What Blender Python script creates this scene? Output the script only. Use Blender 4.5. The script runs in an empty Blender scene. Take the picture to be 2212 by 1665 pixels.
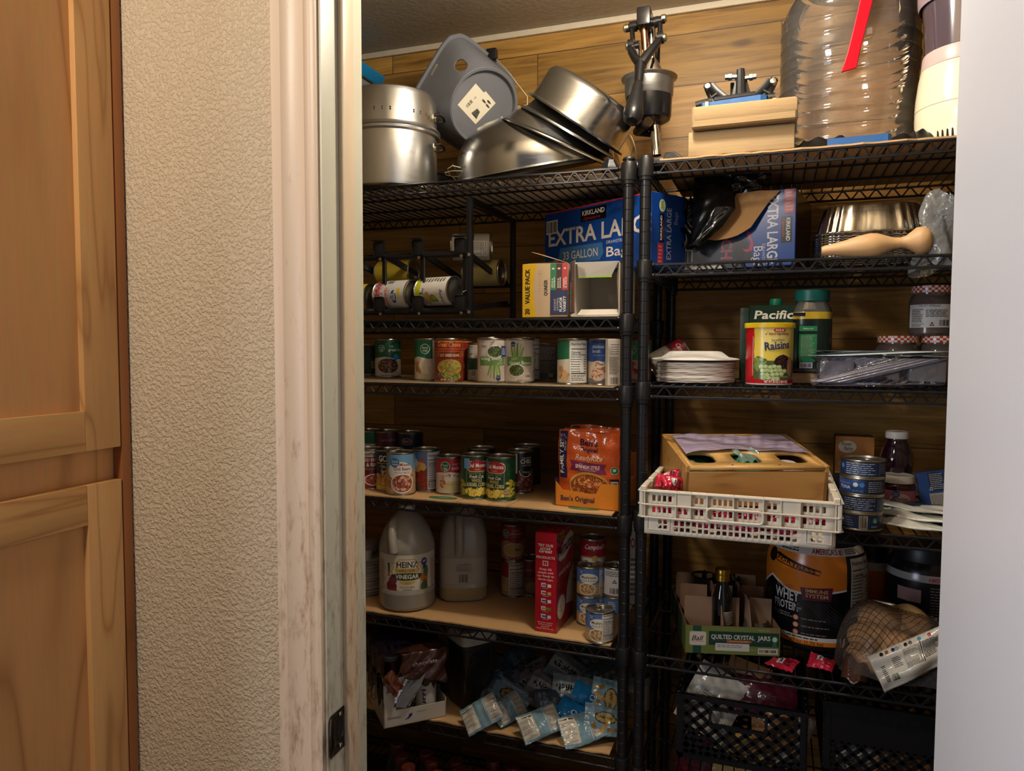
import bpy, bmesh, math, random
from math import sin, cos, pi, radians as rad
from mathutils import Vector, Matrix
random.seed(11)
C = bpy.context.scene.collection
sc = bpy.context.scene
# ------------------------------------------------------------------ camera
F = 1580.0; IW, IH = 2212, 1665
cam_d = bpy.data.cameras.new('camera'); cam = bpy.data.objects.new('camera', cam_d); C.objects.link(cam)
yaw, pitch, roll = rad(19.7), rad(3.15), rad(0.2)
fw = Vector((-sin(yaw)*cos(pitch), cos(yaw)*cos(pitch), -sin(pitch)))
rt = Vector((cos(yaw), sin(yaw), 0)); up = rt.cross(fw)
r2 = cos(roll)*rt + sin(roll)*up; u2 = -sin(roll)*rt + cos(roll)*up
EYE = Vector((0, 0, 1.40))
M = Matrix((r2, u2, -fw)).transposed().to_4x4(); M.translation = EYE
cam.matrix_world = M
cam_d.sensor_fit = 'HORIZONTAL'; cam_d.sensor_width = 36.0; cam_d.lens = 36.0*F/IW
cam_d.clip_start = 0.02
sc.camera = cam
sc.view_settings.view_transform = 'Standard'; sc.view_settings.look = 'None'
sc.view_settings.gamma = 1.0; sc.view_settings.use_curve_mapping = False
sc.view_settings.exposure = 0.12
def ray(x, y): return r2*((x-IW/2)/F) + u2*((IH/2-y)/F) + fw
def on_y(x, y, Y):
    d = ray(x, y); return EYE + d*((Y-EYE.y)/d.y)
def on_z(x, y, Z):
    d = ray(x, y); return EYE + d*((Z-EYE.z)/d.z)
def on_x(x, y, X):
    d = ray(x, y); return EYE + d*((X-EYE.x)/d.x)
def seat(x, y, Z, r):
    """floor-plan centre of a round thing of radius r whose nearest base point is seen at x, y on height Z"""
    p = on_z(x, y, Z); d = Vector((p.x-EYE.x, p.y-EYE.y, 0)).normalized()
    return p + d*r
def face_cam(p): return math.atan2(-(EYE.x-p.x), (EYE.y-p.y)*-1) if False else math.atan2(p.x-EYE.x, -(p.y-EYE.y)) + pi
# ------------------------------------------------------------------ colour / materials
def lin(c):
    if isinstance(c, str):
        c = c.lstrip('#'); c = [int(c[i:i+2], 16)/255 for i in (0, 2, 4)]
    return tuple((v/12.92 if v <= .04045 else ((v+.055)/1.055)**2.4) for v in c[:3])
MATS = {}
def nmat(name):
    m = bpy.data.materials.new(name); m.use_nodes = True; MATS[name] = m
    nt = m.node_tree; b = nt.nodes['Principled BSDF']
    return m, nt, b
def N(nt, kind, **kw):
    n = nt.nodes.new(kind)
    for k, v in kw.items():
        if k in n.inputs: n.inputs[k].default_value = v
        else: setattr(n, k, v)
    return n
def L(nt, a, ao, b, bi): nt.links.new(a.outputs[ao], b.inputs[bi])
def add_bump(nt, b, scale, strength, dist=.001, detail=3, coord='Object', stretch=None):
    tc = N(nt, 'ShaderNodeTexCoord'); n = N(nt, 'ShaderNodeTexNoise', Scale=scale, Detail=detail)
    src = (tc, coord)
    if stretch:
        mp = N(nt, 'ShaderNodeMapping'); mp.inputs['Scale'].default_value = stretch
        L(nt, tc, coord, mp, 'Vector'); src = (mp, 'Vector')
    L(nt, src[0], src[1], n, 'Vector')
    bp = N(nt, 'ShaderNodeBump', Strength=strength, Distance=dist); L(nt, n, 'Fac', bp, 'Height'); L(nt, bp, 'Normal', b, 'Normal')
    return n
def plain(name, col, rough=.5, metal=0, bump=None, var=0, spec=None, trans=0, ior=1.45, alpha=1, coat=0, vscale=30):
    if name in MATS: return MATS[name]
    m, nt, b = nmat(name)
    b.inputs['Base Color'].default_value = (*lin(col), 1); b.inputs['Roughness'].default_value = rough
    b.inputs['Metallic'].default_value = metal; b.inputs['IOR'].default_value = ior
    if trans: b.inputs['Transmission Weight'].default_value = trans
    if alpha < 1: b.inputs['Alpha'].default_value = alpha
    if coat: b.inputs['Coat Weight'].default_value = coat
    if spec is not None: b.inputs['Specular IOR Level'].default_value = spec
    if bump: add_bump(nt, b, *bump)
    if var:
        tc = N(nt, 'ShaderNodeTexCoord'); n = N(nt, 'ShaderNodeTexNoise', Scale=vscale, Detail=4)
        L(nt, tc, 'Object', n, 'Vector')
        mx = N(nt, 'ShaderNodeMix', data_type='RGBA'); L(nt, n, 'Fac', mx, 'Factor')
        c = lin(col); mx.inputs['A'].default_value = (*[v*(1-var) for v in c], 1); mx.inputs['B'].default_value = (*[min(1, v*(1+var)) for v in c], 1)
        L(nt, mx, 'Result', b, 'Base Color')
    return m
def inked(name, rough=.5, bump=None, coat=0, metal=0):
    if name in MATS: return MATS[name]
    m, nt, b = nmat(name)
    a = N(nt, 'ShaderNodeAttribute', attribute_name='ink'); L(nt, a, 'Color', b, 'Base Color')
    b.inputs['Roughness'].default_value = rough; b.inputs['Coat Weight'].default_value = coat; b.inputs['Metallic'].default_value = metal
    if bump: add_bump(nt, b, *bump)
    return m
def wood(name, c1, c2, c3, axis='Z', scale=1.0, rough=.45, ring=9, bump=.1):
    if name in MATS: return MATS[name]
    m, nt, b = nmat(name)
    tc = N(nt, 'ShaderNodeTexCoord'); mp = N(nt, 'ShaderNodeMapping')
    st = {'X': (.10, 1, 1), 'Y': (1, .10, 1), 'Z': (1, 1, .10)}[axis]
    mp.inputs['Scale'].default_value = [s*scale for s in st]; L(nt, tc, 'Object', mp, 'Vector')
    n1 = N(nt, 'ShaderNodeTexNoise', Scale=ring, Detail=2, Distortion=.6); L(nt, mp, 'Vector', n1, 'Vector')
    mu = N(nt, 'ShaderNodeMath', operation='MULTIPLY'); mu.inputs[1].default_value = 12; L(nt, n1, 'Fac', mu, 0)
    fr = N(nt, 'ShaderNodeMath', operation='PINGPONG'); fr.inputs[1].default_value = 1; L(nt, mu, 'Value', fr, 0)
    pw = N(nt, 'ShaderNodeMath', operation='POWER'); pw.inputs[1].default_value = 5; L(nt, fr, 'Value', pw, 0)
    n2 = N(nt, 'ShaderNodeTexNoise', Scale=160, Detail=3); L(nt, mp, 'Vector', n2, 'Vector')
    n3 = N(nt, 'ShaderNodeTexNoise', Scale=4, Detail=2); L(nt, mp, 'Vector', n3, 'Vector')
    m1 = N(nt, 'ShaderNodeMix', data_type='RGBA'); L(nt, n3, 'Fac', m1, 'Factor')
    m1.inputs['A'].default_value = (*lin(c1), 1); m1.inputs['B'].default_value = (*lin(c2), 1)
    m2 = N(nt, 'ShaderNodeMix', data_type='RGBA'); m2.inputs['B'].default_value = (*lin(c3), 1); L(nt, m1, 'Result', m2, 'A')
    ma = N(nt, 'ShaderNodeMath', operation='MULTIPLY'); ma.inputs[1].default_value = .75; L(nt, pw, 'Value', ma, 0); L(nt, ma, 'Value', m2, 'Factor')
    m3 = N(nt, 'ShaderNodeMix', data_type='RGBA', blend_type='MULTIPLY'); m3.inputs['Factor'].default_value = .22
    L(nt, m2, 'Result', m3, 'A'); L(nt, n2, 'Color', m3, 'B'); L(nt, m3, 'Result', b, 'Base Color')
    b.inputs['Roughness'].default_value = rough
    bp = N(nt, 'ShaderNodeBump', Strength=bump, Distance=.001); L(nt, n2, 'Fac', bp, 'Height'); L(nt, bp, 'Normal', b, 'Normal')
    return m
# ------------------------------------------------------------------ flat print (mm units) laid on surfaces
TXT = {}
def glyphs(s, bold, shear):
    bold = min(bold, .022); k = (s, bold, shear)
    if k not in TXT:
        cu = bpy.data.curves.new('lettering', 'FONT'); cu.body = s; cu.size = 1; cu.shear = shear; cu.offset = bold; cu.resolution_u = 2
        cu.fill_mode = 'FRONT'
        o = bpy.data.objects.new('lettering', cu); C.objects.link(o)
        dg = bpy.context.evaluated_depsgraph_get(); me = o.evaluated_get(dg).to_mesh()
        vs = [(v.co.x, v.co.y) for v in me.vertices]; fs = [tuple(p.vertices) for p in me.polygons]
        o.evaluated_get(dg).to_mesh_clear(); bpy.data.objects.remove(o); bpy.data.curves.remove(cu)
        if not vs: vs = [(0, 0), (1, 0), (0, 1)]; fs = []
        x0 = min(v[0] for v in vs); x1 = max(v[0] for v in vs)
        TXT[k] = ([(v[0]-x0, v[1]) for v in vs], fs, x1-x0)
    return TXT[k]
class Art:
    def __init__(s): s.items = []
    def add(s, vs, fs, c): s.items.append((vs, fs, lin(c))); return s
    def rect(s, x0, y0, x1, y1, c): return s.add([(x0, y0), (x1, y0), (x1, y1), (x0, y1)], [(0, 1, 2, 3)], c)
    def poly(s, pts, c): return s.add(list(pts), [tuple(range(len(pts)))], c)
    def ell(s, cx, cy, rx, ry, c, n=28, a0=0, a1=2*pi):
        return s.poly([(cx+rx*cos(a0+(a1-a0)*i/n), cy+ry*sin(a0+(a1-a0)*i/n)) for i in range(n + (1 if a1-a0 < 6.28 else 0))], c)
    def rrect(s, x0, y0, x1, y1, r, c):
        p = []
        for cx, cy, a in ((x1-r, y1-r, 0), (x0+r, y1-r, pi/2), (x0+r, y0+r, pi), (x1-r, y0+r, 1.5*pi)):
            p += [(cx+r*cos(a+i*pi/8), cy+r*sin(a+i*pi/8)) for i in range(5)]
        return s.poly(p, c)
    def text(s, t, x, y, h, c, w=None, bold=0, shear=0, al='C', rot=0, flip=False):
        """cap height h, optional total width w, (x, y) = baseline anchor"""
        vs, fs, tw = glyphs(t, bold, shear); k = h/.70; kx = (w/tw if w else k)
        ox = {'C': -tw/2, 'L': 0, 'R': -tw}[al]; ca, sa = cos(rot), sin(rot); out = []
        for vx, vy in vs:
            a, b = (vx+ox)*kx, vy*k
            if flip: a, b = -a, -b
            out.append((x+a*ca-b*sa, y+a*sa+b*ca))
        return s.add(out, fs, c)
    def lines(s, x0, y0, x1, y1, n, c, fill=.55, ragged=.25, words=True):
        st = (y1-y0)/n; vs = []; fs = []
        for i in range(n):
            yb = y1-(i+.5)*st; xe = x1-(x1-x0)*random.random()*ragged; x = x0
            while x < xe:
                wl = (x1-x0)*random.uniform(.08, .22) if words else xe-x
                e = min(x+wl, xe); k = len(vs)
                vs += [(x, yb-st*fill/2), (e, yb-st*fill/2), (e, yb+st*fill/2), (x, yb+st*fill/2)]; fs.append((k, k+1, k+2, k+3))
                x = e + (x1-x0)*.03
        return s.add(vs, fs, c)
    def bars(s, x0, y0, x1, y1, bg='f4f4f0', fg='141414', pad=.08):
        s.rect(x0, y0, x1, y1, bg); p = (x1-x0)*pad; x = x0+p; vs = []; fs = []; R = random.Random(5)
        u = (x1-x0-2*p)/46
        while x < x1-p-u:
            w = u*R.choice((1, 1, 2, 3)); k = len(vs)
            vs += [(x, y0+p), (x+w, y0+p), (x+w, y1-p), (x, y1-p)]; fs.append((k, k+1, k+2, k+3)); x += w+u*R.choice((1, 1, 2))
        return s.add(vs, fs, fg)
    def facts(s, x0, y0, x1, y1, bg='f3f1ea', fg='1c1c1c'):
        h = y1-y0; w = x1-x0
        s.rect(x0, y0, x1, y1, bg); s.text('Nutrition Facts', x0+w*.06, y1-h*.11, h*.062, fg, w=w*.86, bold=.02, al='L')
        s.rect(x0+w*.06, y1-h*.21, x1-w*.06, y1-h*.19, fg); s.text('Calories', x0+w*.06, y1-h*.31, h*.06, fg, w=w*.5, bold=.02, al='L')
        s.rect(x0+w*.06, y1-h*.345, x1-w*.06, y1-h*.33, fg)
        s.lines(x0+w*.06, y0+h*.24, x0+w*.62, y1-h*.36, 7, fg, fill=.3); s.lines(x0+w*.78, y0+h*.24, x1-w*.06, y1-h*.36, 7, fg, fill=.3)
        s.rect(x0+w*.06, y0+h*.21, x1-w*.06, y0+h*.235, fg); return s.lines(x0+w*.06, y0+h*.04, x1-w*.06, y0+h*.2, 4, fg, fill=.35)
    def blobs(s, cx, cy, rx, ry, n, sz, cols, asp=1.0, seed=1, a0=0, a1=2*pi, rotj=pi):
        R = random.Random(seed)
        for k, c in enumerate(cols):
            vs = []; fs = []
            for i in range(max(1, n//len(cols))):
                a = R.uniform(a0, a1); q = math.sqrt(R.random()); x = cx+rx*q*cos(a); y = cy+ry*q*sin(a); ro = R.uniform(-rotj, rotj); z = sz*R.uniform(.75, 1.2)
                b = len(vs)
                for j in range(8):
                    t = j*pi/4; ex, ey = z*cos(t), z*asp*sin(t); vs.append((x+ex*cos(ro)-ey*sin(ro), y+ex*sin(ro)+ey*cos(ro)))
                fs.append(tuple(range(b, b+8)))
            s.add(vs, fs, c)
        return s
    def scale(s, sx, sy, cx, cy): s.items = [([(cx+(x-cx)*sx, cy+(y-cy)*sy) for x, y in vs], fs, c) for vs, fs, c in s.items]; return s
    def bowl(s, cx, cy, rx, ry, cols, rim='efe7d6', n=90, sz=2.2, asp=.7, base=None, seed=1):
        s.ell(cx, cy, rx, ry, rim); s.ell(cx, cy, rx*.9, ry*.86, base or cols[0]); return s.blobs(cx, cy, rx*.84, ry*.78, n, sz, cols, asp, seed)
    def badge(s, t1, t2, cx, cy, r, bg, fg, ring=None):
        s.ell(cx, cy, r, r, ring or fg); s.ell(cx, cy, r*.9, r*.9, bg)
        if t2: s.text(t1, cx, cy+r*.06, r*.42, fg, bold=.01); return s.text(t2, cx, cy-r*.52, r*.42, fg, bold=.01)
        return s.text(t1, cx, cy-r*.25, r*.5, fg, w=r*1.5, bold=.01)
# ------------------------------------------------------------------ mesh builder
WHITE = (1, 1, 1)
class MB:
    def __init__(s): s.v = []; s.f = []; s.c = []; s.m = []
    def raw(s, vs, fs, c=WHITE, mi=0):
        b = len(s.v); s.v += [tuple(v) for v in vs]; c = lin(c) if isinstance(c, str) else c
        for f in fs: s.f.append(tuple(b+i for i in f)); s.c.append(c); s.m.append(mi)
        return s
    def bm(s, bm, c=WHITE, mi=0, mat=None):
        bm.verts.index_update()
        s.raw([(mat @ v.co if mat else v.co) for v in bm.verts], [[v.index for v in f.verts] for f in bm.faces], c, mi); bm.free(); return s
    def box(s, c0, sz, col=WHITE, bev=0, mi=0, mat=None, seg=2):
        bm = bmesh.new(); bmesh.ops.create_cube(bm, size=1)
        for v in bm.verts: v.co = Vector((v.co.x*sz[0]+c0[0], v.co.y*sz[1]+c0[1], v.co.z*sz[2]+c0[2]))
        if bev: bmesh.ops.bevel(bm, geom=bm.edges[:], offset=bev, segments=seg, affect='EDGES', profile=.6)
        return s.bm(bm, col, mi, mat)
    def lathe(s, prof, n=32, c0=(0, 0, 0), col=WHITE, mi=0, mat=None, sq=None, a0=0, a1=2*pi):
        """prof: list of (r, z[, colour]); r=0 ends close; sq = superellipse (sx, sy, power)"""
        full = abs(a1-a0-2*pi) < 1e-6; k = n if full else n+1; vs = []
        for p in prof:
            for i in range(k):
                a = a0+(a1-a0)*i/n; x, y = cos(a), sin(a)
                if sq:
                    e = 2/sq[2]; x = math.copysign(abs(x)**e, x)*sq[0]; y = math.copysign(abs(y)**e, y)*sq[1]
                v = Vector((c0[0]+p[0]*x, c0[1]+p[0]*y, c0[2]+p[1])); vs.append(mat @ v if mat else v)
        for j in range(len(prof)-1):
            cc = prof[j][2] if len(prof[j]) > 2 else col; fs = []
            for i in range(n):
                i2 = (i+1) % k; a, b, c, d = j*k+i, j*k+i2, (j+1)*k+i2, (j+1)*k+i
                if prof[j][0] == 0: fs.append((a, c, d))
                elif prof[j+1][0] == 0: fs.append((a, b, c))
                else: fs.append((a, b, c, d))
            b0 = len(s.v)
            if j == 0: base = b0; s.v += [tuple(v) for v in vs]
            cl = lin(cc) if isinstance(cc, str) else cc
            for f in fs: s.f.append(tuple(base+i for i in f)); s.c.append(cl); s.m.append(mi)
        return s
    def tube(s, pts, r, n=6, col=WHITE, mi=0, closed=False, cap=True, flat=None):
        pts = [Vector(p) for p in pts]; k = len(pts); vs = []; rs = r if isinstance(r, (list, tuple)) else [r]*k
        up0 = Vector((0, 0, 1)); prev = None
        for i, p in enumerate(pts):
            a = pts[(i-1) % k] if (i or closed) else p; b = pts[(i+1) % k] if (i < k-1 or closed) else p
            t = (b-a).normalized() if (b-a).length > 1e-9 else Vector((0, 0, 1))
            if prev is None:
                q = up0 if abs(t.z) < .9 else Vector((0, 1, 0)); x = t.cross(q).normalized()
            else: x = (prev - t*prev.dot(t)); x = x.normalized() if x.length > 1e-6 else t.orthogonal().normalized()
            prev = x; y = t.cross(x)
            for j in range(n):
                an = 2*pi*(j+.5)/n; vs.append(p + (x*cos(an)*rs[i]) + (y*sin(an)*rs[i]*(flat or 1)))
        fs = []
        for i in range(k if closed else k-1):
            i2 = (i+1) % k
            for j in range(n): fs.append((i*n+j, i*n+(j+1) % n, i2*n+(j+1) % n, i2*n+j))
        if cap and not closed: fs += [tuple(range(n-1, -1, -1)), tuple(range((k-1)*n, k*n))]
        return s.raw(vs, fs, col, mi)
    def prism(s, pts, z0, z1, col=WHITE, mi=0, mat=None):
        n = len(pts); vs = [(x, y, z0) for x, y in pts]+[(x, y, z1) for x, y in pts]
        if mat: vs = [mat @ Vector(v) for v in vs]
        return s.raw(vs, [tuple(range(n-1, -1, -1)), tuple(range(n, 2*n))]+[(i, (i+1) % n, n+(i+1) % n, n+i) for i in range(n)], col, mi)
    def grid(s, fn, nu, nv, col=WHITE, mi=0, colfn=None):
        vs = [fn(i/nu, j/nv) for j in range(nv+1) for i in range(nu+1)]; b = len(s.v); s.v += [tuple(v) for v in vs]
        for j in range(nv):
            for i in range(nu):
                a = j*(nu+1)+i; s.f.append((b+a, b+a+1, b+a+nu+2, b+a+nu+1))
                cc = colfn((i+.5)/nu, (j+.5)/nv) if colfn else col
                s.c.append(lin(cc) if isinstance(cc, str) else cc); s.m.append(mi)
        return s
    def art(s, art, fn, du=None, dv=None, off=.00025, step=.00003, mi=0, clip=None):
        """fn(u, v, o) with u, v, o in metres -> point; du, dv cut the print so that it follows a curve; clip = (u0, u1, v0, v1) in mm"""
        o = off
        for vs, fs, c in art.items:
            o += step
            if not fs: continue
            us = [v[0] for v in vs]; ws = [v[1] for v in vs]
            need = (du and max(us)-min(us) > du) or (dv and max(ws)-min(ws) > dv) or (clip and (min(us) < clip[0] or max(us) > clip[1] or min(ws) < clip[2] or max(ws) > clip[3]))
            if need:
                bm = bmesh.new(); bv = [bm.verts.new((v[0], v[1], 0)) for v in vs]
                for f in fs:
                    try: bm.faces.new([bv[i] for i in f])
                    except ValueError: pass
                def cut(x, ax, side=0):
                    g = bm.verts[:]+bm.edges[:]+bm.faces[:]
                    pc = (x, 0, 0) if ax == 0 else (0, x, 0); pn = (1, 0, 0) if ax == 0 else (0, 1, 0)
                    bmesh.ops.bisect_plane(bm, geom=g, dist=1e-5, plane_co=pc, plane_no=pn, clear_outer=side > 0, clear_inner=side < 0)
                if clip:
                    cut(clip[0], 0, -1); cut(clip[1], 0, 1); cut(clip[2], 1, -1); cut(clip[3], 1, 1)
                for d, ax, ar in ((du, 0, us), (dv, 1, ws)):
                    if d:
                        k = math.ceil(min(ar)/d+1e-6)
                        while k*d < max(ar)-1e-6: cut(k*d, ax); k += 1
                bm.verts.index_update(); vs2 = [(v.co.x, v.co.y) for v in bm.verts]; fs2 = [[v.index for v in f.verts] for f in bm.faces]; bm.free()
            else: vs2, fs2 = vs, fs
            s.raw([fn(v[0]*.001, v[1]*.001, o) for v in vs2], fs2, c, mi)
        return s
    def obj(s, name, mats, parent=None, smooth=35, loc=None, mods=None):
        me = bpy.data.meshes.new(name); me.from_pydata(s.v, [], s.f)
        if not isinstance(mats, (list, tuple)): mats = [mats]
        for m in mats: me.materials.append(m)
        me.polygons.foreach_set('material_index', s.m)
        a = me.attributes.new('ink', 'FLOAT_COLOR', 'CORNER'); buf = []
        for f, c in zip(s.f, s.c): buf += [c[0], c[1], c[2], 1.0]*len(f)
        a.data.foreach_set('color', buf)
        if smooth:
            me.shade_smooth(); me.set_sharp_from_angle(angle=rad(smooth))
        me.update(); me.validate()
        o = bpy.data.objects.new(name, me); C.objects.link(o)
        if parent: o.parent = parent
        if loc: o.location = loc
        for m in (mods or []):
            md = o.modifiers.new(m[0].title(), m[0])
            for k, v in m[1].items(): setattr(md, k, v)
        return o
def plane_fn(o, u, v):
    o, u, v = Vector(o), Vector(u).normalized(), Vector(v).normalized(); n = u.cross(v)
    return lambda a, b, e: o+u*a+v*b+n*e
def cyl_fn(r, ph=0): return lambda a, b, e: ((r+e)*sin(a/r+ph), -(r+e)*cos(a/r+ph), b)
def tag(o, label, cat, group=None, kind=None):
    o['label'] = label; o['category'] = cat
    if group: o['group'] = group
    if kind: o['kind'] = kind
    return o
def thing(name, label, cat, loc=(0, 0, 0), rz=0, group=None, rot=None):
    o = bpy.data.objects.new(name, None); C.objects.link(o); o.empty_display_size = .02
    o.location = loc; o.rotation_euler = rot if rot else (0, 0, rz)
    return tag(o, label, cat, group)
def struct(mb, name, mats, smooth=35):
    o = mb.obj(name, mats, smooth=smooth); o['kind'] = 'structure'; return o
def look(p):
    """z rotation that turns a thing's -Y side towards the eye"""
    return math.atan2(p.x-EYE.x, -(p.y-EYE.y))+pi if False else math.atan2(-(p.x-EYE.x), (p.y-EYE.y))
# ------------------------------------------------------------------ the setting
YW = 0.965; XJ = -0.653; YJ = YW+.115; XR = 0.222; YB = 2.14; ZC = 2.345; HEAD = 2.05
XPL, XPR = -1.62, 0.98
# knockdown plaster
def plaster(name, col, sc1=95, st=1.0):
    m, nt, b = nmat(name); b.inputs['Base Color'].default_value = (*lin(col), 1); b.inputs['Roughness'].default_value = .6
    tc = N(nt, 'ShaderNodeTexCoord'); n = N(nt, 'ShaderNodeTexNoise', Scale=sc1, Detail=2.5, Roughness=.55, Distortion=.35); L(nt, tc, 'Object', n, 'Vector')
    r = N(nt, 'ShaderNodeMapRange', interpolation_type='SMOOTHSTEP'); r.inputs[1].default_value = .38; r.inputs[2].default_value = .66; L(nt, n, 'Fac', r, 0)
    bp = N(nt, 'ShaderNodeBump', Strength=st, Distance=.004); L(nt, r, 0, bp, 'Height'); L(nt, bp, 'Normal', b, 'Normal')
    return m
M_wall = plaster('kitchen_plaster', 'd8c4a4', 165, .6)
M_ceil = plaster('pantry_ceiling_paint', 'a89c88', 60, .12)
def planks():
    m, nt, b = nmat('acacia_planks')
    tc = N(nt, 'ShaderNodeTexCoord'); sx = N(nt, 'ShaderNodeSeparateXYZ'); L(nt, tc, 'Object', sx, 'Vector')
    cb = N(nt, 'ShaderNodeCombineXYZ'); L(nt, sx, 'X', cb, 'X'); L(nt, sx, 'Z', cb, 'Y')
    br = N(nt, 'ShaderNodeTexBrick', offset=.37, offset_frequency=2, squash=.8, squash_frequency=3)
    br.inputs['Scale'].default_value = 1; br.inputs['Brick Width'].default_value = .86; br.inputs['Row Height'].default_value = .142
    br.inputs['Mortar Size'].default_value = .0012; br.inputs['Mortar Smooth'].default_value = .3
    br.inputs['Color1'].default_value = (0, 0, 0, 1); br.inputs['Color2'].default_value = (1, 1, 1, 1); br.inputs['Mortar'].default_value = (.5, .5, .5, 1)
    L(nt, cb, 'Vector', br, 'Vector')
    mp = N(nt, 'ShaderNodeMapping'); mp.inputs['Scale'].default_value = (1.6, 1, 26)
    ad = N(nt, 'ShaderNodeVectorMath', operation='MULTIPLY_ADD'); ad.inputs[1].default_value = (7.1, 3.3, 5.7)
    L(nt, br, 'Color', ad, 0); L(nt, tc, 'Object', ad, 2); L(nt, ad, 'Vector', mp, 'Vector')
    n1 = N(nt, 'ShaderNodeTexNoise', Scale=2.2, Detail=6, Roughness=.6, Distortion=.7); L(nt, mp, 'Vector', n1, 'Vector')
    r1 = N(nt, 'ShaderNodeValToRGB'); e = r1.color_ramp.elements
    e[0].position = .28; e[0].color = (*lin('82663c'), 1); e[1].position = .72; e[1].color = (*lin('d2b272'), 1)
    x = e.new(.48); x.color = (*lin('b49452'), 1); L(nt, n1, 'Fac', r1, 'Fac')
    r2_ = N(nt, 'ShaderNodeValToRGB'); e = r2_.color_ramp.elements
    e[0].color = (*lin('bcaa80'), 1); e[1].color = (*lin('fff0d8'), 1); x = e.new(.4); x.color = (*lin('dcc8a8'), 1); x = e.new(.7); x.color = (*lin('f0d8b0'), 1); L(nt, br, 'Color', r2_, 'Fac')
    mm = N(nt, 'ShaderNodeMix', data_type='RGBA', blend_type='MULTIPLY'); mm.inputs['Factor'].default_value = 1; L(nt, r1, 'Color', mm, 'A'); L(nt, r2_, 'Color', mm, 'B')
    # knots
    mk = N(nt, 'ShaderNodeMapping'); mk.inputs['Scale'].default_value = (3.0, 1, 8.5); L(nt, ad, 'Vector', mk, 'Vector')
    vo = N(nt, 'ShaderNodeTexVoronoi', Scale=1.0); L(nt, mk, 'Vector', vo, 'Vector')
    mr = N(nt, 'ShaderNodeMapRange', interpolation_type='SMOOTHSTEP'); mr.inputs[1].default_value = .03; mr.inputs[2].default_value = .13; mr.inputs[3].default_value = .75; mr.inputs[4].default_value = 0; L(nt, vo, 'Distance', mr, 0)
    mk2 = N(nt, 'ShaderNodeMix', data_type='RGBA'); L(nt, mr, 0, mk2, 'Factor'); L(nt, mm, 'Result', mk2, 'A'); mk2.inputs['B'].default_value = (*lin('4a2c18'), 1)
    gm = N(nt, 'ShaderNodeMix', data_type='RGBA'); L(nt, br, 'Fac', gm, 'Factor'); L(nt, mk2, 'Result', gm, 'A'); gm.inputs['B'].default_value = (*lin('2c1a0e'), 1)
    L(nt, gm, 'Result', b, 'Base Color'); b.inputs['Roughness'].default_value = .5
    bp = N(nt, 'ShaderNodeBump', Strength=.25, Distance=.002); L(nt, n1, 'Fac', bp, 'Height'); L(nt, bp, 'Normal', b, 'Normal')
    return m
M_plank = planks()
def worn_paint(name, col, dirt, amt, rough=.4):
    """brush paint with brown rub marks whose own patchy shape thins out above hand height"""
    m, nt, b = nmat(name)
    tc = N(nt, 'ShaderNodeTexCoord'); mp = N(nt, 'ShaderNodeMapping'); mp.inputs['Scale'].default_value = (26, 26, 7.0); L(nt, tc, 'Object', mp, 'Vector')
    n = N(nt, 'ShaderNodeTexNoise', Scale=3, Detail=7, Roughness=.68); L(nt, mp, 'Vector', n, 'Vector')
    sx = N(nt, 'ShaderNodeSeparateXYZ'); L(nt, tc, 'Object', sx, 'Vector')
    hz = N(nt, 'ShaderNodeMapRange'); hz.inputs[1].default_value = 1.0; hz.inputs[2].default_value = 1.6; hz.inputs[3].default_value = .52; hz.inputs[4].default_value = .68; L(nt, sx, 'Z', hz, 0)
    th = N(nt, 'ShaderNodeMath', operation='SUBTRACT'); L(nt, n, 'Fac', th, 0); L(nt, hz, 0, th, 1)
    r = N(nt, 'ShaderNodeMapRange', interpolation_type='SMOOTHSTEP'); r.inputs[1].default_value = -.06; r.inputs[2].default_value = .22; r.inputs[4].default_value = amt; L(nt, th, 'Value', r, 0)
    mx = N(nt, 'ShaderNodeMix', data_type='RGBA'); L(nt, r, 0, mx, 'Factor'); mx.inputs['A'].default_value = (*lin(col), 1); mx.inputs['B'].default_value = (*lin(dirt), 1)
    L(nt, mx, 'Result', b, 'Base Color'); b.inputs['Roughness'].default_value = rough
    n2 = N(nt, 'ShaderNodeTexNoise', Scale=220, Detail=2); L(nt, tc, 'Object', n2, 'Vector')
    bp = N(nt, 'ShaderNodeBump', Strength=.12, Distance=.001); L(nt, n2, 'Fac', bp, 'Height'); L(nt, bp, 'Normal', b, 'Normal')
    return m
M_casing = worn_paint('casing_paint', 'e3c9ac', '9a6c48', .75)
M_jamb = worn_paint('jamb_paint', 'cfcab4', '7c6446', .7)
M_stop = worn_paint('stop_paint', 'e0c8a8', 'a06a3c', .9)
M_door = plain('white_door_paint', 'dfe0e6', .4, bump=(14, .06, .002, 4, 'Object', (9, 9, .6)))
mb = MB(); mb.box((-.3, .6, -.03), (5.6, 3.4+.8, .06)); struct(mb, 'floor', plain('floor_tile', '6a5844', .5, var=.15))
mb = MB(); mb.box(((XPL+XPR)/2, YB+.03, ZC/2), (XPR-XPL+.2, .06, ZC)); struct(mb, 'wall_back', M_plank)
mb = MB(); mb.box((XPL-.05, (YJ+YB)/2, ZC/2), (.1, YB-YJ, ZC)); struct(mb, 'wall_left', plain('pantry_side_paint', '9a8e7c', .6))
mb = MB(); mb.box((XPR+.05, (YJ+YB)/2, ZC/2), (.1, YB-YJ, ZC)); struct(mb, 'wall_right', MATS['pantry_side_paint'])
mb = MB(); mb.box(((XPL+XPR)/2, (YJ+YB)/2+.03, ZC+.03), (XPR-XPL+.2, YB-YJ+.06, .06)); struct(mb, 'ceiling', M_ceil)
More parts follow.
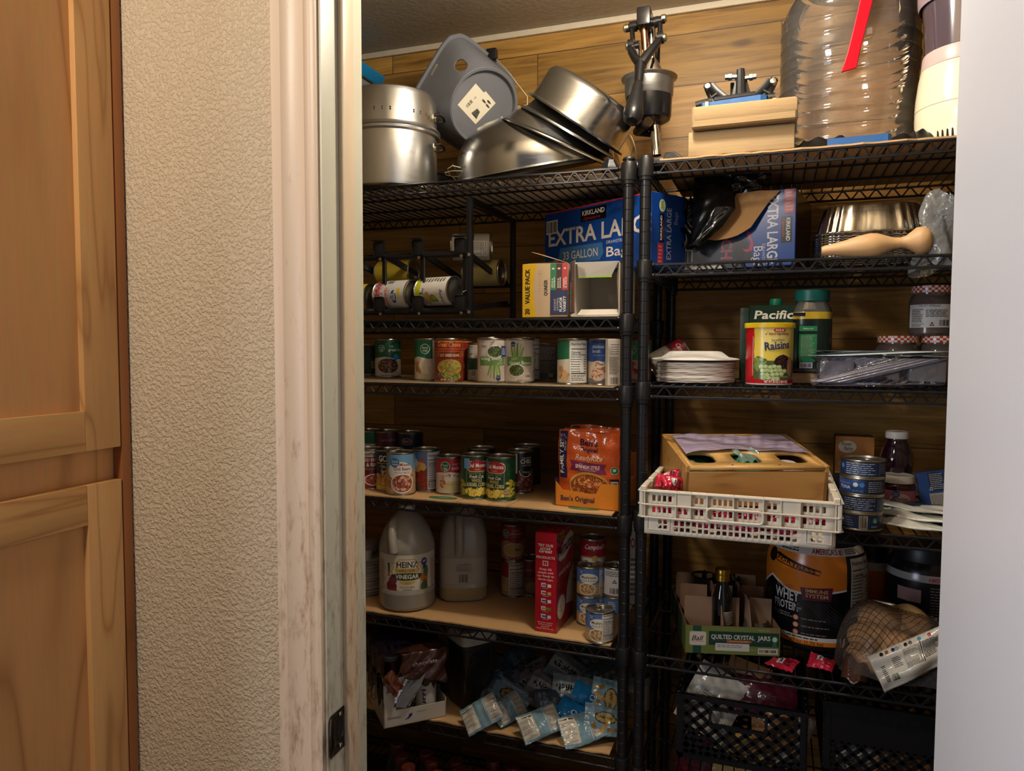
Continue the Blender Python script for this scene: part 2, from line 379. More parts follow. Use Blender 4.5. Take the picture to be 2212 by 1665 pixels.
# caulk bead where the planks meet the ceiling
mb = MB(); mb.box(((XPL+XPR)/2, YB-.006, ZC-.009), (XPR-XPL, .012, .018), bev=.003)
struct(mb, 'trim_4', plain('caulk', 'c9bda6', .6, bump=(60, .5, .004)))
# wall with the doorway
mb = MB()
mb.box(((XJ-2.2)/2-.009, (YW+YJ)/2, ZC/2), (2.2+XJ-.018, .115, ZC)); mb.box((1.2, (YW+YJ)/2, ZC/2), (2-.396, .115, ZC)); mb.box(((XJ+XR)/2, (YW+YJ)/2, (ZC+HEAD+.02)/2), (XR-XJ+.45, .115, ZC-HEAD-.02))
struct(mb, 'wall_front', M_wall)
# moulded casing: profile (distance from opening edge, thickness)
prof = [(0, 0), (0, .009), (.004, .011), (.009, .011), (.012, .008), (.017, .0095), (.019, .0115), (.022, .0095), (.030, .0085), (.044, .010), (.054, .0145), (.057, .017), (.061, .0155), (.074, .0165), (.0765, .014), (.0765, 0)]
mb = MB(); n = len(prof); x0 = XJ-.005
for z in (0, HEAD+.07): mb.v += [(x0-a, YW-t, z) for a, t in prof]
for i in range(n-1): mb.f.append((i, i+1, n+i+1, n+i)); mb.c.append(WHITE); mb.m.append(0)
struct(mb, 'trim_1', M_casing, 30)
mb = MB(); x0 = XR+.005
for z in (0, HEAD+.07): mb.v += [(x0+a, YW-t, z) for a, t in prof]
for i in range(n-1): mb.f.append((n+i, n+i+1, i+1, i)); mb.c.append(WHITE); mb.m.append(0)
struct(mb, 'trim_5', M_casing, 30)
# jamb boards and stop
mb = MB(); mb.box((XJ-.009, (YW+YJ)/2, HEAD/2), (.018, .117, HEAD), bev=.0012); struct(mb, 'trim_2', M_jamb)
mb = MB(); mb.box((XJ+.0055, YW+.0585, HEAD/2), (.011, .030, HEAD), bev=.002); struct(mb, 'trim_3', M_stop)
mb = MB(); mb.box((XR+.009, (YW+YJ)/2, HEAD/2), (.018, .117, HEAD), bev=.001); struct(mb, 'trim_6', M_jamb)
mb = MB(); mb.box(((XJ+XR)/2, (YW+YJ)/2, HEAD+.009), (XR-XJ+.036, .117, .018), bev=.001); struct(mb, 'trim_7', M_jamb)
# open door leaf, hinged on the right jamb and swung out towards the kitchen
mb = MB(); th = .036; dw = .80
mb.box((th/2, -dw/2-.004, 1.017), (th, dw, 2.02), bev=.003)
for z0 in (.94, 1.78, .25): mb.box((th-.004, .0, z0), (.004, .012, .09), bev=.001, mi=1); mb.tube([(th+.002, .003, z0-.045), (th+.002, .003, z0+.045)], .006, 8, mi=1)
d = struct(mb, 'door_1', [M_door, plain('hinge_brass', 'a08a60', .35, 1)]); d.location = (.187, YW-.004, 0); d.rotation_euler = (0, 0, rad(3))
# strike plate on the jamb
t = thing('strike_plate', 'dark metal door strike plate screwed to the worn white jamb', 'strike plate', (XJ+.0004, YW+.012, .755+.02))
M_strike = plain('dark_nickel', '4a4440', .32, 1)
bm = bmesh.new()
out = [(.034, .034), (-.006, .034)]+[(-.006-.0215*sin(a*pi/10), .034*cos(a*pi/10)) for a in range(1, 10)]+[(-.006, -.034), (.034, -.034)]
hole = [(.0195+.0085*cos(a*pi/8), .004+.018*max(-1, min(1, 1.15*sin(a*pi/8)))) for a in range(16)]
vo_ = [bm.verts.new((0, y, z)) for y, z in out]; vh = [bm.verts.new((0, y, z)) for y, z in hole]
eds = [bm.edges.new((vo_[i], vo_[(i+1) % len(vo_)])) for i in range(len(vo_))]+[bm.edges.new((vh[i], vh[(i+1) % 16])) for i in range(16)]
bmesh.ops.triangle_fill(bm, edges=eds, use_beauty=True, use_dissolve=False)
for v in bm.verts:
    if v.co.y < -.004: v.co.x += .0 + (-.004-v.co.y)*.55
mb = MB(); mb.bm(bm); p_ = mb.obj('plate', M_strike, t, mods=[('SOLIDIFY', dict(thickness=.0022, offset=0))])
mb = MB(); mb.prism([(y*.98, z) for y, z in hole], 0, .0006); q = mb.obj('latch_hole', plain('hole_dark', '1a120c', .8), t); q.matrix_local = Matrix(((0, 0, 1, .0002), (1, 0, 0, 0), (0, 1, 0, 0), (0, 0, 0, 1)))
for z in (.026, -.026):
    mb = MB(); mb.lathe([(0, .0026), (.003, .0024), (.0042, .0012), (.0042, 0)], 14); mb.box((0, 0, .0026), (.005, .0008, .0008), mi=1)
    s_ = mb.obj('screw', [plain('screw_steel', 'b8b0a4', .25, 1), MATS['hole_dark']], t); s_.matrix_local = Matrix(((0, 0, 1, .0008), (1, 0, 0, .02), (0, 1, 0, z), (0, 0, 0, 1)))
# ------------------------------------------------------------------ tall maple cabinet at the left
Wm = wood('maple', 'e6b676', 'daa263', 'b07a42', 'Z', 1.0, .38, 10)
Wmh = wood('maple_rail', 'e4b272', 'd29a58', 'ae763e', 'Y', 1.0, .38, 10)
Wp = wood('maple_panel', 'e2ae70', 'd09458', 'a66c3a', 'Z', .8, .4, 7)
Wf = wood('maple_filler', 'b06f3c', 'a0602f', '86501f', 'Z', .6, .42, 6)
XC = on_x(280, 750, -1.0).x; XC = on_y(281, 750, YW).x
y_d = on_x(261, 964, XC).y            # right edge of the doors
cab = thing('cabinet', 'tall honey maple kitchen cabinet beside the textured beige wall', 'cabinet', (XC, y_d-.4, 0))
def cb_box(name, m, x0, x1, y0, y1, z0, z1, parent, bev=.0015):
    mb = MB(); mb.box(((x0+x1)/2-XC, (y0+y1)/2-(y_d-.4), (z0+z1)/2), (x1-x0, y1-y0, z1-z0), bev=bev); return mb.obj(name, m, parent)
yl = y_d-.46
zA = on_x(261, 964, XC).z; zB = on_x(262, 1034, XC).z
cb_box('carcass', Wf, XC-.60, XC-.042, yl-.03, YW-.002, .1, 2.30, cab)
cb_box('face_frame', Wp, XC-.040, XC-.021, yl-.03, y_d-.0015+.03, .1, 2.30, cab)
cb_box('filler_strip', Wf, XC-.020, XC, y_d+.002, YW-.003, .0, 2.30, cab, .003)
def cab_door(z0, z1):
    st = y_d-on_x(186, 964, XC).y
    d_ = bpy.data.objects.new('door', None); C.objects.link(d_); d_.parent = cab
    cb_box('panel', Wp, XC-.017, XC-.011, yl+.02, y_d-st+.01, z0+.04, z1-.04, d_, 0)
    cb_box('stile', Wm, XC-.020, XC, y_d-st, y_d, z0, z1, d_); cb_box('stile', Wm, XC-.020, XC, yl, yl+st, z0, z1, d_)
    rl = st*.98
    for a, b in ((z0, z0+rl), (z1-rl, z1)): cb_box('rail', Wmh, XC-.020, XC-.0003, yl+st, y_d-st, a, b, d_)
    return d_
cab_door(zA, 2.25); cab_door(.14, zB)
# ------------------------------------------------------------------ wire shelving
M_blk = plain('black_epoxy', '16161a', .34, bump=(90, .1, .001), spec=.6)
M_clip = plain('black_clip_plastic', '141416', .42, bump=(70, .35, .002))
SY0, SY1 = 1.645, 2.10
ZL = [1.800, 1.465, 1.303, 1.007, .700, .438, .085]
ZR = [1.806, 1.583, 1.313, 1.020, .697, .425, .085]
def post_mb():
    mb = MB(); z = 0; pr = [(.0, 0), (.0127, 0)]
    while z < 1.785:
        z += .0254; pr += [(.0127, z-.0012), (.0119, z-.0005), (.0127, z+.0003)]
    pr += [(.0127, 1.812), (.0, 1.812)]; mb.lathe(pr, 14); return mb
def unit(name, label, xa, xb, zs, skip=None):
    t = thing(name, label, 'shelving', ((xa+xb)/2, SY0, 0)); cx = (xa+xb)/2; hw = (xb-xa)/2; dp = SY1-SY0
    pm = None
    for x, y in ((-hw, 0), (hw, 0), (-hw, dp), (hw, dp)):
        if pm is None: p = post_mb().obj('post', M_blk, t); pm = p.data
        else: p = bpy.data.objects.new('post', pm); C.objects.link(p); p.parent = t
        p.location = (x, y, 0)
        mb = MB(); mb.lathe([(.0, 1.8185), (.0125, 1.818), (.0145, 1.815), (.0147, 1.8125), (.0, 1.8125)], 16); c = mb.obj('post_cap', M_clip, t); c.location = (x, y, 0)
    for z in zs:
        mb = MB(); rw = .0031
        x0, x1, y0, y1 = -hw+.016, hw-.016, 0, dp
        e = [((x0, y0), (x1, y0)), ((x0, y1), (x1, y1)), ((-hw, .016), (-hw, dp-.016)), ((hw, .016), (hw, dp-.016))]
        for (a, b), (c, d_) in e:
            for zz in (-.004, -.027): mb.tube([(a, b, z+zz), (c, d_, z+zz)], rw, 7)
            ln = math.hypot(c-a, d_-b); k = max(2, round(ln/.04)); pts = []
            for i in range(2*k+1):
                f_ = .012/ln+(1-.024/ln)*i/(2*k); zz = z-.007 if i % 2 else z-.024
                p0 = Vector((a+(c-a)*f_, b+(d_-b)*f_, zz))
                dx = Vector((c-a, d_-b, 0)).normalized()*.0035; pts += [p0-dx, p0+dx]
            mb.tube(pts, .0021, 6)
        sh = mb.obj('wire_shelf', M_blk, t)
        mb = MB(); x = x0+.02
        while x < x1-.01: mb.tube([(x, .0, z-.002), (x, dp, z-.002)], .0018, 5); x += .0248
        for yy in (dp/3, 2*dp/3): mb.tube([(-hw, yy, z-.006), (hw, yy, z-.006)], .0026, 6)
        mb.obj('deck_wires', M_blk, sh)
        for x, y in ((-hw, 0), (hw, 0), (-hw, dp), (hw, dp)):
            mb = MB(); mb.lathe([(.0130, z-.042), (.0155, z-.041), (.0158, z-.034), (.0172, z-.033), (.0178, z+.004), (.0165, z+.0065), (.0130, z+.007)], 18, c0=(x, y, 0))
            if y == 0:
                sx = 1 if x < 0 else -1
                for zz in (-.004, -.027): mb.lathe([(.0, .0), (.0042, .001), (.0048, .005), (.003, .008), (0, .009)], 10, mat=Matrix.Translation((x+sx*.0165, y, z+zz)) @ Matrix.Rotation(sx*pi/2, 4, 'Y'))
            mb.obj('shelf_collar', M_clip, sh)
    return t
XLp, XRp = -.314, -.2762
unit('wire_shelving_unit', 'black wire shelving unit full of tins behind the worn jamb', XLp-1.219, XLp, ZL)
unit('wire_shelving_unit', 'black wire shelving unit holding the white crate beside the open door', XRp, XRp+1.219, ZR)
# ------------------------------------------------------------------ light
def lamp(name, kind, loc, power, col, size=.1, target=None, sy=None):
    l = bpy.data.lights.new(name, kind); l.energy = power; l.color = col
    if kind == 'AREA':
        l.size = size
        if sy: l.shape = 'RECTANGLE'; l.size_y = sy
    elif kind == 'POINT': l.shadow_soft_size = size
    o = bpy.data.objects.new(name, l); C.objects.link(o); o.location = loc
    if target: o.rotation_euler = (Vector(target)-Vector(loc)).to_track_quat('-Z', 'Y').to_euler()
    return o
w = bpy.data.worlds.new('room_air'); sc.world = w; w.use_nodes = True
w.node_tree.nodes['Background'].inputs[0].default_value = (*lin('b9b6c6'), 1); w.node_tree.nodes['Background'].inputs[1].default_value = .13
lamp('pantry_lamp', 'POINT', (-.2, 1.34, 2.26), 21, (1, .91, .78), .045)
lamp('kitchen_lamp', 'POINT', (-.88, -.15, 2.28), 43, (1, .87, .72), .09)
lamp('kitchen_window', 'AREA', (-2.3, -1.3, 1.4), 35, (.74, .83, 1), 1.2, (0.2, .5, 1.0), 1.1)
# ------------------------------------------------------------------ top tier
def basis(axis, xref=(1, 0, 0), loc=(0, 0, 0)):
    z = Vector(axis).normalized(); x = Vector(xref); x = (x-z*x.dot(z)).normalized(); y = z.cross(x)
    m = Matrix((x, y, z)).transposed().to_4x4(); m.translation = Vector(loc); return m
def sub(name, parent=None):
    o = bpy.data.objects.new(name, None); C.objects.link(o); o.parent = parent; return o
def steel(name, col, rough, stretch=(1, 1, 40)):
    if name in MATS: return MATS[name]
    m, nt, b = nmat(name); b.inputs['Base Color'].default_value = (*lin(col), 1); b.inputs['Metallic'].default_value = 1
    tc = N(nt, 'ShaderNodeTexCoord'); mp = N(nt, 'ShaderNodeMapping'); mp.inputs['Scale'].default_value = stretch; L(nt, tc, 'Object', mp, 'Vector')
    n = N(nt, 'ShaderNodeTexNoise', Scale=18, Detail=5); L(nt, mp, 'Vector', n, 'Vector')
    r = N(nt, 'ShaderNodeMapRange'); r.inputs[3].default_value = rough*.7; r.inputs[4].default_value = rough*1.5; L(nt, n, 'Fac', r, 0); L(nt, r, 0, b, 'Roughness')
    n2 = N(nt, 'ShaderNodeTexNoise', Scale=45, Detail=4); L(nt, tc, 'Object', n2, 'Vector')
    bp = N(nt, 'ShaderNodeBump', Strength=.06, Distance=.001); L(nt, n2, 'Fac', bp, 'Height'); L(nt, bp, 'Normal', b, 'Normal')
    return m
M_alu = steel('brushed_aluminium', 'd2d2d0', .3); M_ss = steel('worn_stainless', 'bfc0c0', .2, (1, 1, 12)); M_ssd = steel('dull_stainless', '9a9a98', .36, (1, 1, 12))
M_chrome = plain('bright_chrome', 'd6d2ca', .12, 1); M_dark = plain('hole_dark', '1a120c', .8)
M_zinc = plain('zinc_bolt', 'c4bca8', .3, 1)
M_board = plain('corrugated_board', 'c09a6c', .75, bump=(300, .25, .001), var=.1)
M_print = inked('printed_board', .5); M_gloss = inked('printed_gloss', .22); M_film = inked('printed_film', .2, bump=(38, .5, .006))
def clear(name, col='f4f6f8', rough=.04, alpha=.22, bump=None, ior=1.5):
    """thin clear plastic or glass: see-through with a little haze, mirror-like towards grazing"""
    if name in MATS: return MATS[name]
    m, nt, b = nmat(name); out = nt.nodes['Material Output']; c = (*lin(col), 1)
    b.inputs['Base Color'].default_value = c; b.inputs['Roughness'].default_value = max(rough, .15)
    tr = N(nt, 'ShaderNodeBsdfTransparent'); tr.inputs['Color'].default_value = c; gl = N(nt, 'ShaderNodeBsdfGlossy'); gl.inputs['Roughness'].default_value = rough
    m1 = N(nt, 'ShaderNodeMixShader'); m1.inputs[0].default_value = alpha; L(nt, tr, 0, m1, 1); L(nt, b, 0, m1, 2)
    fr = N(nt, 'ShaderNodeFresnel', IOR=ior); m2 = N(nt, 'ShaderNodeMixShader'); L(nt, fr, 'Fac', m2, 0); L(nt, m1, 0, m2, 1); L(nt, gl, 0, m2, 2); L(nt, m2, 0, out, 'Surface')
    if bump:
        add_bump(nt, b, *bump); nb = [l.from_node for l in nt.links if l.to_socket == b.inputs['Normal']][0]; L(nt, nb, 'Normal', fr, 'Normal'); L(nt, nb, 'Normal', gl, 'Normal')
    return m
Z1 = ZL[0]+.0005; ZR1 = ZR[0]+.0045
# --- stacked aluminium steamer
p = seat(846, 397, Z1, .120); t = thing('steamer_pot', 'dented aluminium steamer pot with perforated insert on top black shelf', 'pot', p, rad(12))
mb = MB(); mb.lathe([(0, .001), (.112, 0), (.118, .004), (.120, .012), (.120, .137), (.127, .141), (.128, .146), (.126, .149), (.118, .149), (.117, .02), (0, .015)], 56); mb.obj('pot_body', M_alu, t)
mb = MB(); mb.lathe([(.115, .1495), (.1275, .1495), (.1295, .153), (.128, .157), (.1205, .159), (.1195, .170), (.118, .234), (.115, .244), (.108, .249), (.03, .251), (0, .251)], 56)
ins = mb.obj('steamer_insert', M_alu, t)
mb = MB()
for k, z in ((5, .175), (5, .17)):
    for i in range(26):
        a = -pi/2-1.0+i*.085; r = .1186
        if k == 5 and (i*7) % 5 < 3: mb.lathe([(0, .0006), (.0016 if i % 3 else .0024, .0006), (.0022, 0)], 8, mat=basis((cos(a), sin(a), 0), (0, 0, 1), (r*cos(a), r*sin(a), z+(i % 2)*.014)))
mb.obj('steam_holes', M_dark, ins)
for z, nm in ((.115, t), (.19, ins)):
    mb = MB(); a = .02; mb.box((.1215, .0, z), (.004, .022, .02), bev=.001, mi=1); mb.tube([(.123, -.03, z), (.137, -.028, z+.002), (.141, 0, z+.003), (.137, .028, z+.002), (.123, .03, z)], .004, 8)
    mb.obj('loop_handle', [plain('black_bakelite', '1b1916', .35), M_zinc], nm)
# --- grey planter tub on its side
fwd_d = (on_y(1020, 235, 1.9)-EYE).normalized(); Bc = on_y(1047, 231, 1.88)
ax = (fwd_d*.80 + r2*-.40 + u2*.22).normalized(); mt = basis(ax, r2*-.82+u2*.57, Bc)
t = thing('planter_tub', 'grey plastic planter tub lying on its side with barcode sticker on base', 'planter', Bc); M_tub = plain('grey_plastic', '6e7076', .42, var=.06)
LN = .15
def tubr(f, a, off=0):
    pw = 2+3.2*f; rx = .100+.026*f+off; c, s_ = cos(a), sin(a); rr = rx/((abs(c)**pw+abs(s_)**pw)**(1/pw)); rr = min(rr, rx*1.22)
    return Vector((rr*c, rr*s_, LN*f))
off3 = Vector((0, 0, 0))
def tubp(f, a, off=0):
    v = tubr(f, a, off); return (mt @ v)-Bc
NA, NF = 300, 100; mb = MB(); holes = [(.27, .45), (.30, -.72), (.42, 3.3)]
vs = [tubp(j/NF, 2*pi*i/NA) for j in range(NF+1) for i in range(NA)]; fs = []
for j in range(NF):
    for i in range(NA):
        f_, a = (j+.5)/NF, 2*pi*(i+.5)/NA
        if not any(((f_-h)*LN/.024)**2+((a-b)*.11/.016)**2 < 1 for h, b in holes): fs.append((j*NA+i, j*NA+(i+1) % NA, (j+1)*NA+(i+1) % NA, (j+1)*NA+i))
mb.raw(vs, fs)
ring = lambda f, off: [tubp(f, 2*pi*i/NA, off) for i in range(NA)]
def bridge(mb, a, b): mb.raw(a+b, [(i, (i+1) % NA, NA+(i+1) % NA, NA+i) for i in range(NA)])
bd = mb.obj('tub_body', M_tub, t, 30, mods=[('SOLIDIFY', dict(thickness=.003, offset=-1))])
mb = MB(); bridge(mb, ring(1.0, -.001), ring(1.0, .008)); bridge(mb, ring(1.0, .008), ring(.95, .009)); bridge(mb, ring(.95, .009), ring(.95, .0005)); mb.obj('tub_rim', M_tub, t, 40)
mb = MB(); mb.lathe([(0, .012), (.090, .012), (.0915, .004), (.093, .0), (.098, -.001), (.0995, .004)], 56, mat=Matrix.Translation(-Bc) @ mt)
base_ = mb.obj('tub_base', M_tub, t)
mt_st = basis(-ax, (r2*.60+u2*.80), mt @ Vector((0, 0, .0115))); xx, yy, zz = mt_st.col[0].xyz, mt_st.col[1].xyz, mt_st.col[2].xyz
a_ = Art(); a_.poly([(-37, -24), (36, -27), (37, 2), (31, 3), (31, 25), (-37, 25)], 'e4dcc4'); a_.bars(-26, 5, -2, 15, 'e4dcc4'); a_.text('2198', 6, 7, 3.5, '333333', w=8)
a_.poly([(-26, -4), (-27, -19), (-8, -15), (-7, -7)], '55534e'); a_.poly([(-26, -4), (-27, -19), (-22, -12)], '2c2b28')
for x, y in ((-11, -10), (-13, -14), (-16, -11)): a_.ell(x, y, 1.3, 1.3, '1c1b19', 10)
for x, y in ((16, -18), (25, -15), (17, -7)): a_.ell(x, y, 2.6, 4, '4a4945', 12); a_.ell(x, y-3, 1.6, 3, '22211f', 10)
mb = MB(); mb.art(a_, lambda u, v, o: mt_st.translation-Bc+xx*(u*1.08-.008)+yy*(v*1.55+.019)+zz*o); mb.obj('base_sticker', M_print, t, 0)
a_ = Art(); a_.rect(-16, -3.5, 16, 3.5, 'cfc4a8'); a_.lines(-14, -2.5, 14, 2.5, 3, '555048', fill=.6)
pp = [tubp(.82, -.1), tubp(.82, .1), tubp(.92, 0)]; nrm = (pp[1]-pp[0]).cross(pp[2]-pp[0]).normalized()
if nrm.dot(fwd_d) > 0: nrm = -nrm
ux = (r2*.62+u2*.78); ux = (ux-nrm*ux.dot(nrm)).normalized(); mb = MB(); mb.art(a_, plane_fn(tubp(.84, .05)+nrm*.0007, ux, nrm.cross(ux))); mb.obj('side_sticker', M_print, t, 0)
cl = tubp(.96, 1.62, .012); mb = MB(); mb.box(cl, (.03, .02, .03), bev=.004); mb.obj('handle_clip', M_blk, t)
mb = MB(); mb.tube([cl, cl+r2*.05-u2*.055, cl+r2*.10-u2*.12, cl+r2*.10-u2*.17], .0022, 6); mb.obj('wire_handle', M_zinc, t)
# --- blue lidded clear storage box behind the steamer
q = on_y(729, 116, 2.0); t = thing('storage_box', 'clear plastic storage box with blue lid tilted behind the steamer pot', 'storage box', (q.x, 2.0, Z1), rot=(0, 0, 0))
B0 = Vector((q.x-.09, 2.0, Z1)); mt = Matrix.Translation((0, 0, q.z-Z1)) @ Matrix.Rotation(rad(33), 4, 'Y')
mb = MB(); mb.box((0, 0, 0), (.27, .17, .035), bev=.006, mat=mt); mb.obj('blue_lid', plain('blue_plastic', '1d86c2', .35), t)
mb = MB(); mb.box((0, 0, -.085), (.25, .155, .13), bev=.012, mat=mt); mb.obj('clear_body', clear('cloudy_plastic', 'dfe6ea', .15, .35), t)
mb = MB(); mb.box((-.0, .0, .12), (.2, .14, .24), bev=.01); mb.obj('lower_tray', MATS['cloudy_plastic'], t)
# --- dark saucepan and whisk behind the steamer
p = on_y(962, 345, 1.97); t = thing('saucepan', 'dark nonstick saucepan with steel handle bracket behind the steamer pot', 'saucepan', (p.x-.07, 1.985, Z1))
M_pan = plain('dark_pan', '24211e', .28, .6); mb = MB(); mb.lathe([(0, 0), (.075, 0), (.085, .006), (.088, .085), (.091, .088), (.086, .088), (.083, .01), (0, .006)], 40); mb.obj('pan_body', M_pan, t)
mb = MB(); mb.box((.088, -.03, .07), (.03, .014, .008), bev=.002, mi=1); mb.tube([(.10, -.03, .07), (.16, -.05, .078), (.20, -.062, .082)], .008, 8); mb.obj('pan_handle', [MATS['black_bakelite'], M_zinc], t)
mb = MB(); mb.lathe([(.091, .0885), (.088, .094), (.05, .103), (.012, .106), (.012, .112), (.02, .118), (.0, .122)], 36); mb.obj('pan_lid', M_pan, t)
p = on_y(988, 372, 1.74); t = thing('whisk', 'thin wire whisk lying between the steamer pot and steel bowl', 'whisk', (p.x, 1.745, Z1))
mb = MB()
for k in range(4):
    a = k*pi/4; pts = [Vector((.07*cos(s_*pi/8*2-pi/2)*cos(a)*.5, .05*sin(s_*pi/4-pi/2)*.7+.0, .02+.018*cos(s_*pi/4)*sin(a)+.018)) for s_ in range(9)]; mb.tube(pts, .0012, 5)
mb.obj('wire_loops', M_zinc, t)
mb = MB(); mb.tube([(0, .035, .02), (.01, .10, .012), (.02, .20, .01)], .006, 8); mb.obj('whisk_handle', M_zinc, t)
p = on_y(985, 385, 1.70)
# --- steel bowl over a colander
def vessel(name, label, cat, mt, prof, mat, n=64, group=None, part='bowl_body'):
    loc = mt.translation.copy(); t = thing(name, label, cat, loc, group=group); mb = MB(); mb.lathe(prof, n, mat=Matrix.Translation(-loc) @ mt); mb.obj(part, mat, t, 40); return t
def shell(pts, th=.0012): return pts + [(max(0, r-th), z-th*(1 if z > pts[0][1]+.004 else 0)) for r, z in reversed(pts)]
c0 = on_y(1150, 372, 1.80); n_ = Vector((-.10, -.24, 1)).normalized(); R0 = .198
dome = [(R0+.006, -.001), (R0+.005, .003), (R0, .004)]+[(R0*cos(a)**.62 if a < 1.5 else 0, .004+.135*sin(a)) for a in [i*pi/2/12 for i in range(1, 13)]]
mt = basis(n_, (1, 0, 0), Vector((c0.x-.022, 1.86, Z1+.062)))
vessel('mixing_bowl', 'big steel mixing bowl upside down over a colander', 'bowl', mt, shell(dome), M_ss)
mt2 = basis(n_, (1, 0, 0), Vector((c0.x-.022, 1.86, Z1+.059))); R1 = R0-.008
co = [(R1+.003, -.006), (R1-.002, .001)]+[(R1*cos(a)**.6 if a < 1.5 else 0, .004+.100*sin(a)) for a in [i*pi/2/10 for i in range(1, 11)]]
t = vessel('colander', 'dark perforated steel colander nested inside the upturned mixing bowl', 'colander', mt2, shell(co), M_ssd, part='colander_body')
mb = MB(); loc = mt2.translation
for j in range(4):
    for i in range(64):
        f = .10+.085*j; a = f*pi/2; r, z = R1*cos(a)**.6-.0022, .004+.100*sin(a)-.001; b = 2*pi*(i+.5*(j % 2))/64
        nn = Vector((-cos(b), -sin(b), -.5)).normalized(); mb.lathe([(0, .0008), (.0021, .0008), (.0021, 0)], 7, mat=Matrix.Translation(-loc) @ mt2 @ basis(nn, (0, 0, 1), (r*cos(b), r*sin(b), z)))
mb.obj('drain_holes', M_dark, t)
# --- three upside down vessels leaning on the bowl
def lean(px, py, Y, dx, dy, R, prof, nm, lab, cat, mat, group=None, dz=.9):
    c = on_y(px, py, Y); return vessel(nm, lab, cat, basis((dx, dy, dz), (1, 0, 0), c), prof(R), mat, group=group)
def flared(R, h, k=.6, flat=.55):
    e = [(R+.010, -.002), (R+.011, .001), (R+.004, .004), (R, .006)]
    return shell(e+[(flat*R+(R-flat*R)*cos(a)**k if a < 1.55 else flat*R, .006+(h-.006)*sin(a)) for a in [i*pi/2/9 for i in range(1, 10)]]+[(0, h)])
GV = 'steel vessels leaning on the mixing bowl'; nv = [Vector((.50, -.11, 1)).normalized(), Vector((.62, -.10, 1)).normalized(), Vector((.72, -.09, 1)).normalized()]
def lean(px, py, Y, ax_, prof, nm, lab, cat, mat): vessel(nm, lab, cat, basis(ax_, (0, 1, 0), on_y(px, py, Y)), prof, mat, group=GV)
def flared(R, h): return shell([(R+.012, -.0045), (R+.0145, -.002), (R+.0135, .001), (R+.004, .003), (R, .005), (R-.012, h*.55), (R-.03, h*.85), (R-.06, h), (0, h+.001)])
lean(1196, 303, 1.80, nv[0], flared(.130, .050), 'leaning_bowl', 'wide flanged steel bowl leaning on the mixing bowl, lowest of three', 'bowl', M_ss)
lean(1225, 283, 1.80, nv[1], flared(.118, .055), 'leaning_bowl', 'flanged steel bowl sandwiched between leaning bowl and tall pot', 'bowl', M_ssd)
lean(1243, 268, 1.80, nv[2], shell([(.138, -.002), (.139, .002), (.130, .004), (.128, .008), (.125, .074), (.117, .086), (.096, .093), (0, .095)]), 'leaning_pot', 'tall scratched steel pot upside down atop the leaning bowls', 'pot', M_ss)
# --- clear lid behind the pot
c = on_y(1350, 300, 2.02); t = thing('pan_cover', 'glass pan cover standing on edge behind the leaning pot', 'pan cover', c)
mb = MB(); mb.lathe([(.0, .012), (.05, .009), (.082, .001), (.085, 0)], 40, mat=basis((.75, -.45, .3), (0, 0, 1), (-.03, 0, 0))); mb.obj('glass_disc', clear('tinted_glass', 'd8c8a8', .03, .3), t)
mb = MB(); mb.tube([basis((.75, -.45, .3), (0, 0, 1), (-.03, 0, 0)) @ Vector((.086*cos(i*pi/20), .086*sin(i*pi/20), 0)) for i in range(40)], .002, 6, closed=True); mb.obj('steel_rim', M_zinc, t)
# --- suction foot lying at the post
p = on_y(1318, 352, 1.675); t = thing('rubber_foot', 'black rubber foot sitting beside the corner post under steel bowls', 'foot', (p.x, 1.675, Z1))
mb = MB(); mb.lathe([(0, 0), (.024, 0), (.024, .004), (.015, .017), (.014, .022), (0, .022)], 8); mb.obj('foot_body', M_clip, t)
# --- lever citrus press
YJP = 1.79
def J(px, py, dy=0): return on_y(px, py, YJP+dy)
base = on_y(1415, 343, YJP); t = thing('citrus_press', 'black lever citrus press with steel cup and chrome post', 'juicer', (base.x, YJP, ZR1)); o0 = Vector((base.x, YJP, ZR1))
M_cast = plain('black_enamel', '121214', .22, spec=.6, bump=(40, .15, .002))
mb = MB(); mb.box((0, .0, .010), (.10, .15, .02), bev=.004); mb.box((.0, .0, .0225), (.05, .05, .010), bev=.003); mb.obj('press_base', M_cast, t)
def jt(pts, r, n=12, **k):
    mb = MB(); mb.tube([Vector(q)-o0 for q in pts], r, n, **k); return mb
zt = J(1392, 40).z-o0.z
mb = jt([J(1419, 336, .0), J(1413, 262, .0)], .0115, 14); mb.obj('chrome_post', M_chrome, t)
mb = jt([J(1412, 200, .035), J(1405, 45, .035)], .0125, 14); mb.obj('chrome_post', M_chrome, t)
mb = jt([J(1398, 165, -.0), J(1390, 52, .0)], [.0085]*2, 14); mb.obj('plunger_rod', plain('copper_rod', 'd8a888', .16, 1), t)
mb = MB(); cc = J(1401, 270)-o0; cu = J(1400, 172)-o0; h_ = cu.z-cc.z
mb.lathe([(0, 0), (.03, .0), (.050, .010), (.053, .018), (.055, h_*.66), (.0, h_*.66)], 36, c0=cc); mb.box((cc.x+.012, cc.y+.01, cc.z-.006), (.03, .03, .02), bev=.006)
mb.tube([cc+Vector((.0, -.03, -.004)), cc+Vector((-.03, .02, -.005)), cc+Vector((.012, .03, -.01))], .013, 8); mb.obj('cup_holder', M_cast, t)
mb = MB(); mb.lathe([(.048, h_*.5), (.0565, h_*.62), (.058, h_*.95), (.066, h_*1.0), (.0665, h_*1.015), (.058, h_*1.0), (.05, h_*.66)], 40, c0=cc); mb.obj('steel_cup', M_ssd, t)
mb = MB(); mb.lathe([(.0, h_*.9), (.032, h_*.95), (.028, h_*1.16), (.016, h_*1.42), (0, h_*1.44)], 24, c0=cc+Vector((.004, .0, 0))); mb.obj('press_cone', M_chrome, t)
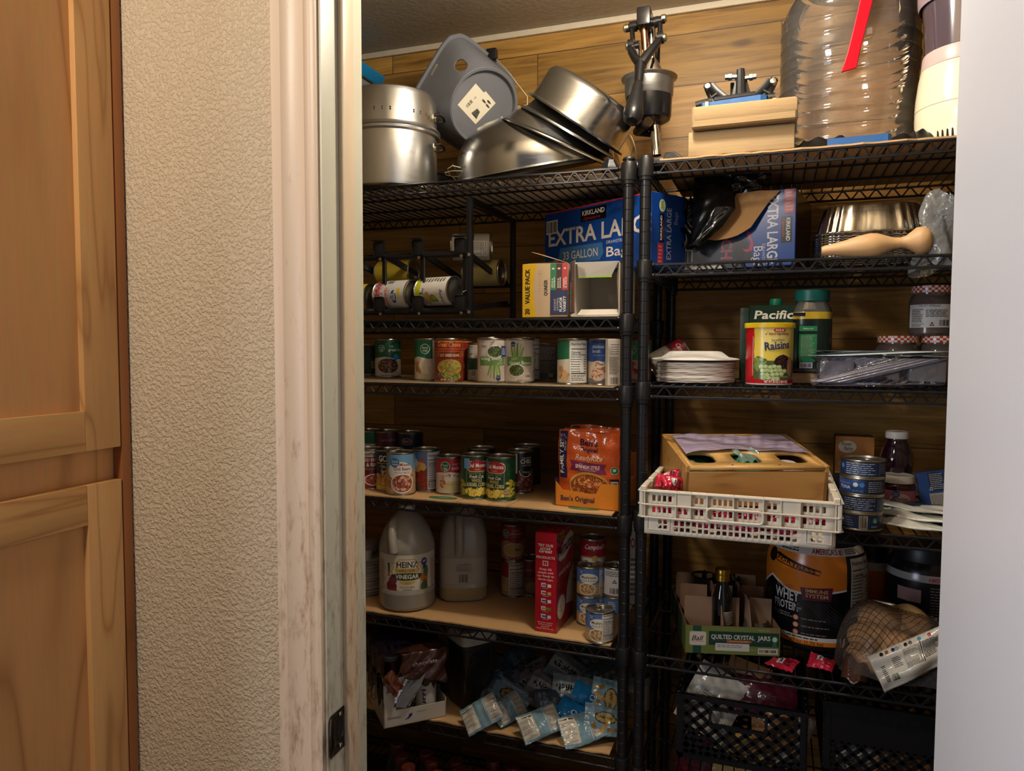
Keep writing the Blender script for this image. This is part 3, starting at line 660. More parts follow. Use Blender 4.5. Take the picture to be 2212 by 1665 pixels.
q = J(1401, 263, -.05)-o0; mb = MB(); mb.lathe([(0, -.006), (.010, -.004), (.012, .004), (.010, .010), (0, .010)], 14, mat=basis((0, -1, -.2), (0, 0, 1), q+Vector((0, .0, 0)))); mb.obj('drain_spout', plain('brass_nut', 'b09070', .25, 1), t)
# top block and pivots
q = J(1393, 42)-o0; mb = MB(); mb.box(q, (.032, .05, .042), bev=.004); mb.tube([J(1352, 62)-o0, J(1436, 42)-o0], .009, 12)
mb.tube([J(1366, 58)-o0, J(1376, 56)-o0], .0125, 14); mb.tube([J(1412, 50)-o0, J(1424, 46)-o0], .0125, 14); mb.obj('head_block', M_cast, t)
def bolt(pt, d, r=.0095, par=None):
    mb = MB(); mb.lathe([(0, .008), (r*.7, .007), (r, .004), (r, -.006), (0, -.006)], 12, mat=basis(d, (0, 0, 1), Vector(pt)-o0)); mb.obj('pivot_bolt', M_zinc, par or t)
xd = (J(1436, 42)-J(1352, 62)).normalized()
for pt, sgn in ((J(1353, 61), -1), (J(1434, 40), 1), (J(1358, 100, -.02), -1), (J(1434, 82, -.02), 1), (J(1371, 165, .0), -1), (J(1425, 160, .0), 1)): bolt(pt, xd*sgn)
for a, b in ((J(1365, 58), J(1368, 98, -.015)), (J(1426, 46), J(1426, 84, -.015)), (J(1377, 100), J(1376, 165)), (J(1421, 90), J(1420, 160))):
    mb = MB(); mb.tube([Vector(a)-o0, Vector(b)-o0], .006, 8, flat=1.3)
    for e in (a, b): mb.tube([Vector(e)-o0-xd*.005, Vector(e)-o0+xd*.005], .0115, 12)
    mb.obj('link_arm', M_cast, t)
mb = MB(); fk = [J(1364, 98, -.03), J(1364, 112, -.045), J(1372, 126, -.06), J(1382, 136, -.07)]; fr_ = [J(1426, 84, -.03), J(1416, 97, -.045), J(1402, 114, -.06), J(1386, 136, -.07)]
mb.tube([v-o0 for v in fk], [.008, .009, .0095, .012], 10); mb.tube([v-o0 for v in fr_], [.009, .010, .011, .012], 10)
mb.tube([J(1384, 133, -.068)-o0, J(1382, 155, -.08)-o0, J(1379, 186, -.10)-o0], [.0125, .011, .0095], 12)
for e in (J(1364, 98, -.03), J(1427, 82, -.03)): mb.tube([e-o0-xd*.007, e-o0+xd*.007], .014, 14)
lv = mb.obj('lever', M_cast, t)
mb = MB(); hd = (J(1365, 262, -.16)-J(1379, 180, -.10)); hl = hd.length
mb.lathe([(0, 0), (.010, .0), (.0125, .01), (.014, hl*.3), (.019, hl*.55), (.0225, hl*.78), (.021, hl*.92), (.013, hl*1.01), (0, hl*1.03)], 24, mat=basis(hd, (1, 0, 0), J(1379, 180, -.10)-o0)); mb.obj('hand_grip', plain('grip_plastic', '161618', .3), lv)
# --- cardboard liner of the right top tier
xr0, xr1 = XRp+.03, XRp+1.19
def liner(name, label, x0, x1, y0, y1, z, th=.0035, wob=.004, seed=3, mat=None, art=None, front=None):
    R = random.Random(seed); t = thing(name, label, 'cardboard', ((x0+x1)/2, (y0+y1)/2, z)); mb = MB(); k = 60; fr = []
    for i in range(k+1):
        x = x0+(x1-x0)*i/k-(x0+x1)/2; fr.append((x, y0-(y0+y1)/2+R.uniform(-wob, wob)))
    pts = fr+[((x1-x0)/2, (y1-y0)/2), (-(x1-x0)/2, (y1-y0)/2)]; mb.prism(pts, 0, th)
    mb.obj('sheet', mat or M_board, t, 20)
    if art:
        m2 = MB(); m2.art(art, lambda u, v, o: (u, v, th+o)); m2.obj('sheet_print', M_print, t, 0)
    return t
liner('shelf_liner', 'torn edged cardboard sheet under the citrus press and wood blocks', xr0, xr1, SY0+.003, SY1-.03, ZR[0]+.0005)
liner('shelf_liner', 'cardboard sheet under the steamer pot and steel bowls', XLp-1.18, XLp-.03, SY0+.05, SY1-.02, ZL[0]-.0001, th=.0004, mat=plain('pale_liner', 'dccab0', .7))
# --- wood offcuts and the upturned cutter on them
M_2x4 = wood('sawn_pine', 'bea176', 'ac9066', '80643e', 'X', 1.3, .75, 9, .4)
a = on_z(1486, 339, ZR1); b = on_z(1716, 320, ZR1); d = (b-a); d.z = 0; rz = math.atan2(d.y, d.x); wl = d.length
t = thing('wood_offcut', 'longer sawn pine offcut resting on the torn cardboard', 'wood block', a+d/2, rz); mb = MB()
mb.box((0, .062, .0265), (wl, .124, .052), bev=.0035); mb.obj('block', M_2x4, t)
t2 = thing('wood_offcut', 'upper sawn pine offcut carrying the blue cutter frame', 'wood block', a+d/2+Vector((.002, -.016, .0535)), rz-.01)
mb = MB(); mb.box((.004, .055, .023), (wl*.975, .122, .046), bev=.0035, seg=1); mb.box((.006, .0545, .03), (wl*.968, .124, .03), bev=.006); mb.obj('block', wood('sawn_pine_dark', 'b0946a', '9c8058', '745a3a', 'X', 1.3, .8, 8, .5), t2)
zc_ = a.z+.0995; YK = a.y+.02
def K(px, py, dy=0): return on_y(px, py, YK+dy)
o0 = K(1588, 240); o0 = Vector((o0.x, YK, zc_)); t = thing('wedge_cutter', 'upturned blue framed wedge cutter with black feet on the wood offcuts', 'kitchen cutter', o0)
M_blue = plain('blue_enamel', '2f5f9c', .4, bump=(60, .3, .002), var=.15)
mb = MB(); Lp = [(-.068, 0), (.052, 0), (.064, .008), (.068, .02), (.055, .085), (.04, .1), (-.05, .1), (-.066, .085), (-.072, .01)]
mb.prism(Lp, .003, .022, mat=Matrix.Rotation(rad(-2.5), 4, 'Y')); mb.obj('blue_frame', M_blue, t, 30)
M_ftp = plain('black_cast_plastic', '1c1c1d', .4, bump=(60, .2, .002))
mb = MB(); mb.tube([(-.085, .02, .022), (-.05, .02, .028)], .008, 10); mb.tube([(-.045, .015, .027), (.04, .02, .032)], .007, 10); mb.tube([(.066, .02, .02), (.08, .02, .02)], .011, 12); mb.obj('cross_shaft', M_ftp, t)
def foot(pts, w, nm='foot', ribs=True):
    mb = MB(); p0, p1 = [Vector(q)-o0 for q in pts]; dr = p1-p0; x = Vector((0, 1, 0)).cross(dr).normalized()
    for sgn in (-1, 1): mb.tube([p0+x*w*sgn, p0.lerp(p1, .6)+x*w*.55*sgn, p1+x*w*.4*sgn], .0035, 6, flat=2.5)
    mb.tube([p0+Vector((0, .012, 0)), p1+Vector((0, .012, 0))], [w*.95, w*.55], 8, flat=.25)
    mb.tube([p0.lerp(p1, .45)-x*w*.7, p0.lerp(p1, .45)+x*w*.7], .003, 5); mb.tube([p1-dr.normalized()*.002, p1+dr.normalized()*.006], w*.55, 10)
    f = mb.obj(nm, M_ftp, t); return f
f1 = foot((K(1552, 222, .02), K(1530, 188, .03)), .016); f2 = foot((K(1644, 216, .02), K(1670, 176, .03)), .016)
for f, q, d_ in ((f1, K(1529, 189, .014), (0, -1, .3)), (f2, K(1670, 178, .014), (0, -1, .3))):
    mb = MB(); mb.lathe([(0, .008), (.006, .007), (.007, 0), (.005, -.006), (0, -.006)], 10, mat=basis(d_, (1, 0, 0), q-o0)); mb.obj('foot_bolt', M_zinc, f)
mb = MB(); p0, p1 = K(1601, 219, .03)-o0, K(1600, 150, .03)-o0
mb.tube([p0, p1.lerp(p0, .25), p1], [.013, .010, .0085], 10); mb.tube([p0+Vector((-.014, .005, 0)), p1.lerp(p0, .25)+Vector((-.006, .005, 0))], [.011, .006], 6, flat=.5); mb.tube([p0+Vector((.014, .005, 0)), p1.lerp(p0, .25)+Vector((.006, .005, 0))], [.011, .006], 6, flat=.5)
mb.tube([p0+Vector((-.02, .02, 0)), p1.lerp(p0, .3)+Vector((-.019, .02, 0))], .0045, 6); f3 = mb.obj('foot', M_ftp, t)
for px in (1577, 1623):
    s_ = -1 if px < 1600 else 1; mb = MB(); mb.lathe([(0, .011), (.0065, .010), (.0065, .004), (.008, .003), (.008, -.004), (.005, -.005), (.005, -.016), (0, -.016)], 6, mat=basis((s_, 0, .08), (0, 0, 1), K(px, 166, .03)-o0)); mb.obj('foot_bolt', M_zinc, f3)
for q, s_ in ((K(1527, 228), -1), (K(1673, 220), 1)):
    mb = MB(); mb.lathe([(0, .004), (.011, .003), (.011, -.004), (0, -.004)], 6, mat=basis((s_, 0, 0), (0, 0, 1), q-o0)); mb.obj('side_bolt', M_zinc, t)
# --- wedge spare foot beside the press
p = on_y(1458, 343, 1.70); t = thing('grip_wedge', 'small black grippy wedge foot beside the citrus press post', 'foot', (p.x, 1.70, ZR1), rad(-8)); mb = MB()
mb.prism([(-.027, 0), (.028, 0), (.024, .006), (.004, .022), (-.017, .022)], -.02, .02, mat=Matrix.Rotation(pi/2, 4, 'X')); mb.obj('wedge', M_clip, t, 20, mods=[('BEVEL', dict(width=.0025, segments=2))])
# --- clear barrel jug
p = Vector((on_y(1832, 150, 1.93).x, 1.93, ZR1)); t = thing('barrel_jug', 'huge clear ribbed plastic barrel jug with red handle strap', 'jug', p, rad(0))
mb = MB(); zs = []; k = 90
def jr(z, a):
    q = .150
    if z < .03: q *= .90+.10*math.sqrt(max(0, z/.03))
    q += .0022*math.exp(-(((z % .034)-.017)/.0045)**2) if .03 < z < .36 else 0
    q += .0015*sin(3*a+z*30) + .003*sin(z*9+.4)
    if .19 < z < .23: q -= .002
    if z > .33: q *= 1-((z-.33)/.12)**2*.35
    return q
mb.grid(lambda u, v: ((jr(v*.43, 2*pi*u)*cos(2*pi*u), jr(v*.43, 2*pi*u)*.9*sin(2*pi*u), v*.43+.001)), 80, 190)
mb.lathe([(.0, .012), (.09, .006), (.134, .001)], 40); mb.lathe([(.098, .431), (.07, .44), (.06, .445), (.06, .47)], 40)
mb.obj('jug_body', clear('clear_pet', 'f6efe4', .04, .07, (7, .12, .01), 1.45), t, 60)
mb = MB(); mb.lathe([(.064, .445), (.066, .475), (0, .478)], 32); mb.obj('jug_cap', plain('red_plastic', 'd4142a', .35), t)
A, B, D = [on_y(x, y, 1.775)-p for x, y in ((1874, -8), (1853, 78), (1834, 151))]; mb = MB(); wv = Vector((.0155, .003, .004))
pt = [A, B, B.lerp(D, .4), D]; wd = [.9, .85, .85, 1.0]
mb.raw([q+wv*w_*s_+Vector((0, dy, 0)) for dy in (0, .006) for q, w_ in zip(pt, wd) for s_ in (-1, 1)], [(0, 1, 3, 2), (2, 3, 5, 4), (4, 5, 7, 6), (8, 10, 11, 9), (10, 12, 13, 11), (12, 14, 15, 13), (6, 7, 15, 14), (0, 2, 10, 8), (2, 4, 12, 10), (4, 6, 14, 12), (1, 9, 11, 3), (3, 11, 13, 5), (5, 13, 15, 7)])
mb.obj('handle_strap', MATS['red_plastic'], t, 20, mods=[('BEVEL', dict(width=.0015, segments=2))])
mb = MB(); mb.tube([A+Vector((0, .003, 0)), A+Vector((.01, .03, .02)), A+Vector((.012, .06, .03))], .006, 8); mb.obj('strap_hinge', MATS['red_plastic'], t)
q = on_y(1765, 275, 1.95); tt = thing('bottle_stopper', 'loose red plastic stopper inside the clear barrel jug', 'stopper', (q.x, 1.93, ZR1+.0135)); mb = MB(); mb.lathe([(0, .018), (.033, .018), (.036, .014), (.036, .0), (.033, 0)], 24); mb.obj('cap_shell', MATS['red_plastic'], tt)
# --- black film trays and a blue cutter plate lying flat
M_tray = plain('thin_black_plastic', '101012', .3, bump=(20, .3, .004))
def tray(label, px, py, Y, w, d, h, rz=0):
    c = on_y(px, py, Y); t = thing('plastic_tray', label, 'tray', (c.x, Y, ZR1), rz, 'black trays on the top shelf'); mb = MB()
    def f(u, v):
        x, y = (u-.5)*w, (v-.5)*d; e = max(abs(u-.5), abs(v-.5))*2; z = h*(1-max(0, (e-.62)/.38)**.6)+.004*sin(u*19)*(e < .6)+.001
        return (x, y, z)
    mb.grid(f, 30, 18); mb.obj('tray_shell', M_tray, t, 50, mods=[('SOLIDIFY', dict(thickness=.001))]); return t
tray('small black thin plastic tray between the wood offcuts and blue plate', 1778, 312, 1.70, .13, .07, .022, .03)
tray('black thin plastic tray under the clear jug behind the blue plate', 1905, 300, 1.752, .16, .045, .03, .0)
tray('black folded plastic tray beside the cream blender base', 1985, 290, 1.76, .075, .10, .034, .3)
a = on_z(1787, 316, ZR1); b = on_z(1929, 303, ZR1); d = b-a; d.z = 0
t = thing('cutter_plate', 'flat blue enamel cutter plate lying on the torn cardboard', 'kitchen cutter', a+d/2+Vector((0, .004, 0)), math.atan2(d.y, d.x)); w_ = d.length/2
mb = MB(); mb.prism([(-w_, 0), (w_*.86, 0), (w_*.96, .006), (w_, .016), (w_*.9, .055), (-w_*.9, .055)], .001, .016); mb.obj('plate', M_blue, t, 30)
# --- blender
c = on_y(2086, 292, 1.79); p = Vector((c.x, 1.79, ZR1)); t = thing('blender', 'cream blender with smoky jar beside the open door', 'blender', p)
M_cream = plain('cream_plastic', 'ece2c4', .22, coat=.3); mb = MB()
mb.lathe([(0, 0), (.084, .0), (.0885, .004), (.0945, .03), (.0965, .07), (.096, .084)], 44); mb.obj('base_lower', M_cream, t)
mb = MB(); mb.lathe([(.0952, .084), (.0965, .085), (.0955, .11), (.091, .15), (.0875, .168), (.0, .17)], 44); mb.obj('base_upper', M_cream, t)
mb = MB(); mb.lathe([(.0865, .169), (.087, .172), (.085, .196), (.084, .2), (0, .201)], 44); mb.obj('jar_collar', plain('pinkish_plastic', 'c8b4b0', .3), t)
mb = MB(); mb.lathe([(.081, .202), (.084, .26), (.088, .3), (.092, .40), (.0905, .40), (.084, .28), (.079, .21)], 44); mb.obj('jar', clear('smoky_jar', '8a7884', .05, .35), t)
mb = MB(); mb.lathe([(.0, .203), (.02, .205), (.02, .22), (.0, .23)], 16); mb.box((0, 0, .226), (.06, .012, .002)); mb.obj('blades', M_ssd, t)
mb = MB(); mb.lathe([(.094, .30), (.0965, .31), (.0975, .335), (.0965, .365), (.093, .37)], 44); mb.obj('jar_band', plain('mauve_plastic', '9c8690', .3), t)
mb = MB()
for i in range(9): a = -pi/2-.75+i*.1; mb.box((.0935*cos(a), .0935*sin(a), .019), (.003, .0018, .02), mat=None)
mb.obj('vent_slots', M_dark, t)
# ------------------------------------------------------------------ tins and cartons
M_tin = plain('tinplate', 'b8b4aa', .28, 1); M_label = inked('can_label', .38, coat=.15); M_tind = plain('tin_lid', 'a8a49a', .34, 1)
def vnut(a, x0, x1, h, bg='efece4'): return a.facts(x0, 6, x1, h-4, bg)
def can(label, pos, art, r=.037, h=.110, group=None, ph=0, rot=None, bg='e8e4da', name='food_can', tab=False, ridge=False, rz=None):
    t = thing(name, label, 'can', pos, (look(Vector(pos)) if rz is None else rz)+ph, group, rot)
    b = .004; mb = MB()
    mb.lathe([(0, .002), (r-.003, .002), (r-.0025, .0), (r+.0006, .0), (r+.0012, .0015), (r+.0008, .003), (r-.0006, b), (r-.0006, h-b), (r+.0008, h-.003), (r+.0012, h-.0015), (r+.0006, h), (r-.0022, h), (r-.003, h-.004)], 44)
    mb.obj('can_body', M_tin, t)
    mb = MB(); q = r-.0028; mb.lathe([(q, h-.0038), (q*.86, h-.0038), (q*.83, h-.0046), (q*.6, h-.0046), (q*.57, h-.004), (0, h-.004)], 36)
    if tab:
        mb.tube([(-.004+.009*cos(a*pi/8), .008+.010*sin(a*pi/8), h-.0028) for a in range(16)], .0013, 6, closed=True); mb.lathe([(.004, h-.0035), (.003, h-.002), (0, h-.002)], 10)
    mb.obj('lid', M_tind, t)
    n = 44; R_ = r-.0002; du = 2*pi*R_/n*1000; mb = MB()
    mb.lathe([(R_, b+.0005, bg), (R_, h-b-.0005)], n)
    if art:
        # base seams sit at multiples of the same step as the print cuts
        mb.art(art, cyl_fn(R_), du, off=.0003, clip=(-pi*R_*999, pi*R_*999, (b+.0006)*1000, (h-b-.0006)*1000))
    mb.obj('label', M_label, t); return t
def ptY(px, Y, z): return Vector((on_y(px, 750, Y).x, Y, z))
def carton(name, label, cat, A, B, h, d, colors, arts=None, group=None, mat=None, bev=.0015, open_top=False, tilt=None):
    """A, B: front base corners seen left and right; colors (front, side, top); arts: face -> fn(w_mm, h_mm)"""
    A, B = Vector(A), Vector(B); v = B-A; v.z = 0; w = v.length; rz = math.atan2(v.y, v.x)
    t = thing(name, label, cat, A, rz, group)
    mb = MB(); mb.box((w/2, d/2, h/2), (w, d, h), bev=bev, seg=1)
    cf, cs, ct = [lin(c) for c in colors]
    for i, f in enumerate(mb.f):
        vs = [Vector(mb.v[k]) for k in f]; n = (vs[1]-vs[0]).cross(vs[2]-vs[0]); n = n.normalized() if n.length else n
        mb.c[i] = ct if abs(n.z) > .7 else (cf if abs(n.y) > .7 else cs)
    fr = {'front': ((0, 0, 0), (1, 0, 0), (0, 0, 1), w, h), 'right': ((w, 0, 0), (0, 1, 0), (0, 0, 1), d, h), 'left': ((0, d, 0), (0, -1, 0), (0, 0, 1), d, h), 'top': ((0, 0, h), (1, 0, 0), (0, 1, 0), w, d)}
    for k, fn in (arts or {}).items():
        o, u, vv, ww, hh = fr[k]; a = Art(); fn(a, ww*1000, hh*1000); mb.art(a, plane_fn(o, u, vv), clip=(.3, ww*1000-.3, .3, hh*1000-.3))
    mb.obj('carton', mat or M_print, t, 25); return t
def greenlogo(a, x, y, r): a.ell(x, y, r, r, 'e9ede2'); a.ell(x, y, r*.9, r*.9, '1f6a44'); a.text('food', x, y+r*.05, r*.42, 'eef2e8', bold=.01); a.text('club', x, y-r*.52, r*.42, 'eef2e8', bold=.01); return a
# ----- second tier, left: tin rack
Z2 = ZL[1]+.002; YR0, YR1 = 1.70, 2.02; rx = on_y(1015, 600, YR0).x
rack = thing('can_rack', 'black steel slatted tin dispenser rack on the second shelf', 'rack', (rx-.2, YR0, Z2)); o0 = Vector((rx-.2, YR0, Z2))
M_rack = plain('black_powder_coat', '17171a', .38, bump=(80, .12, .001))
zt = ZL[0]-.034-Z2; xr_ = .2; xl_ = -.36
for x in (xr_, xl_):
    for y in (0, YR1-YR0): mb = MB(); mb.box((x, y, zt/2), (.014, .014, zt), bev=.0015); mb.obj('upright', M_rack, rack)
    mb = MB(); mb.box((x, (YR1-YR0)/2, zt-.008), (.013, YR1-YR0, .014), bev=.0015); mb.obj('top_bar', M_rack, rack)
def zz(py, Y=YR0): return on_y(1000, py, Y).z-Z2
zhi, zlo = zz(548), zz(671)
for z, y in ((zhi, .0), (zlo, .0), (zhi-.055, YR1-YR0), (zlo+.03, YR1-YR0)): mb = MB(); mb.tube([(xl_, y, z), (xr_, y, z)], .0085 if y == 0 else .006, 10); mb.obj('cross_tube', M_rack, rack)
xs = [on_y(px, 650, YR0).x-o0.x for px in (826, 909, 1000)]
xs = [xs[0]-.115]+xs
for i, x in enumerate(xs):
    for z, dz in ((zhi, -.055), (zlo, .03)):
        mb = MB(); mb.prism([(0, -.012), (.30, dz-.012+.0), (.30, dz+.002), (.0, .004)], -.004, .004, mat=Matrix(((0, 0, 1, x+.004), (1, 0, 0, .006), (0, 1, 0, z+.01), (0, 0, 0, 1)))); 
        mb.box((x-.002, -.012, z+.018), (.030, .004, .040), bev=.006, mat=Matrix.Translation((0, 0, 0))); mb.box((x-.002, .001, z+.0), (.030, .026, .003))
        if z == zhi: mb.box((x-.002, -.019, z+.041), (.030, .016, .003), bev=.001)
        mb.obj('lane_rail', M_rack, rack)
        mb = MB(); mb.lathe([(0, .0), (.0038, .001), (.0042, .003), (0, .0035)], 12, mat=basis((0, -1, 0), (1, 0, 0), (x+.0, -.0085, z-.006))); mb.obj('rack_screw', M_zinc, rack)
    if i < 4:
        mb = MB(); mb.box((x+.003, .004, (zhi+zlo)/2), (.008, .006, zhi-zlo), bev=.001); mb.tube([(x+.012, -.004, zhi), (x+.013, -.004, (zhi+zlo)/2-.02), (x+.004, -.012, zlo+.045)], .003, 6); mb.obj('lane_post', M_rack, rack)
for z in (zhi-.004, zlo-.004): mb = MB(); mb.lathe([(0, .0), (.0038, .001), (.0042, .003), (0, .0035)], 12, mat=basis((0, -1, 0), (1, 0, 0), (xr_+.001, -.007, z))); mb.obj('rack_screw', M_zinc, rack)
rackcans = []
def rackcan(label, px, pz, Y, art, bg, ph=0, h=.110, dx=.008):
    q = on_y(px, pz, Y); p = Vector((q.x-h/2+dx, Y, q.z)); return can(label, p, art, .0365, h, 'tins lying in the rack', rot=(ph, pi/2, 0), bg=bg)
YC = YR0+.030
a = Art(); a.rect(-60, 4, 60, 20, 'c9d22a'); a.poly([(-60, 20), (-30, 17), (-10, 22), (8, 17), (20, 24), (60, 16), (60, 10), (-60, 10)], 'c9d22a'); a.text('PEAR DICES', 16, 27, 6, '4d4a44', w=44, al='C'); a.text('in Juice', 30, 19, 5, '7c8a2c', shear=.3)
a.ell(21, 42, 18, 9, 'b99a4a'); a.ell(21, 42, 16, 7.6, 'd0ad62'); a.poly([(12, 53), (22, 50), (33, 54), (30, 64), (36, 72), (24, 74), (14, 68), (10, 60)], '7f8a2e'); a.ell(20, 62, 6, 9, 'aab04a'); a.text('Redmo', 18, 84, 10, '55504a', w=40, shear=.35); a.lines(-38, 22, -22, 96, 8, '6a6660'); 
rackcan('white and lime pear tin lying at the rack front, beside the upright', 949, 630, YC, a, 'e9e4da', ph=.25)
a = Art(); a.rect(-60, 0, 60, 36, 'd3b9b6'); a.blobs(0, 22, 60, 13, 420, 2.3, ['a8283c', 'c24a58', '8c1c30', 'd98088'], .8, 3); a.ell(2, 30, 44, 3.2, 'e3ddd6'); a.rect(-60, 33, 60, 104, 'd5d3cd'); a.text('CRANBERRY', 12, 43, 8.5, 'c23a34', w=58, bold=.03); a.text('WHOLE BERRY', 10, 55, 4.4, '7a7a7c', w=42); a.text('SAUCE', 18, 36, 4.4, '7a7a7c', w=18)
a.ell(8, 72, 19, 10.5, 'eef0f2'); a.ell(8, 72, 17.5, 9.4, '1d3f80'); a.poly([(-2, 77), (8, 79), (20, 76), (16, 70), (8, 74)], '5aa0d0'); a.text('Ocean', 5, 72.5, 6.5, 'f4f4f0', bold=.02, shear=.2); a.text('Spray', 9, 66, 6, 'f4f4f0', bold=.02, shear=.2); a.rect(-14, 84, 8, 93, 'e8c93a'); a.bars(-46, 42, -28, 66)
rackcan('cranberry sauce tin lying between two rack lanes', 857, 637, YC, a, 'd5d3cd', ph=.2)
a = Art(); a.bars(-16, 72, 8, 98, 'd8c85a', '4a4a2a'); a.lines(10, 66, 40, 100, 9, '6a6020'); a.lines(-36, 60, -22, 100, 5, '6a6020')
rackcan('yellow tin lying at the rack front half hidden by the jamb', 765, 644, YC, a, 'd9bc24', ph=.1)
a = Art(); a.lines(-46, 20, -14, 60, 12, '55524c'); a.rect(-46, 62, -14, 64, '3a3834'); a.facts(-12, 52, 30, 100); a.text('Nutrition', -2, 30, 6, '4a4640')
rackcan('white tin with nutrition panel lying on the rack top tier', 1010, 532, YR0+.15, a, 'cfc8ba', ph=-.3)
for px, py, Y, bg, lb in ((852, 590, 1.86, 'b8a030', 'yellow tin deep inside the rack behind the cranberry tin'), (1040, 590, 1.92, 'b0a468', 'pale tin deep inside the rack behind the uprights'), (880, 640, 1.845, '6b6a64', 'grey tin queued behind the cranberry tin')):
    rackcan(lb, px, py, Y, None, bg)
# ----- second tier, left: oatmeal cartons
def q_front(a, w, h):
    a.rect(0, 0, w*.245, h, 'e3b51e'); a.poly([(w*.245, h), (w*.30, h), (w*.25, h*.7), (w*.245, h*.45)], 'e3b51e'); a.rect(w*.27, 0, w*.62, h, 'cbb08c')
    a.poly([(w*.245, 0), (w*.31, 0), (w*.26, h*.3), (w*.25, h*.5), (w*.26, h*.75), (w*.33, h), (w*.2, h), (w*.2, 0)], 'e3b51e')
    for i in range(16): y = h*(.03+.055*i); a.poly([(w*.36, y), (w*.47, y+h*.035), (w*.36, y+h*.008)], 'b99c76')
    a.text('20   VALUE PACK', w*.165, h*.05, w*.10, '2f2a22', w=h*.86, bold=.03, rot=pi/2, al='L')
    a.text('QUAKER', w*.555, h*.40, w*.075, '2a2f3a', w=h*.30, bold=.04, rot=pi/2, al='L')
    for i, (c, n, t1, t2) in enumerate((('2f7c52', '8', 'APPLES &', 'CINNAMON'), ('4a2a26', '8', 'MAPLE &', 'BROWN SUGAR'), ('b83a40', '4', 'CINNAMON', '& SPICE'))):
        x0 = w*(.62+.127*i); a.rect(x0, h*.5, x0+w*.127, h, c); a.text(n, x0+w*.085, h*.90, w*.055, 'efe8dc', rot=pi/2, bold=.03); a.text(t1, x0+w*.055, h*.54, w*.03, 'efe8dc', w=h*.18, rot=pi/2, al='L', bold=.02); a.text(t2, x0+w*.10, h*.54, w*.03, 'efe8dc', w=h*.2, rot=pi/2, al='L', bold=.02)
    a.rect(w*.62, h*.04, w, h*.5, '2b3358'); a.text('INSTANT', w*.74, h*.12, w*.04, 'd8d4cc', w=h*.22, rot=pi/2, al='L'); a.text('OATMEAL', w*.80, h*.12, w*.04, 'd8d4cc', w=h*.24, rot=pi/2, al='L'); a.text('FLAVOR', w*.88, h*.10, w*.06, 'f4f0e8', w=h*.27, rot=pi/2, al='L', bold=.04); a.text('VARIETY', w*.96, h*.09, w*.06, 'f4f0e8', w=h*.30, rot=pi/2, al='L', bold=.04)
A = ptY(1128, 1.668, Z2); B = ptY(1226, 1.668, Z2); hq = on_y(1128, 571, 1.668).z-Z2
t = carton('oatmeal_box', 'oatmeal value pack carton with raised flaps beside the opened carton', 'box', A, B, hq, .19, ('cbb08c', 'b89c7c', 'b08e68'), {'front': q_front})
w = (B-A).length
for pts in ([(0, 0, hq), (w*.95, .0, hq), (w*.45, .12, hq+.020), (.01, .12, hq+.016)], [(w, .0, hq), (w, .1, hq), (w*.22, .09, hq+.032), (w*.17, .01, hq+.03)]):
    mb = MB(); mb.raw(pts, [(0, 1, 2, 3)]); mb.obj('flap', plain('kraft_inside', 'c4a27a', .8), t, 0, mods=[('SOLIDIFY', dict(thickness=.0008))])
A = ptY(1231, 1.668, Z2); B = ptY(1338, 1.668, Z2); w = (B-A).length; d = .19; h = hq
t = thing('opened_carton', 'opened empty white lined oatmeal carton with torn flap', 'box', A); mb = MB(); k = .0016
for c0, sz, col in (((w/2, d/2, k), (w, d, k*2), 'd9d2c4'), ((k, d/2, h/2), (k*2, d, h), 'd8d2c6'), ((w-k, d/2, h/2), (k*2, d, h), 'd8d2c6'), ((w/2, d/2, h-k), (w, d, k*2), 'd6cfbe'), ((w/2, d-k, h/2), (w, k*2, h), 'cfc9c0')): mb.box(c0, sz, lin(col), bev=.0004, seg=1)
a = Art(); a.blobs(w*830, h*330, 8, 10, 22, 3.2, ['9a7a58', '86684a'], .8, 7); a.blobs(w*840, h*180, 9, 6, 16, 3.2, ['9a8468', '8a7458'], .8, 8); a.blobs(w*800, h*700, 7, 8, 18, 3, ['8a6a50', '7c5e46'], .8, 9); a.rect(0, h*190, w*1000, h*192, '8c867c')
mb.art(a, plane_fn((0, d-2*k-.0005, 0), (1, 0, 0), (0, 0, 1)), clip=(2, w*1000-4, 2, h*1000-4)); mb.obj('carton', M_print, t, 0)
mb = MB(); mb.raw([(w*.14, -.001, h), (w*.97, -.001, h), (w*.8, .012, h*.74), (w*.14, .012, h*.72)], [(3, 2, 1, 0)], lin('e6e2d8')); a = Art(); W_ = w*830; a.rect(0, h*240, W_, h*280, 'd8c84a'); a.rect(0, 0, W_*.81, h*50, '96bf3a')
for i, c in enumerate(('8a8478', '3a3a38', 'c9a03a', '3a62a8', '8a6a4a')): a.rect(W_*(.1+.1*i), h*252, W_*(.17+.1*i), h*268, c)
a.lines(W_*.2, h*130, W_*.5, h*150, 1, '6a665e'); mb.art(a, plane_fn((w*.14, .0115, h*.722), (1, 0, 0), (0, -.045, 1)), clip=(0, W_*.99, 0, h*275)); mb.obj('top_flap', M_print, t, 0, mods=[('SOLIDIFY', dict(thickness=.0006, offset=0))])
mb = MB(); mb.raw([(.0, -.001, .004), (.022, -.040, .008), (.022, -.040, h*1.01), (0, -.001, h)], [(0, 1, 2, 3)], lin('b8a68a')); a = Art(); hh = h*1000
a.rect(0, hh*.02, 46, hh*.97, '3a4f78'); a.bars(20, hh*.62, 42, hh*.93, 'b4a088', '4a4038'); a.rect(22, hh*.04, 33, hh*.6, 'a8443a'); a.rect(34, hh*.04, 45, hh*.6, '9a7a2e'); a.lines(2, hh*.05, 18, hh*.6, 16, 'a8b4a8')
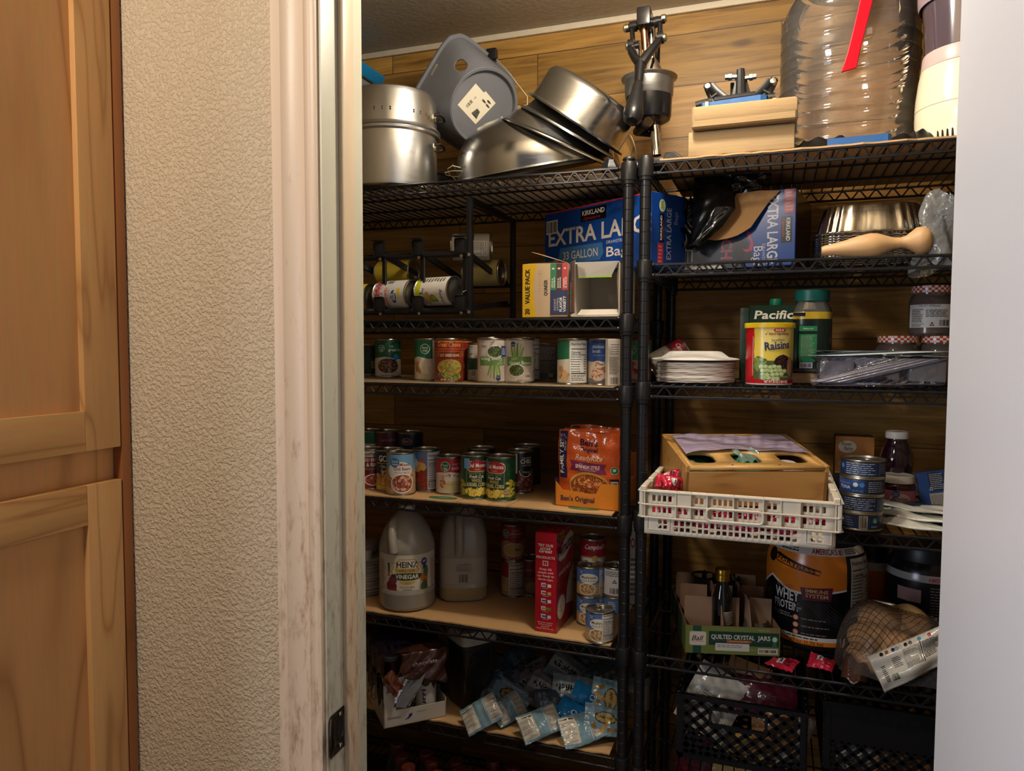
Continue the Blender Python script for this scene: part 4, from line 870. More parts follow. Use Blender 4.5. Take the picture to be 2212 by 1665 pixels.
mb.art(a, plane_fn((.0, -.0015, .004), (.022, -.040, 0), (0, 0, 1)), clip=(1, 43, 2, hh*.96)); mb.obj('side_flap', M_print, t, 0, mods=[('SOLIDIFY', dict(thickness=.0006, offset=0))])
mb = MB(); mb.raw([(w, -.001, .004), (w*.985, -.0, h*.95), (w*.86, .04, h*.8), (w*.9, .04, .03)], [(0, 1, 2, 3)], lin('cdb9a0')); mb.raw([(w*.14, 0, .004), (w, 0, .004), (w*.9, .03, .018), (w*.16, .03, .018)], [(0, 1, 2, 3)], lin('d2c8ba')); mb.obj('lower_flap', M_print, t, 0, mods=[('SOLIDIFY', dict(thickness=.0006, offset=0))])
# ----- big blue bag box across the two units
ztop = 1.760; zb = ZR[1]+.0035; A = on_z(1177, 462, ztop); B = on_z(1408, 412, ztop); A.z = B.z = zb
def ks(a, x, y, w, h, rot=0):
    c, s_ = cos(rot), sin(rot)
    def P(u, v): return (x+u*c-v*s_, y+u*s_+v*c)
    a.poly([P(0, 0), P(w, 0), P(w, h), P(0, h)], '12121a'); X, Y = P(w*.06, h*.48); a.text('KIRKLAND', X, Y, h*.36, 'e6e4de', w=w*.88, bold=.035, al='L', rot=rot); X, Y = P(w*.08, h*.12); a.text('Signature', X, Y, h*.24, 'c4303c', w=w*.7, shear=.4, al='L', rot=rot)
def big_f(a, w, h):
    a.rect(0, h*.975, w, h, 'b83a52'); a.text('EXTRA LARGE', w*.045, h*.475, h*.235, 'd9d3cb', w=w*.99, bold=.02, al='L'); ks(a, w*.375, h*.76, w*.24, h*.19); a.bars(w*.02, h*.66, w*.14, h*.87, 'd8d6cc')
    a.poly([(w*.15, h*.26), (w*.175, h*.17), (w*.56, h*.17), (w*.595, h*.27), (w*.58, h*.42), (w*.17, h*.42)], '3f78b8'); a.text('33 GALLON', w*.2, h*.235, h*.12, 'dcdad4', w=w*.34, al='L', bold=.01); a.text('DRAWSTRING', w*.62, h*.385, h*.045, 'd0d4dc', al='L'); a.text('Bags', w*.62, h*.20, h*.14, 'dcdad4', w=w*.24, al='L', bold=.01); a.text('90 BAGS', w*.30, h*.66, h*.05, '1c4a94')
def big_s(a, w, h):
    ks(a, w*.36, h*.34, h*.38, w*.13, pi/2); a.rect(w*.18, h*.03, w*.34, h*.32, 'a82c3c'); a.lines(w*.2, h*.05, w*.32, h*.3, 5, 'c87078')
    a.text('EXTRA LARGE', w*.56, h*.11, w*.13, 'a8b4cc', w=h*.70, rot=pi/2, al='L', bold=.01); a.text('Bags', w*.74, h*.6, w*.1, '8e9cb8', rot=pi/2, al='L'); a.ell(w*.3, h*.83, w*.09, h*.085, 'c2cc9a'); a.text('20%', w*.33, h*.78, w*.07, '3a6a3a', rot=pi/2, al='L', bold=.03)
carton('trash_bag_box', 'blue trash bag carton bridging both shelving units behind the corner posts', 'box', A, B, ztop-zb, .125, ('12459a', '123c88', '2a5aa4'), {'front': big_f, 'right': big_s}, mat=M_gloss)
# ----- torn bag box with a black bag pulled out
ztop = 1.762; A = on_z(1466, 430, ztop); B = on_z(1721, 405, ztop); A.z = B.z = zb; w = (B-A).length; h = ztop-zb
def torn_f(a, w, h):
    a.rect(0, 0, w*.135, h, 'd8d2c8'); a.rect(.0, h*.42, w*.2, h*.93, '2f62a8'); a.text('90 BAGS', w*.042, h*.90, w*.075, 'e0e0e0', w=h*.5, rot=-pi/2, al='L', bold=.02)
    a.poly([(w*.05, h*.40), (w*.6, h*.40), (w*.66, h*.1), (w*.55, 0), (w*.12, 0), (w*.12, h*.28), (w*.08, h*.28)], '33363f'); a.bars(w*.03, h*.04, w*.135, h*.28, 'd0ccc4'); a.poly([(w*.1, 0), (w*.42, 0), (w*.42, h*.045), (w*.1, h*.045)], 'd8d2c8')
    a.poly([(w*.52, h*.40), (w*.62, h*.34), (w*.56, h*.05), (w*.49, h*.14)], '2b2b33'); a.text('TECH', w*.39, h*.62, w*.092, 'b0305a', w=h*.50, rot=-pi/2, al='L', bold=.06); a.text('TECH', w*.392, h*.62, w*.088, 'd0c8d0', w=h*.5, rot=-pi/2, al='L', bold=.03); a.text('TECH', w*.394, h*.62, w*.086, 'a02848', w=h*.5, rot=-pi/2, al='L', bold=.015)
    a.poly([(w*.59, h*.52), (w*.63, h*.46), (w*.665, h*.30), (w*.65, h*.22), (w*.60, h*.20), (w*.57, h*.25), (w*.62, h*.24), (w*.64, h*.32), (w*.61, h*.42)], 'b03a4c')
    a.text('EXTRA LARGE', w*.775, h*.93, w*.085, 'd8dae2', w=h*.9, rot=-pi/2, al='L', bold=.03); a.text('DRAWSTRING', w*.735, h*.3, w*.025, 'c8ccd8', rot=-pi/2, al='L'); a.text('Bags', w*.665, h*.27, w*.075, 'd8dae2', w=h*.26, rot=-pi/2, al='L')
    a.rect(w*.905, h*.68, w*.985, h*.99, 'b42c3c'); a.lines(w*.92, h*.7, w*.975, h*.97, 6, 'd08890'); ks(a, w*.885, h*.64, h*.34, w*.085, -pi/2)
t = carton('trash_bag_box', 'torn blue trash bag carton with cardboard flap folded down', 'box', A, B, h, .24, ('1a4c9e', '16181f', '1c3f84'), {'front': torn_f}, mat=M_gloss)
mT = Matrix.Rotation(-t.rotation_euler.z, 4, 'Z'); fl = [(1527, 517), (1548, 519), (1572, 515), (1592, 509), (1603, 503), (1622, 491), (1640, 465), (1661, 436), (1686, 411), (1640, 412), (1592, 418), (1560, 470)]
fv = [mT @ (on_y(x, y, A.y+(B.y-A.y)*(x-1466)/255-.006-.024*min(1, max(0, (y-411)/108)))-A) for x, y in fl]
mb = MB(); mb.raw(fv, [tuple(range(len(fl)-1, -1, -1))]); mb.obj('torn_flap', plain('kraft_board', 'c99a62', .8, bump=(200, .1, .001)), t, 0, mods=[('SOLIDIFY', dict(thickness=.002, offset=0))])
M_bag = plain('black_poly', '0d0d0f', .2, bump=(24, .12, .008, 4, 'Object', (1.3, 1, .8)), spec=.7)
bag = thing('trash_bag', 'glossy black trash bag pulled out over the torn carton', 'bag', A); bag.rotation_euler = (0, 0, math.atan2((B-A).y, (B-A).x))
Lp_ = [(1502, 372), (1499, 410), (1497, 450), (1494, 490), (1491, 527)]; Rp_ = [(1566, 370), (1586, 415), (1589, 450), (1560, 490), (1511, 534)]; mi_ = Matrix.Rotation(-bag.rotation_euler.z, 4, 'Z')
def poly_at(P, f):
    f *= len(P)-1; i = min(int(f), len(P)-2); return Vector(P[i]).lerp(Vector(P[i+1]), f-i)
def bagp(u, v):
    q = poly_at(Lp_, v).lerp(poly_at(Rp_, v), u); Y = A.y-.058+(B.y-A.y)*(q.x-1466)/255+.055*(1-v)**3*1.0; p = on_y(q.x, q.y, Y)-A
    return mi_ @ (p+Vector((0, -.018*sin(pi*u)-.0014*sin(u*19+v*7)*(.3+v)-.0009*sin(v*31+u*8)-.004*sin(u*5+v*4)*v, 0)))
mb = MB(); mb.grid(bagp, 34, 40); mb.obj('bag_front', M_bag, bag, 60, mods=[('SOLIDIFY', dict(thickness=.006, offset=1))])
bq = mi_ @ (on_y(1604, 388, A.y-.03)-A)
def bun(u, v):
    a, b = 2*pi*u, pi*(v-.5); r = 1+.2*sin(3*a+4*b)+.14*sin(7*a-5*b)
    return (bq.x+.052*r*cos(b)*cos(a), bq.y+.03*cos(b)*sin(a)*r, bq.z+.026*r*sin(b))
mb = MB(); mb.grid(bun, 40, 20); mb.obj('bag_bunch', M_bag, bag, 60)
mb = MB(); mb.grid(lambda u, v: (.018+.03*u+.01*sin(v*9), -.03-.008*sin(u*7+v*3), h*(.30+.66*v)+.004*sin(u*15)), 10, 20); mb.obj('bag_edge', M_bag, bag, 60, mods=[('SOLIDIFY', dict(thickness=.002))])
# ----- foil pans, masher, crumpled wrap
M_foil = plain('aluminium_foil', 'd0ccc4', .16, 1, bump=(34, .45, .004, 3, 'Object', (1, 1, .12)))
zf = ZR[1]+.004; fx0, fx1 = on_y(1760, 550, 1.70).x, on_y(2022, 550, 1.70).x; fw_ = (fx1-fx0); fc = Vector(((fx0+fx1)/2, 1.70+.12, zf))
def pan(label, z, inv):
    t = thing('foil_pan', label, 'foil pan', (fc.x, fc.y, z), 0, 'stacked foil roasting pans'); mb = MB(); W2, D2 = fw_/2, .115
    def rr(k, a):
        e = .5; c, s_ = cos(a), sin(a); return (k*math.copysign(abs(c)**e, c), k*math.copysign(abs(s_)**e, s_))
    rings = [(1, 0), (1.0, .004), (.955, .005), (.94, .0035), (.82, -.052 if not inv else .060), (.80, -.055 if not inv else .063), (.0, -.055 if not inv else .0625)]
    if not inv: rings = [(1, 0), (1.0, .0032), (.955, .004), (.945, .0025), (.935, -.0005)]
    vs = []; n = 160
    for k, dz in rings:
        for i in range(n):
            x, y = rr(1, 2*pi*i/n); rip = (1+.012*sin(i*2*pi*28/n)*(.4 < k < .97) + .004*sin(i*1.7)*(k > .97)); vs.append((x*W2*k*rip, y*D2*(1-(1-k)*.9)*rip, dz+.0012*sin(i*2.1)*(k > .97)))
    fs = [(j*n+i, j*n+(i+1) % n, (j+1)*n+(i+1) % n, (j+1)*n+i) for j in range(len(rings)-1) for i in range(n)]; mb.raw(vs, fs); mb.obj('pan_shell', M_foil, t, 40, mods=[('SOLIDIFY', dict(thickness=.0004))])
for i in range(9): pan('crimped foil pan rim in the stack, '+('lowest of the stack', 'second from the shelf', 'third from the shelf', 'fourth from the shelf', 'fifth from the shelf', 'sixth from the shelf', 'seventh from the shelf', 'eighth from the shelf', 'ninth from the shelf')[i], zf+.002+i*.0052, False)
pan('upturned foil roasting pan topping the stack behind the wooden masher', zf+.052, True)
L0, L1 = on_y(1774, 553, 1.664), on_y(2015, 524, 1.664); zsh = ZR[1]+.004; t = thing('wooden_masher', 'pale turned wooden masher lying in front of the foil pans', 'masher', (L0.x, 1.672, zsh)); mb = MB(); ln = (L1-L0).length
pf = [(.0, 0), (.008, .001), (.0105, .01), (.0125, .03), (.017, .06), (.0225, .09), (.0255, .118), (.024, .135), (.0185, .152), (.0125, .170), (.0105, .188), (.0125, .2), (.019, .212), (.0265, .225), (.0275, .238), (.024, .25), (.014, .258), (0, .26)]
mb.lathe([(r, z*ln/.26) for r, z in pf], 30, mat=basis((cos(.085), 0, sin(.075)), (0, 1, 0), (0, -.004, .0115))); mb.obj('masher_body', wood('pale_beech', 'ddb583', 'd3a672', 'c08f5a', 'X', .7, .5, 5), t, 60)
M_wrap = clear('thin_wrap', 'd8dde0', .12, .20, (22, .8, .02)); c = on_y(2036, 520, 1.665); t = thing('plastic_bag', 'crumpled clear plastic bag at the shelf end by the open door', 'bag', (c.x, 1.66, zsh)); mb = MB()
mb.grid(lambda u, v: ((.045+.016*sin(6*u*pi+4*v)+.01*sin(9*v+u*14))*cos(2*pi*u)*(1-.45*v), (.03+.01*sin(5*v+u*9))*sin(2*pi*u)*(1-.4*v)+.028, -.034+.15*v+.012*sin(u*12)), 34, 22); mb.obj('bag_film', M_wrap, t, 70)
# ----- third tier, left
liner('shelf_liner', 'thin dusty board sheet under the third shelf tins', XLp-1.18, XLp-.03, SY0+.004, SY1-.03, ZL[2]+.0004, th=.002, wob=.001, mat=plain('dusty_board', 'a08a6a', .8, bump=(200, .2, .001), var=.15))
Z3 = ZL[2]+.0027; G3 = 'tins on the third shelf'
def beansart(name2, cols, top='1e5c3e', bowl='4a2c1e'):
    a = Art(); a.rect(-60, 52, 60, 110, top); a.poly([(-60, 52), (-40, 56), (-10, 60), (30, 54), (60, 50), (60, 0), (-60, 0)], 'ded8ca'); greenlogo(a, -20, 84, 10); a.text(name2[0], 4, 88, 6, 'e6e8e0', al='L'); a.text(name2[1], 1, 76, 8, 'e6e8e0', al='L', w=None)
    a.ell(0, 33, 35, 24, 'd9d3c6'); a.ell(0, 34, 32, 21, bowl); a.blobs(0, 34, 29, 18, 110, 3.8, cols, .55, 4); a.ell(24, 58, 9, 9, '2b78b0'); a.lines(-20, 5, 20, 9, 1, '8a8478'); return a
can('tin of cut green beans standing alone near the jamb on third shelf', ptY(838, 1.895, Z3), beansart(('cut', 'green beans'), ['8a6a50', '6a4a36', 'a58468', '553a2a']), .0372, .111, G3)
a = Art(); a.rect(-60, 0, 60, 56, '1c4a38'); a.bars(4, 22, 22, 44, 'c8ccc0'); a.rect(-60, 70, 60, 110, '24342e'); can('dark green tin at the jamb edge on the third shelf', ptY(799, 2.0, Z3), a, .034, .096, G3, bg='1c3a30')
def potato():
    a = Art(); a.rect(-60, 58, 10, 110, '1f6a48'); a.poly([(-60, 58), (-30, 64), (10, 56), (10, 0), (-60, 0)], 'd8cdb8'); greenlogo(a, -10, 84, 13); a.blobs(-28, 36, 10, 14, 8, 9, ['b4804a', 'c8935a'], .8, 2); a.blobs(-4, 30, 16, 18, 12, 11, ['ded2b8', 'd2c3a2', 'e6dcc8'], .8, 3); return a
a = potato(); can('potato tin half hidden behind the red green-bean tin', ptY(926, 1.765, Z3), a, .0372, .111, G3, ph=-.0)
def gchoice():
    a = Art(); a.rect(-70, 0, 70, 12, 'a8241c'); a.rect(-70, 12, 70, 60, '8a3a1e'); a.rect(-70, 60, 70, 110, 'a02a1c'); a.rect(-70, 102, 70, 104, 'd8a83a'); a.rect(-70, 84, 70, 85, 'c89a3a')
    for i in range(6): a.rect(-70, 78-i*2.6, 70, 79-i*2.6, 'c07a34')
    a.text('Great Choice', 0, 90, 12, 'e4b04c', w=64, shear=.2, bold=.01); a.rrect(-26, 60, 30, 76, 2, '7a1c14'); a.text('CUT GREEN BEANS', 2, 65, 7, 'efd9a0', w=52, bold=.02)
    a.ell(2, 38, 34, 20, 'd9a84a'); a.ell(2, 40, 31, 16, 'b3923a'); a.blobs(3, 41, 27, 12, 130, 3, ['96a03a', 'b8b04e', '7c8a2c', 'd3c46c'], .4, 6); a.blobs(-22, 20, 16, 8, 26, 5, ['d9d0c0', '8a7a68', '3a3028'], .2, 7); a.blobs(8, 15, 26, 7, 60, 5, ['6c8c34', '88a448', '9cb860'], .22, 8); a.text('NET WT. 14.5 OZ. (411g)', 0, 4.5, 4.4, 'efd9a0', w=44, bold=.02); return a
can('front tin of red and gold cut green beans on third shelf', ptY(970, 1.683+.037, Z3), gchoice(), .0373, .111, G3, bg='8a2a1c')
can('red and gold green-bean tin tucked behind its twin', ptY(990, 1.83, Z3), gchoice(), .0373, .111, G3, bg='8a2a1c', ph=-.5)
def kroger(flip):
    a = Art(); f = -1 if flip else 1
    def V(y): return 110-y if flip else y
    def T(s, x, y, h, c, w=None, **k): a.text(s, (-x if flip else x), V(y), h, c, w=w, flip=flip, **k)
    a.rect(-14, 6, -13.6, 104, 'c4b4a8'); a.rect(16, 6, 16.4, 104, 'c4b4a8')
    s = -8*f
    for i, (dx, l) in enumerate(((-8, 26), (-3, 32), (2, 34), (7, 30), (11, 24))):
        y0, y1 = V(66), V(66+l); a.poly([(s+f*dx-3, y0), (s+f*dx+3, y0), (s+f*(dx*1.7)+1.5, y1), (s+f*dx*1.7-1.5, y1)], ('7ea04a', '93b25c', '6c8f3e', 'a8c470', '84a650')[i])
    y0, y1 = sorted((V(44), V(66))); a.rect(-34, y0, 34, y1, '6c9048'); T('CUT', -12, 58, 6, 'e6ead8', al='R' if flip else 'C'); T('Green Beans', 2, 47, 8.5, 'f0f2e6', w=56, bold=.01)
    a.ell(s, V(32), 22, 17, 'e8e4da'); a.ell(s, V(32), 19, 14, '4a5a2c'); a.blobs(s, V(32), 17, 12, 60, 4, ['5c6c34', '748444', '3c4a24'], .4, 5); a.ell(-16*f, V(97), 6.5, 6.5, '234a84'); a.text('Kroger', -16*f, V(96)-(-1.5 if flip else 1.5), 3.4, 'e8e8e8', flip=flip); T('USA', 22, 16, 5, '5a5048', bold=.02); T('NET WT 14.5 OZ (411g)', 12, 6, 3.6, '5a5048', w=34)
    if flip: a.rect(24, 66, 50, 92, '244f9c'); a.lines(26, 70, 48, 88, 5, 'c8d0e0'); a.ell(-24, V(62)+22, 1, 1, '3a3028')
    a.facts(40, 8, 70, 102); return a
can('upside down tin of green beans between two rows', ptY(1063, 1.73, Z3), kroger(True), .0373, .111, G3, bg='ddd0c4')
can('cut green-bean tin with white label beside the small grey tin', ptY(1122, 1.745, Z3), kroger(False), .0373, .111, G3, bg='ddd0c4', ph=.0)
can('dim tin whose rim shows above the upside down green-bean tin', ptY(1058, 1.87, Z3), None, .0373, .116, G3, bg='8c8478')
can('dim tin whose rim shows above the white green-bean tin', ptY(1137, 1.86, Z3), Art().facts(6, 8, 44, 104), .0373, .116, G3, bg='c9c0b2', ph=0)
a = Art(); a.facts(-40, 62, -16, 104); a.rect(-60, 30, 0, 60, '2f5a40'); a.bars(-24, 12, -8, 30); can('slim white and green tin between red tins and upside down tin', ptY(1035, 1.80, Z3), a, .031, .100, G3, bg='d0c8b8', ph=.0)
a = Art(); a.lines(-36, 56, 22, 90, 8, 'b8b4ac'); a.lines(-30, 20, 22, 52, 8, '9c988f'); a.rect(2, 10, 14, 20, 'c8c4bc'); can('small grey tin standing between white green-bean tin and potato tin', ptY(1184, 1.89, Z3), a, .033, .100, G3, bg='6c6862')
a = Art(); a.rect(-60, 58, -8, 110, '1f6a48'); a.poly([(-60, 58), (-8, 62), (-8, 0), (-60, 0)], 'd8cdb8'); a.blobs(-24, 28, 12, 18, 14, 8, ['b4804a', 'c8935a', 'd6b488'], .8, 2); a.facts(-6, 5, 40, 106); can('potato tin turned to its nutrition panel beside chicken broth', ptY(1237, 1.735, Z3), a, .0373, .111, G3, bg='d8cdb8', ph=.0)
a = Art(); a.rect(-60, 56, 60, 110, '24437f'); a.rect(-60, 0, 60, 16, '6a625e'); a.text('chicken', -14, 88, 8, 'c8d0e0', w=30); a.text('broth', -18, 77, 8, 'c8d0e0', w=20); a.text('made with real chicken', -6, 70, 3, '9fb0d0', w=42); a.ell(-14, 34, 24, 24, 'c9b8a0'); a.blobs(-14, 32, 20, 20, 46, 6, ['a8745a', 'c09278', '8c5844', 'd4b098'], .35, 9); a.ell(12, 54, 10, 10, '2f86c0')
can('blue chicken broth tin beside the corner post on third shelf', ptY(1304, 1.745, Z3), a, .0373, .111, G3, bg='b8a894', ph=.0)
A = ptY(1314, 1.672, Z3); B = ptY(1341, 1.690, Z3)
def slim(a, w, h): a.lines(w*.1, h*.25, w*.9, h*.62, 12, '6a6258', fill=.4); a.lines(w*.2, h*.66, w*.9, h*.9, 5, '6a6258', fill=.3); a.bars(w*.15, h*.03, w*.85, h*.2, 'd5cabb', '3a342e')
carton('small_carton', 'slim white carton with barcode wedged against the corner post', 'box', A, B, .110, .018, ('d5cabb', 'c8bcab', 'c8bcab'), {'front': slim})
a = Art(); a.rect(-60, 56, 60, 110, '2f8a5c'); a.rect(-60, 104, 60, 110, 'b03030'); greenlogo(a, -14, 82, 12); a.blobs(-12, 34, 30, 18, 40, 6, ['b03a34', '8c2420', 'c85a50'], .7, 3); can('tomato tin showing between the two corner posts on third shelf', ptY(1378, 1.99, Z3), a, .0372, .111, G3, bg='c89c90', ph=-.1)
# ----- third tier, right
Z3R = ZR[2]+.002
M_foam = plain('white_foam', 'f0eee8', .5)
pc = ptY(1502, 1.80, Z3R); 
def plate_mb(mbz=0, inv=False, R=.093):
    s_ = -1 if inv else 1; return MB().lathe([(0, .004), (R*.62, .0035), (R*.66, .005), (R*.80, .013), (R, .016), (R+.0015, .0178), (R, .0185), (R*.8, .0155), (R*.65, .007), (R*.6, .006), (0, .0065)] if not inv else [(0, .0175), (R*.58, .018), (R*.66, .0165), (R*.84, .004), (R*1.06, .001), (R*1.1, -.001), (R*1.1, -.0026), (R*1.05, -.002), (R*.82, .0012), (R*.64, .014), (0, .015)], 56)
pm = None; nth_ = ('lowest', 'second', 'third', 'fourth', 'fifth', 'sixth', 'seventh', 'eighth', 'ninth', 'topmost')
for i in range(10):
    t = thing('paper_plate', 'rough edged white plate, %s of the ten under the foam plate' % nth_[i], 'plate', (pc.x+.0015*sin(i*2.3), pc.y+.002*cos(i*1.9), Z3R-.0035+i*.0046), group='stacked white plates')
    mb = MB(); R = .091; n = 64; vs = []
    for r, z in ((0, .0044), (R*.66, .0040), (R*.8, .008), (R*1.0, .0042), (R*1.004, .0078), (R*.8, .012), (R*.66, .0075), (0, .008)):
        for j in range(n): w_ = .0004*sin(j*1.3+i*2)+.0004*sin(j*.41+i*3); vs.append((r*cos(2*pi*j/n)*(1+w_*4*(r > R*.9)), r*sin(2*pi*j/n), z+w_*(r > R*.9)))
    mb.raw(vs, [(k*n+j, k*n+(j+1) % n, (k+1)*n+(j+1) % n, (k+1)*n+j) for k in range(7) for j in range(n)]); mb.obj('plate_disc', plain('pulp_plate', 'e4ddd4', .7), t, 50)
t = thing('foam_plate', 'shiny white foam plate upside down on the plate stack', 'plate', (pc.x, pc.y, Z3R+.0545), group='stacked white plates'); plate_mb(inv=True).obj('plate_disc', M_foam, t, 50)
def campb(cond=''):
    a = Art(); a.rect(-60, 54, 60, 104, '9a1c2c'); a.text("Campbell's", 2, 76, 12, 'f0e6e0', w=58, shear=.35, bold=.01); a.ell(0, 52, 8, 8, 'b89a4a'); a.rect(-60, 56, 60, 57, 'c8a84a'); a.rect(-60, 60, 60, 64, '2a3060') if cond else None
    a.text('Cream of', 14, 34, 6, '8a2a30', w=26); a.text('Mushroom', 14, 25, 7, '8a2a30', w=36, bold=.02); a.text('SOUP', 14, 13, 7, '2a2a2a', w=20, bold=.03); a.ell(-22, 36, 5, 5, 'c8b8a8'); return a
p = ptY(1432, 1.955, Z3R); can('mushroom soup tin tipped over behind the white plates', (p.x-.028, p.y, p.z+.030), campb('b'), .0335, .101, 'soup tins with red and white labels', rot=(rad(-4), rad(62), .3), bg='ddd6cc')
# raisins canister
p = ptY(1662, 1.745, Z3R); t = thing('raisin_canister', 'red and yellow canister of seedless raisins with yellow lid', 'canister', p, look(p)); hR = on_y(1660, 700, 1.71).z-Z3R; R_ = .0505
mb = MB(); n = 48; du = 2*pi*R_/n*1000; mb.lathe([(0, .001), (R_-.001, 0, 'd8d0c8'), (R_, .003, 'c41a24'), (R_, hR)], n); H_ = hR*1000; a = Art()
a.poly([(-34, 12)]+[(-34+.6*sin(i*2.4), 12+i*(H_-12)/14) for i in range(1, 15)]+[(70, H_), (70, 12)], 'd9c14e'); a.ell(18, H_*.86, 34, 34, 'e0cc7a'); a.rect(-34, 12, 70, H_*.40, '4c5a2e'); a.blobs(-20, H_*.36, 15, 14, 40, 6, ['6a7c3c', '4a5e2a', '7c9048'], .5, 3); a.ell(30, H_*.36, 20, 18, '2c1a1c'); a.blobs(30, H_*.37, 18, 16, 60, 2.2, ['4a2c2c', '3a2022', '241416'], .8, 4); a.ell(50, H_*.3, 9, 22, 'b07a54')
R2 = random.Random(3)
for y in range(4):
    for x in range(6-abs(y-1)): q = (-16+x*9.5+R2.uniform(-1.5, 1.5)+y*2, H_*.30-y*8.5+R2.uniform(-1, 1)); a.ell(q[0], q[1], 6, 4.8, '8a9c5e', 14); a.ell(q[0]-.6, q[1]+.7, 4.6, 3.5, 'b4c48c', 12)
a.rrect(8, H_*.875, 34, H_*.925, 4, 'c43a34'); a.text('H-E-B', 21, H_*.885, 4.2, 'f4ece0', w=17, bold=.04); a.poly([(-10, H_*.85), (-7, H_*.82), (-2, H_*.90), (-7, H_*.835)], '3a4a2a'); a.text('Select Ingredients', 20, H_*.825, 5, '6a2a2a', w=44, bold=.02); a.text('Seedless', 18, H_*.72, 6, '3a3a5a', w=28, rot=.07); a.text('Raisins', 18, H_*.59, 17, '26305e', w=54, rot=.09, bold=.045)
a.text('A Fat Free and Cholesterol Free Food', 12, 17, 3, 'c8ccb0', w=60); a.text('NET WT 20 OZ (1 LB 4 OZ)', 16, 5, 5.4, 'f0e4dc', w=50, bold=.03); a.rect(-36, 20, -35, H_*.8, 'e0d8cc')
mb.art(a, cyl_fn(R_), du, off=.0004, clip=(-78, 78, 3.2, H_-.2)); mb.obj('canister_body', M_gloss, t)
mb = MB(); mb.lathe([(R_+.0004, hR-.008), (R_+.0035, hR-.008), (R_+.004, hR), (R_+.003, hR+.003), (R_-.002, hR+.0035), (R_-.003, hR+.001), (0, hR+.001)], 48); mb.obj('yellow_lid', plain('yellow_plastic', 'e0bd1c', .35), t)
# broth carton
A = ptY(1617, 1.835, Z3R); B = ptY(1716, 1.835, Z3R); hP = on_y(1660, 659, 1.835).z-Z3R
def pac(a, w, h): a.text('Pacific', w*.54, h*.825, h*.105, 'e8e2d4', w=w*.86, shear=.12, bold=.03); a.rect(0, 0, w*.02, h, '14301e')
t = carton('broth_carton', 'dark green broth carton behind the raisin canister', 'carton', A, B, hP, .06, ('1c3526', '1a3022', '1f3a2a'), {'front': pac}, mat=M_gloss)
mb = MB(); mb.lathe([(.0, .016), (.013, .016), (.0145, .013), (.0145, 0)], 20, c0=((B-A).length*.58, .03, hP)); mb.obj('screw_cap', plain('green_plastic', '12805c', .35), t)
mb = MB(); mb.box((-.0105, .03, hP*.485), (.020, .055, hP*.97), bev=.002); mb.obj('carton_flap', plain('dark_green_card', '1a3022', .4), t)
# spice bottle
p = ptY(1752, 1.86, Z3R+.024); t = thing('spice_bottle', 'large clear spice bottle with green cap and green label', 'bottle', p, look(p)); hS = on_y(1750, 627, 1.86).z-p.z; R_ = .044
mb = MB(); mb.lathe([(0, .001), (.040, 0), (R_, .004), (R_, hS*.72), (.042, hS*.77), (.034, hS*.845), (.033, hS*.87)], 40, sq=(1, 1, 3)); mb.obj('bottle_body', clear('clear_bottle', 'e8ece8', .05, .10), t)
mb = MB(); mb.lathe([(0, .003), (.0415, .003), (.0415, hS*.66), (0, hS*.66)], 36, sq=(1, 1, 3)); mb.obj('herb_filling', plain('dried_herb', '1c2a26', .8, bump=(160, .8, .004), var=.3), t)
mb = MB(); mb.lathe([(R_+.0006, hS*.05, '10211c'), (R_+.0006, hS*.64, '10211c'), (R_+.0006, hS*.645, 'b99a26'), (R_+.0006, hS*.73)], 40, sq=(1, 1, 3)); a = Art(); H_ = hS*1000
a.rect(-26, H_*.13, 12, H_*.56, '2c7a50'); a.text('Natural', -7, H_*.52, 4, 'c8d8c0', w=22, shear=.2); a.rect(-26, H_*.465, 12, H_*.50, '14241f'); a.lines(-22, H_*.2, 8, H_*.45, 16, 'a8c4a8', fill=.35); a.bars(-24, H_*.055, 4, H_*.125, 'b8bcc8', '3a3a6a'); a.rect(-40, H_*.68, -14, H_*.72, '15151e')
mb.art(a, plane_fn((0, -R_-.0008, 0), (1, 0, 0), (0, 0, 1))); mb.obj('bottle_label', M_gloss, t)
mb = MB(); mb.lathe([(.037, hS*.86), (.0385, hS*.865), (.0385, hS*.99), (.036, hS), (0, hS)], 40); mb.obj('flip_cap', plain('deep_teal_plastic', '14625a', .35), t)
q = ptY(1742, 1.86, Z3R); t = thing('wood_strip', 'short raw wood strip under the large spice bottle', 'wood strip', q); mb = MB(); mb.box((0, 0, .0115), (.10, .085, .022), bev=.001); mb.obj('slat', M_2x4, t)
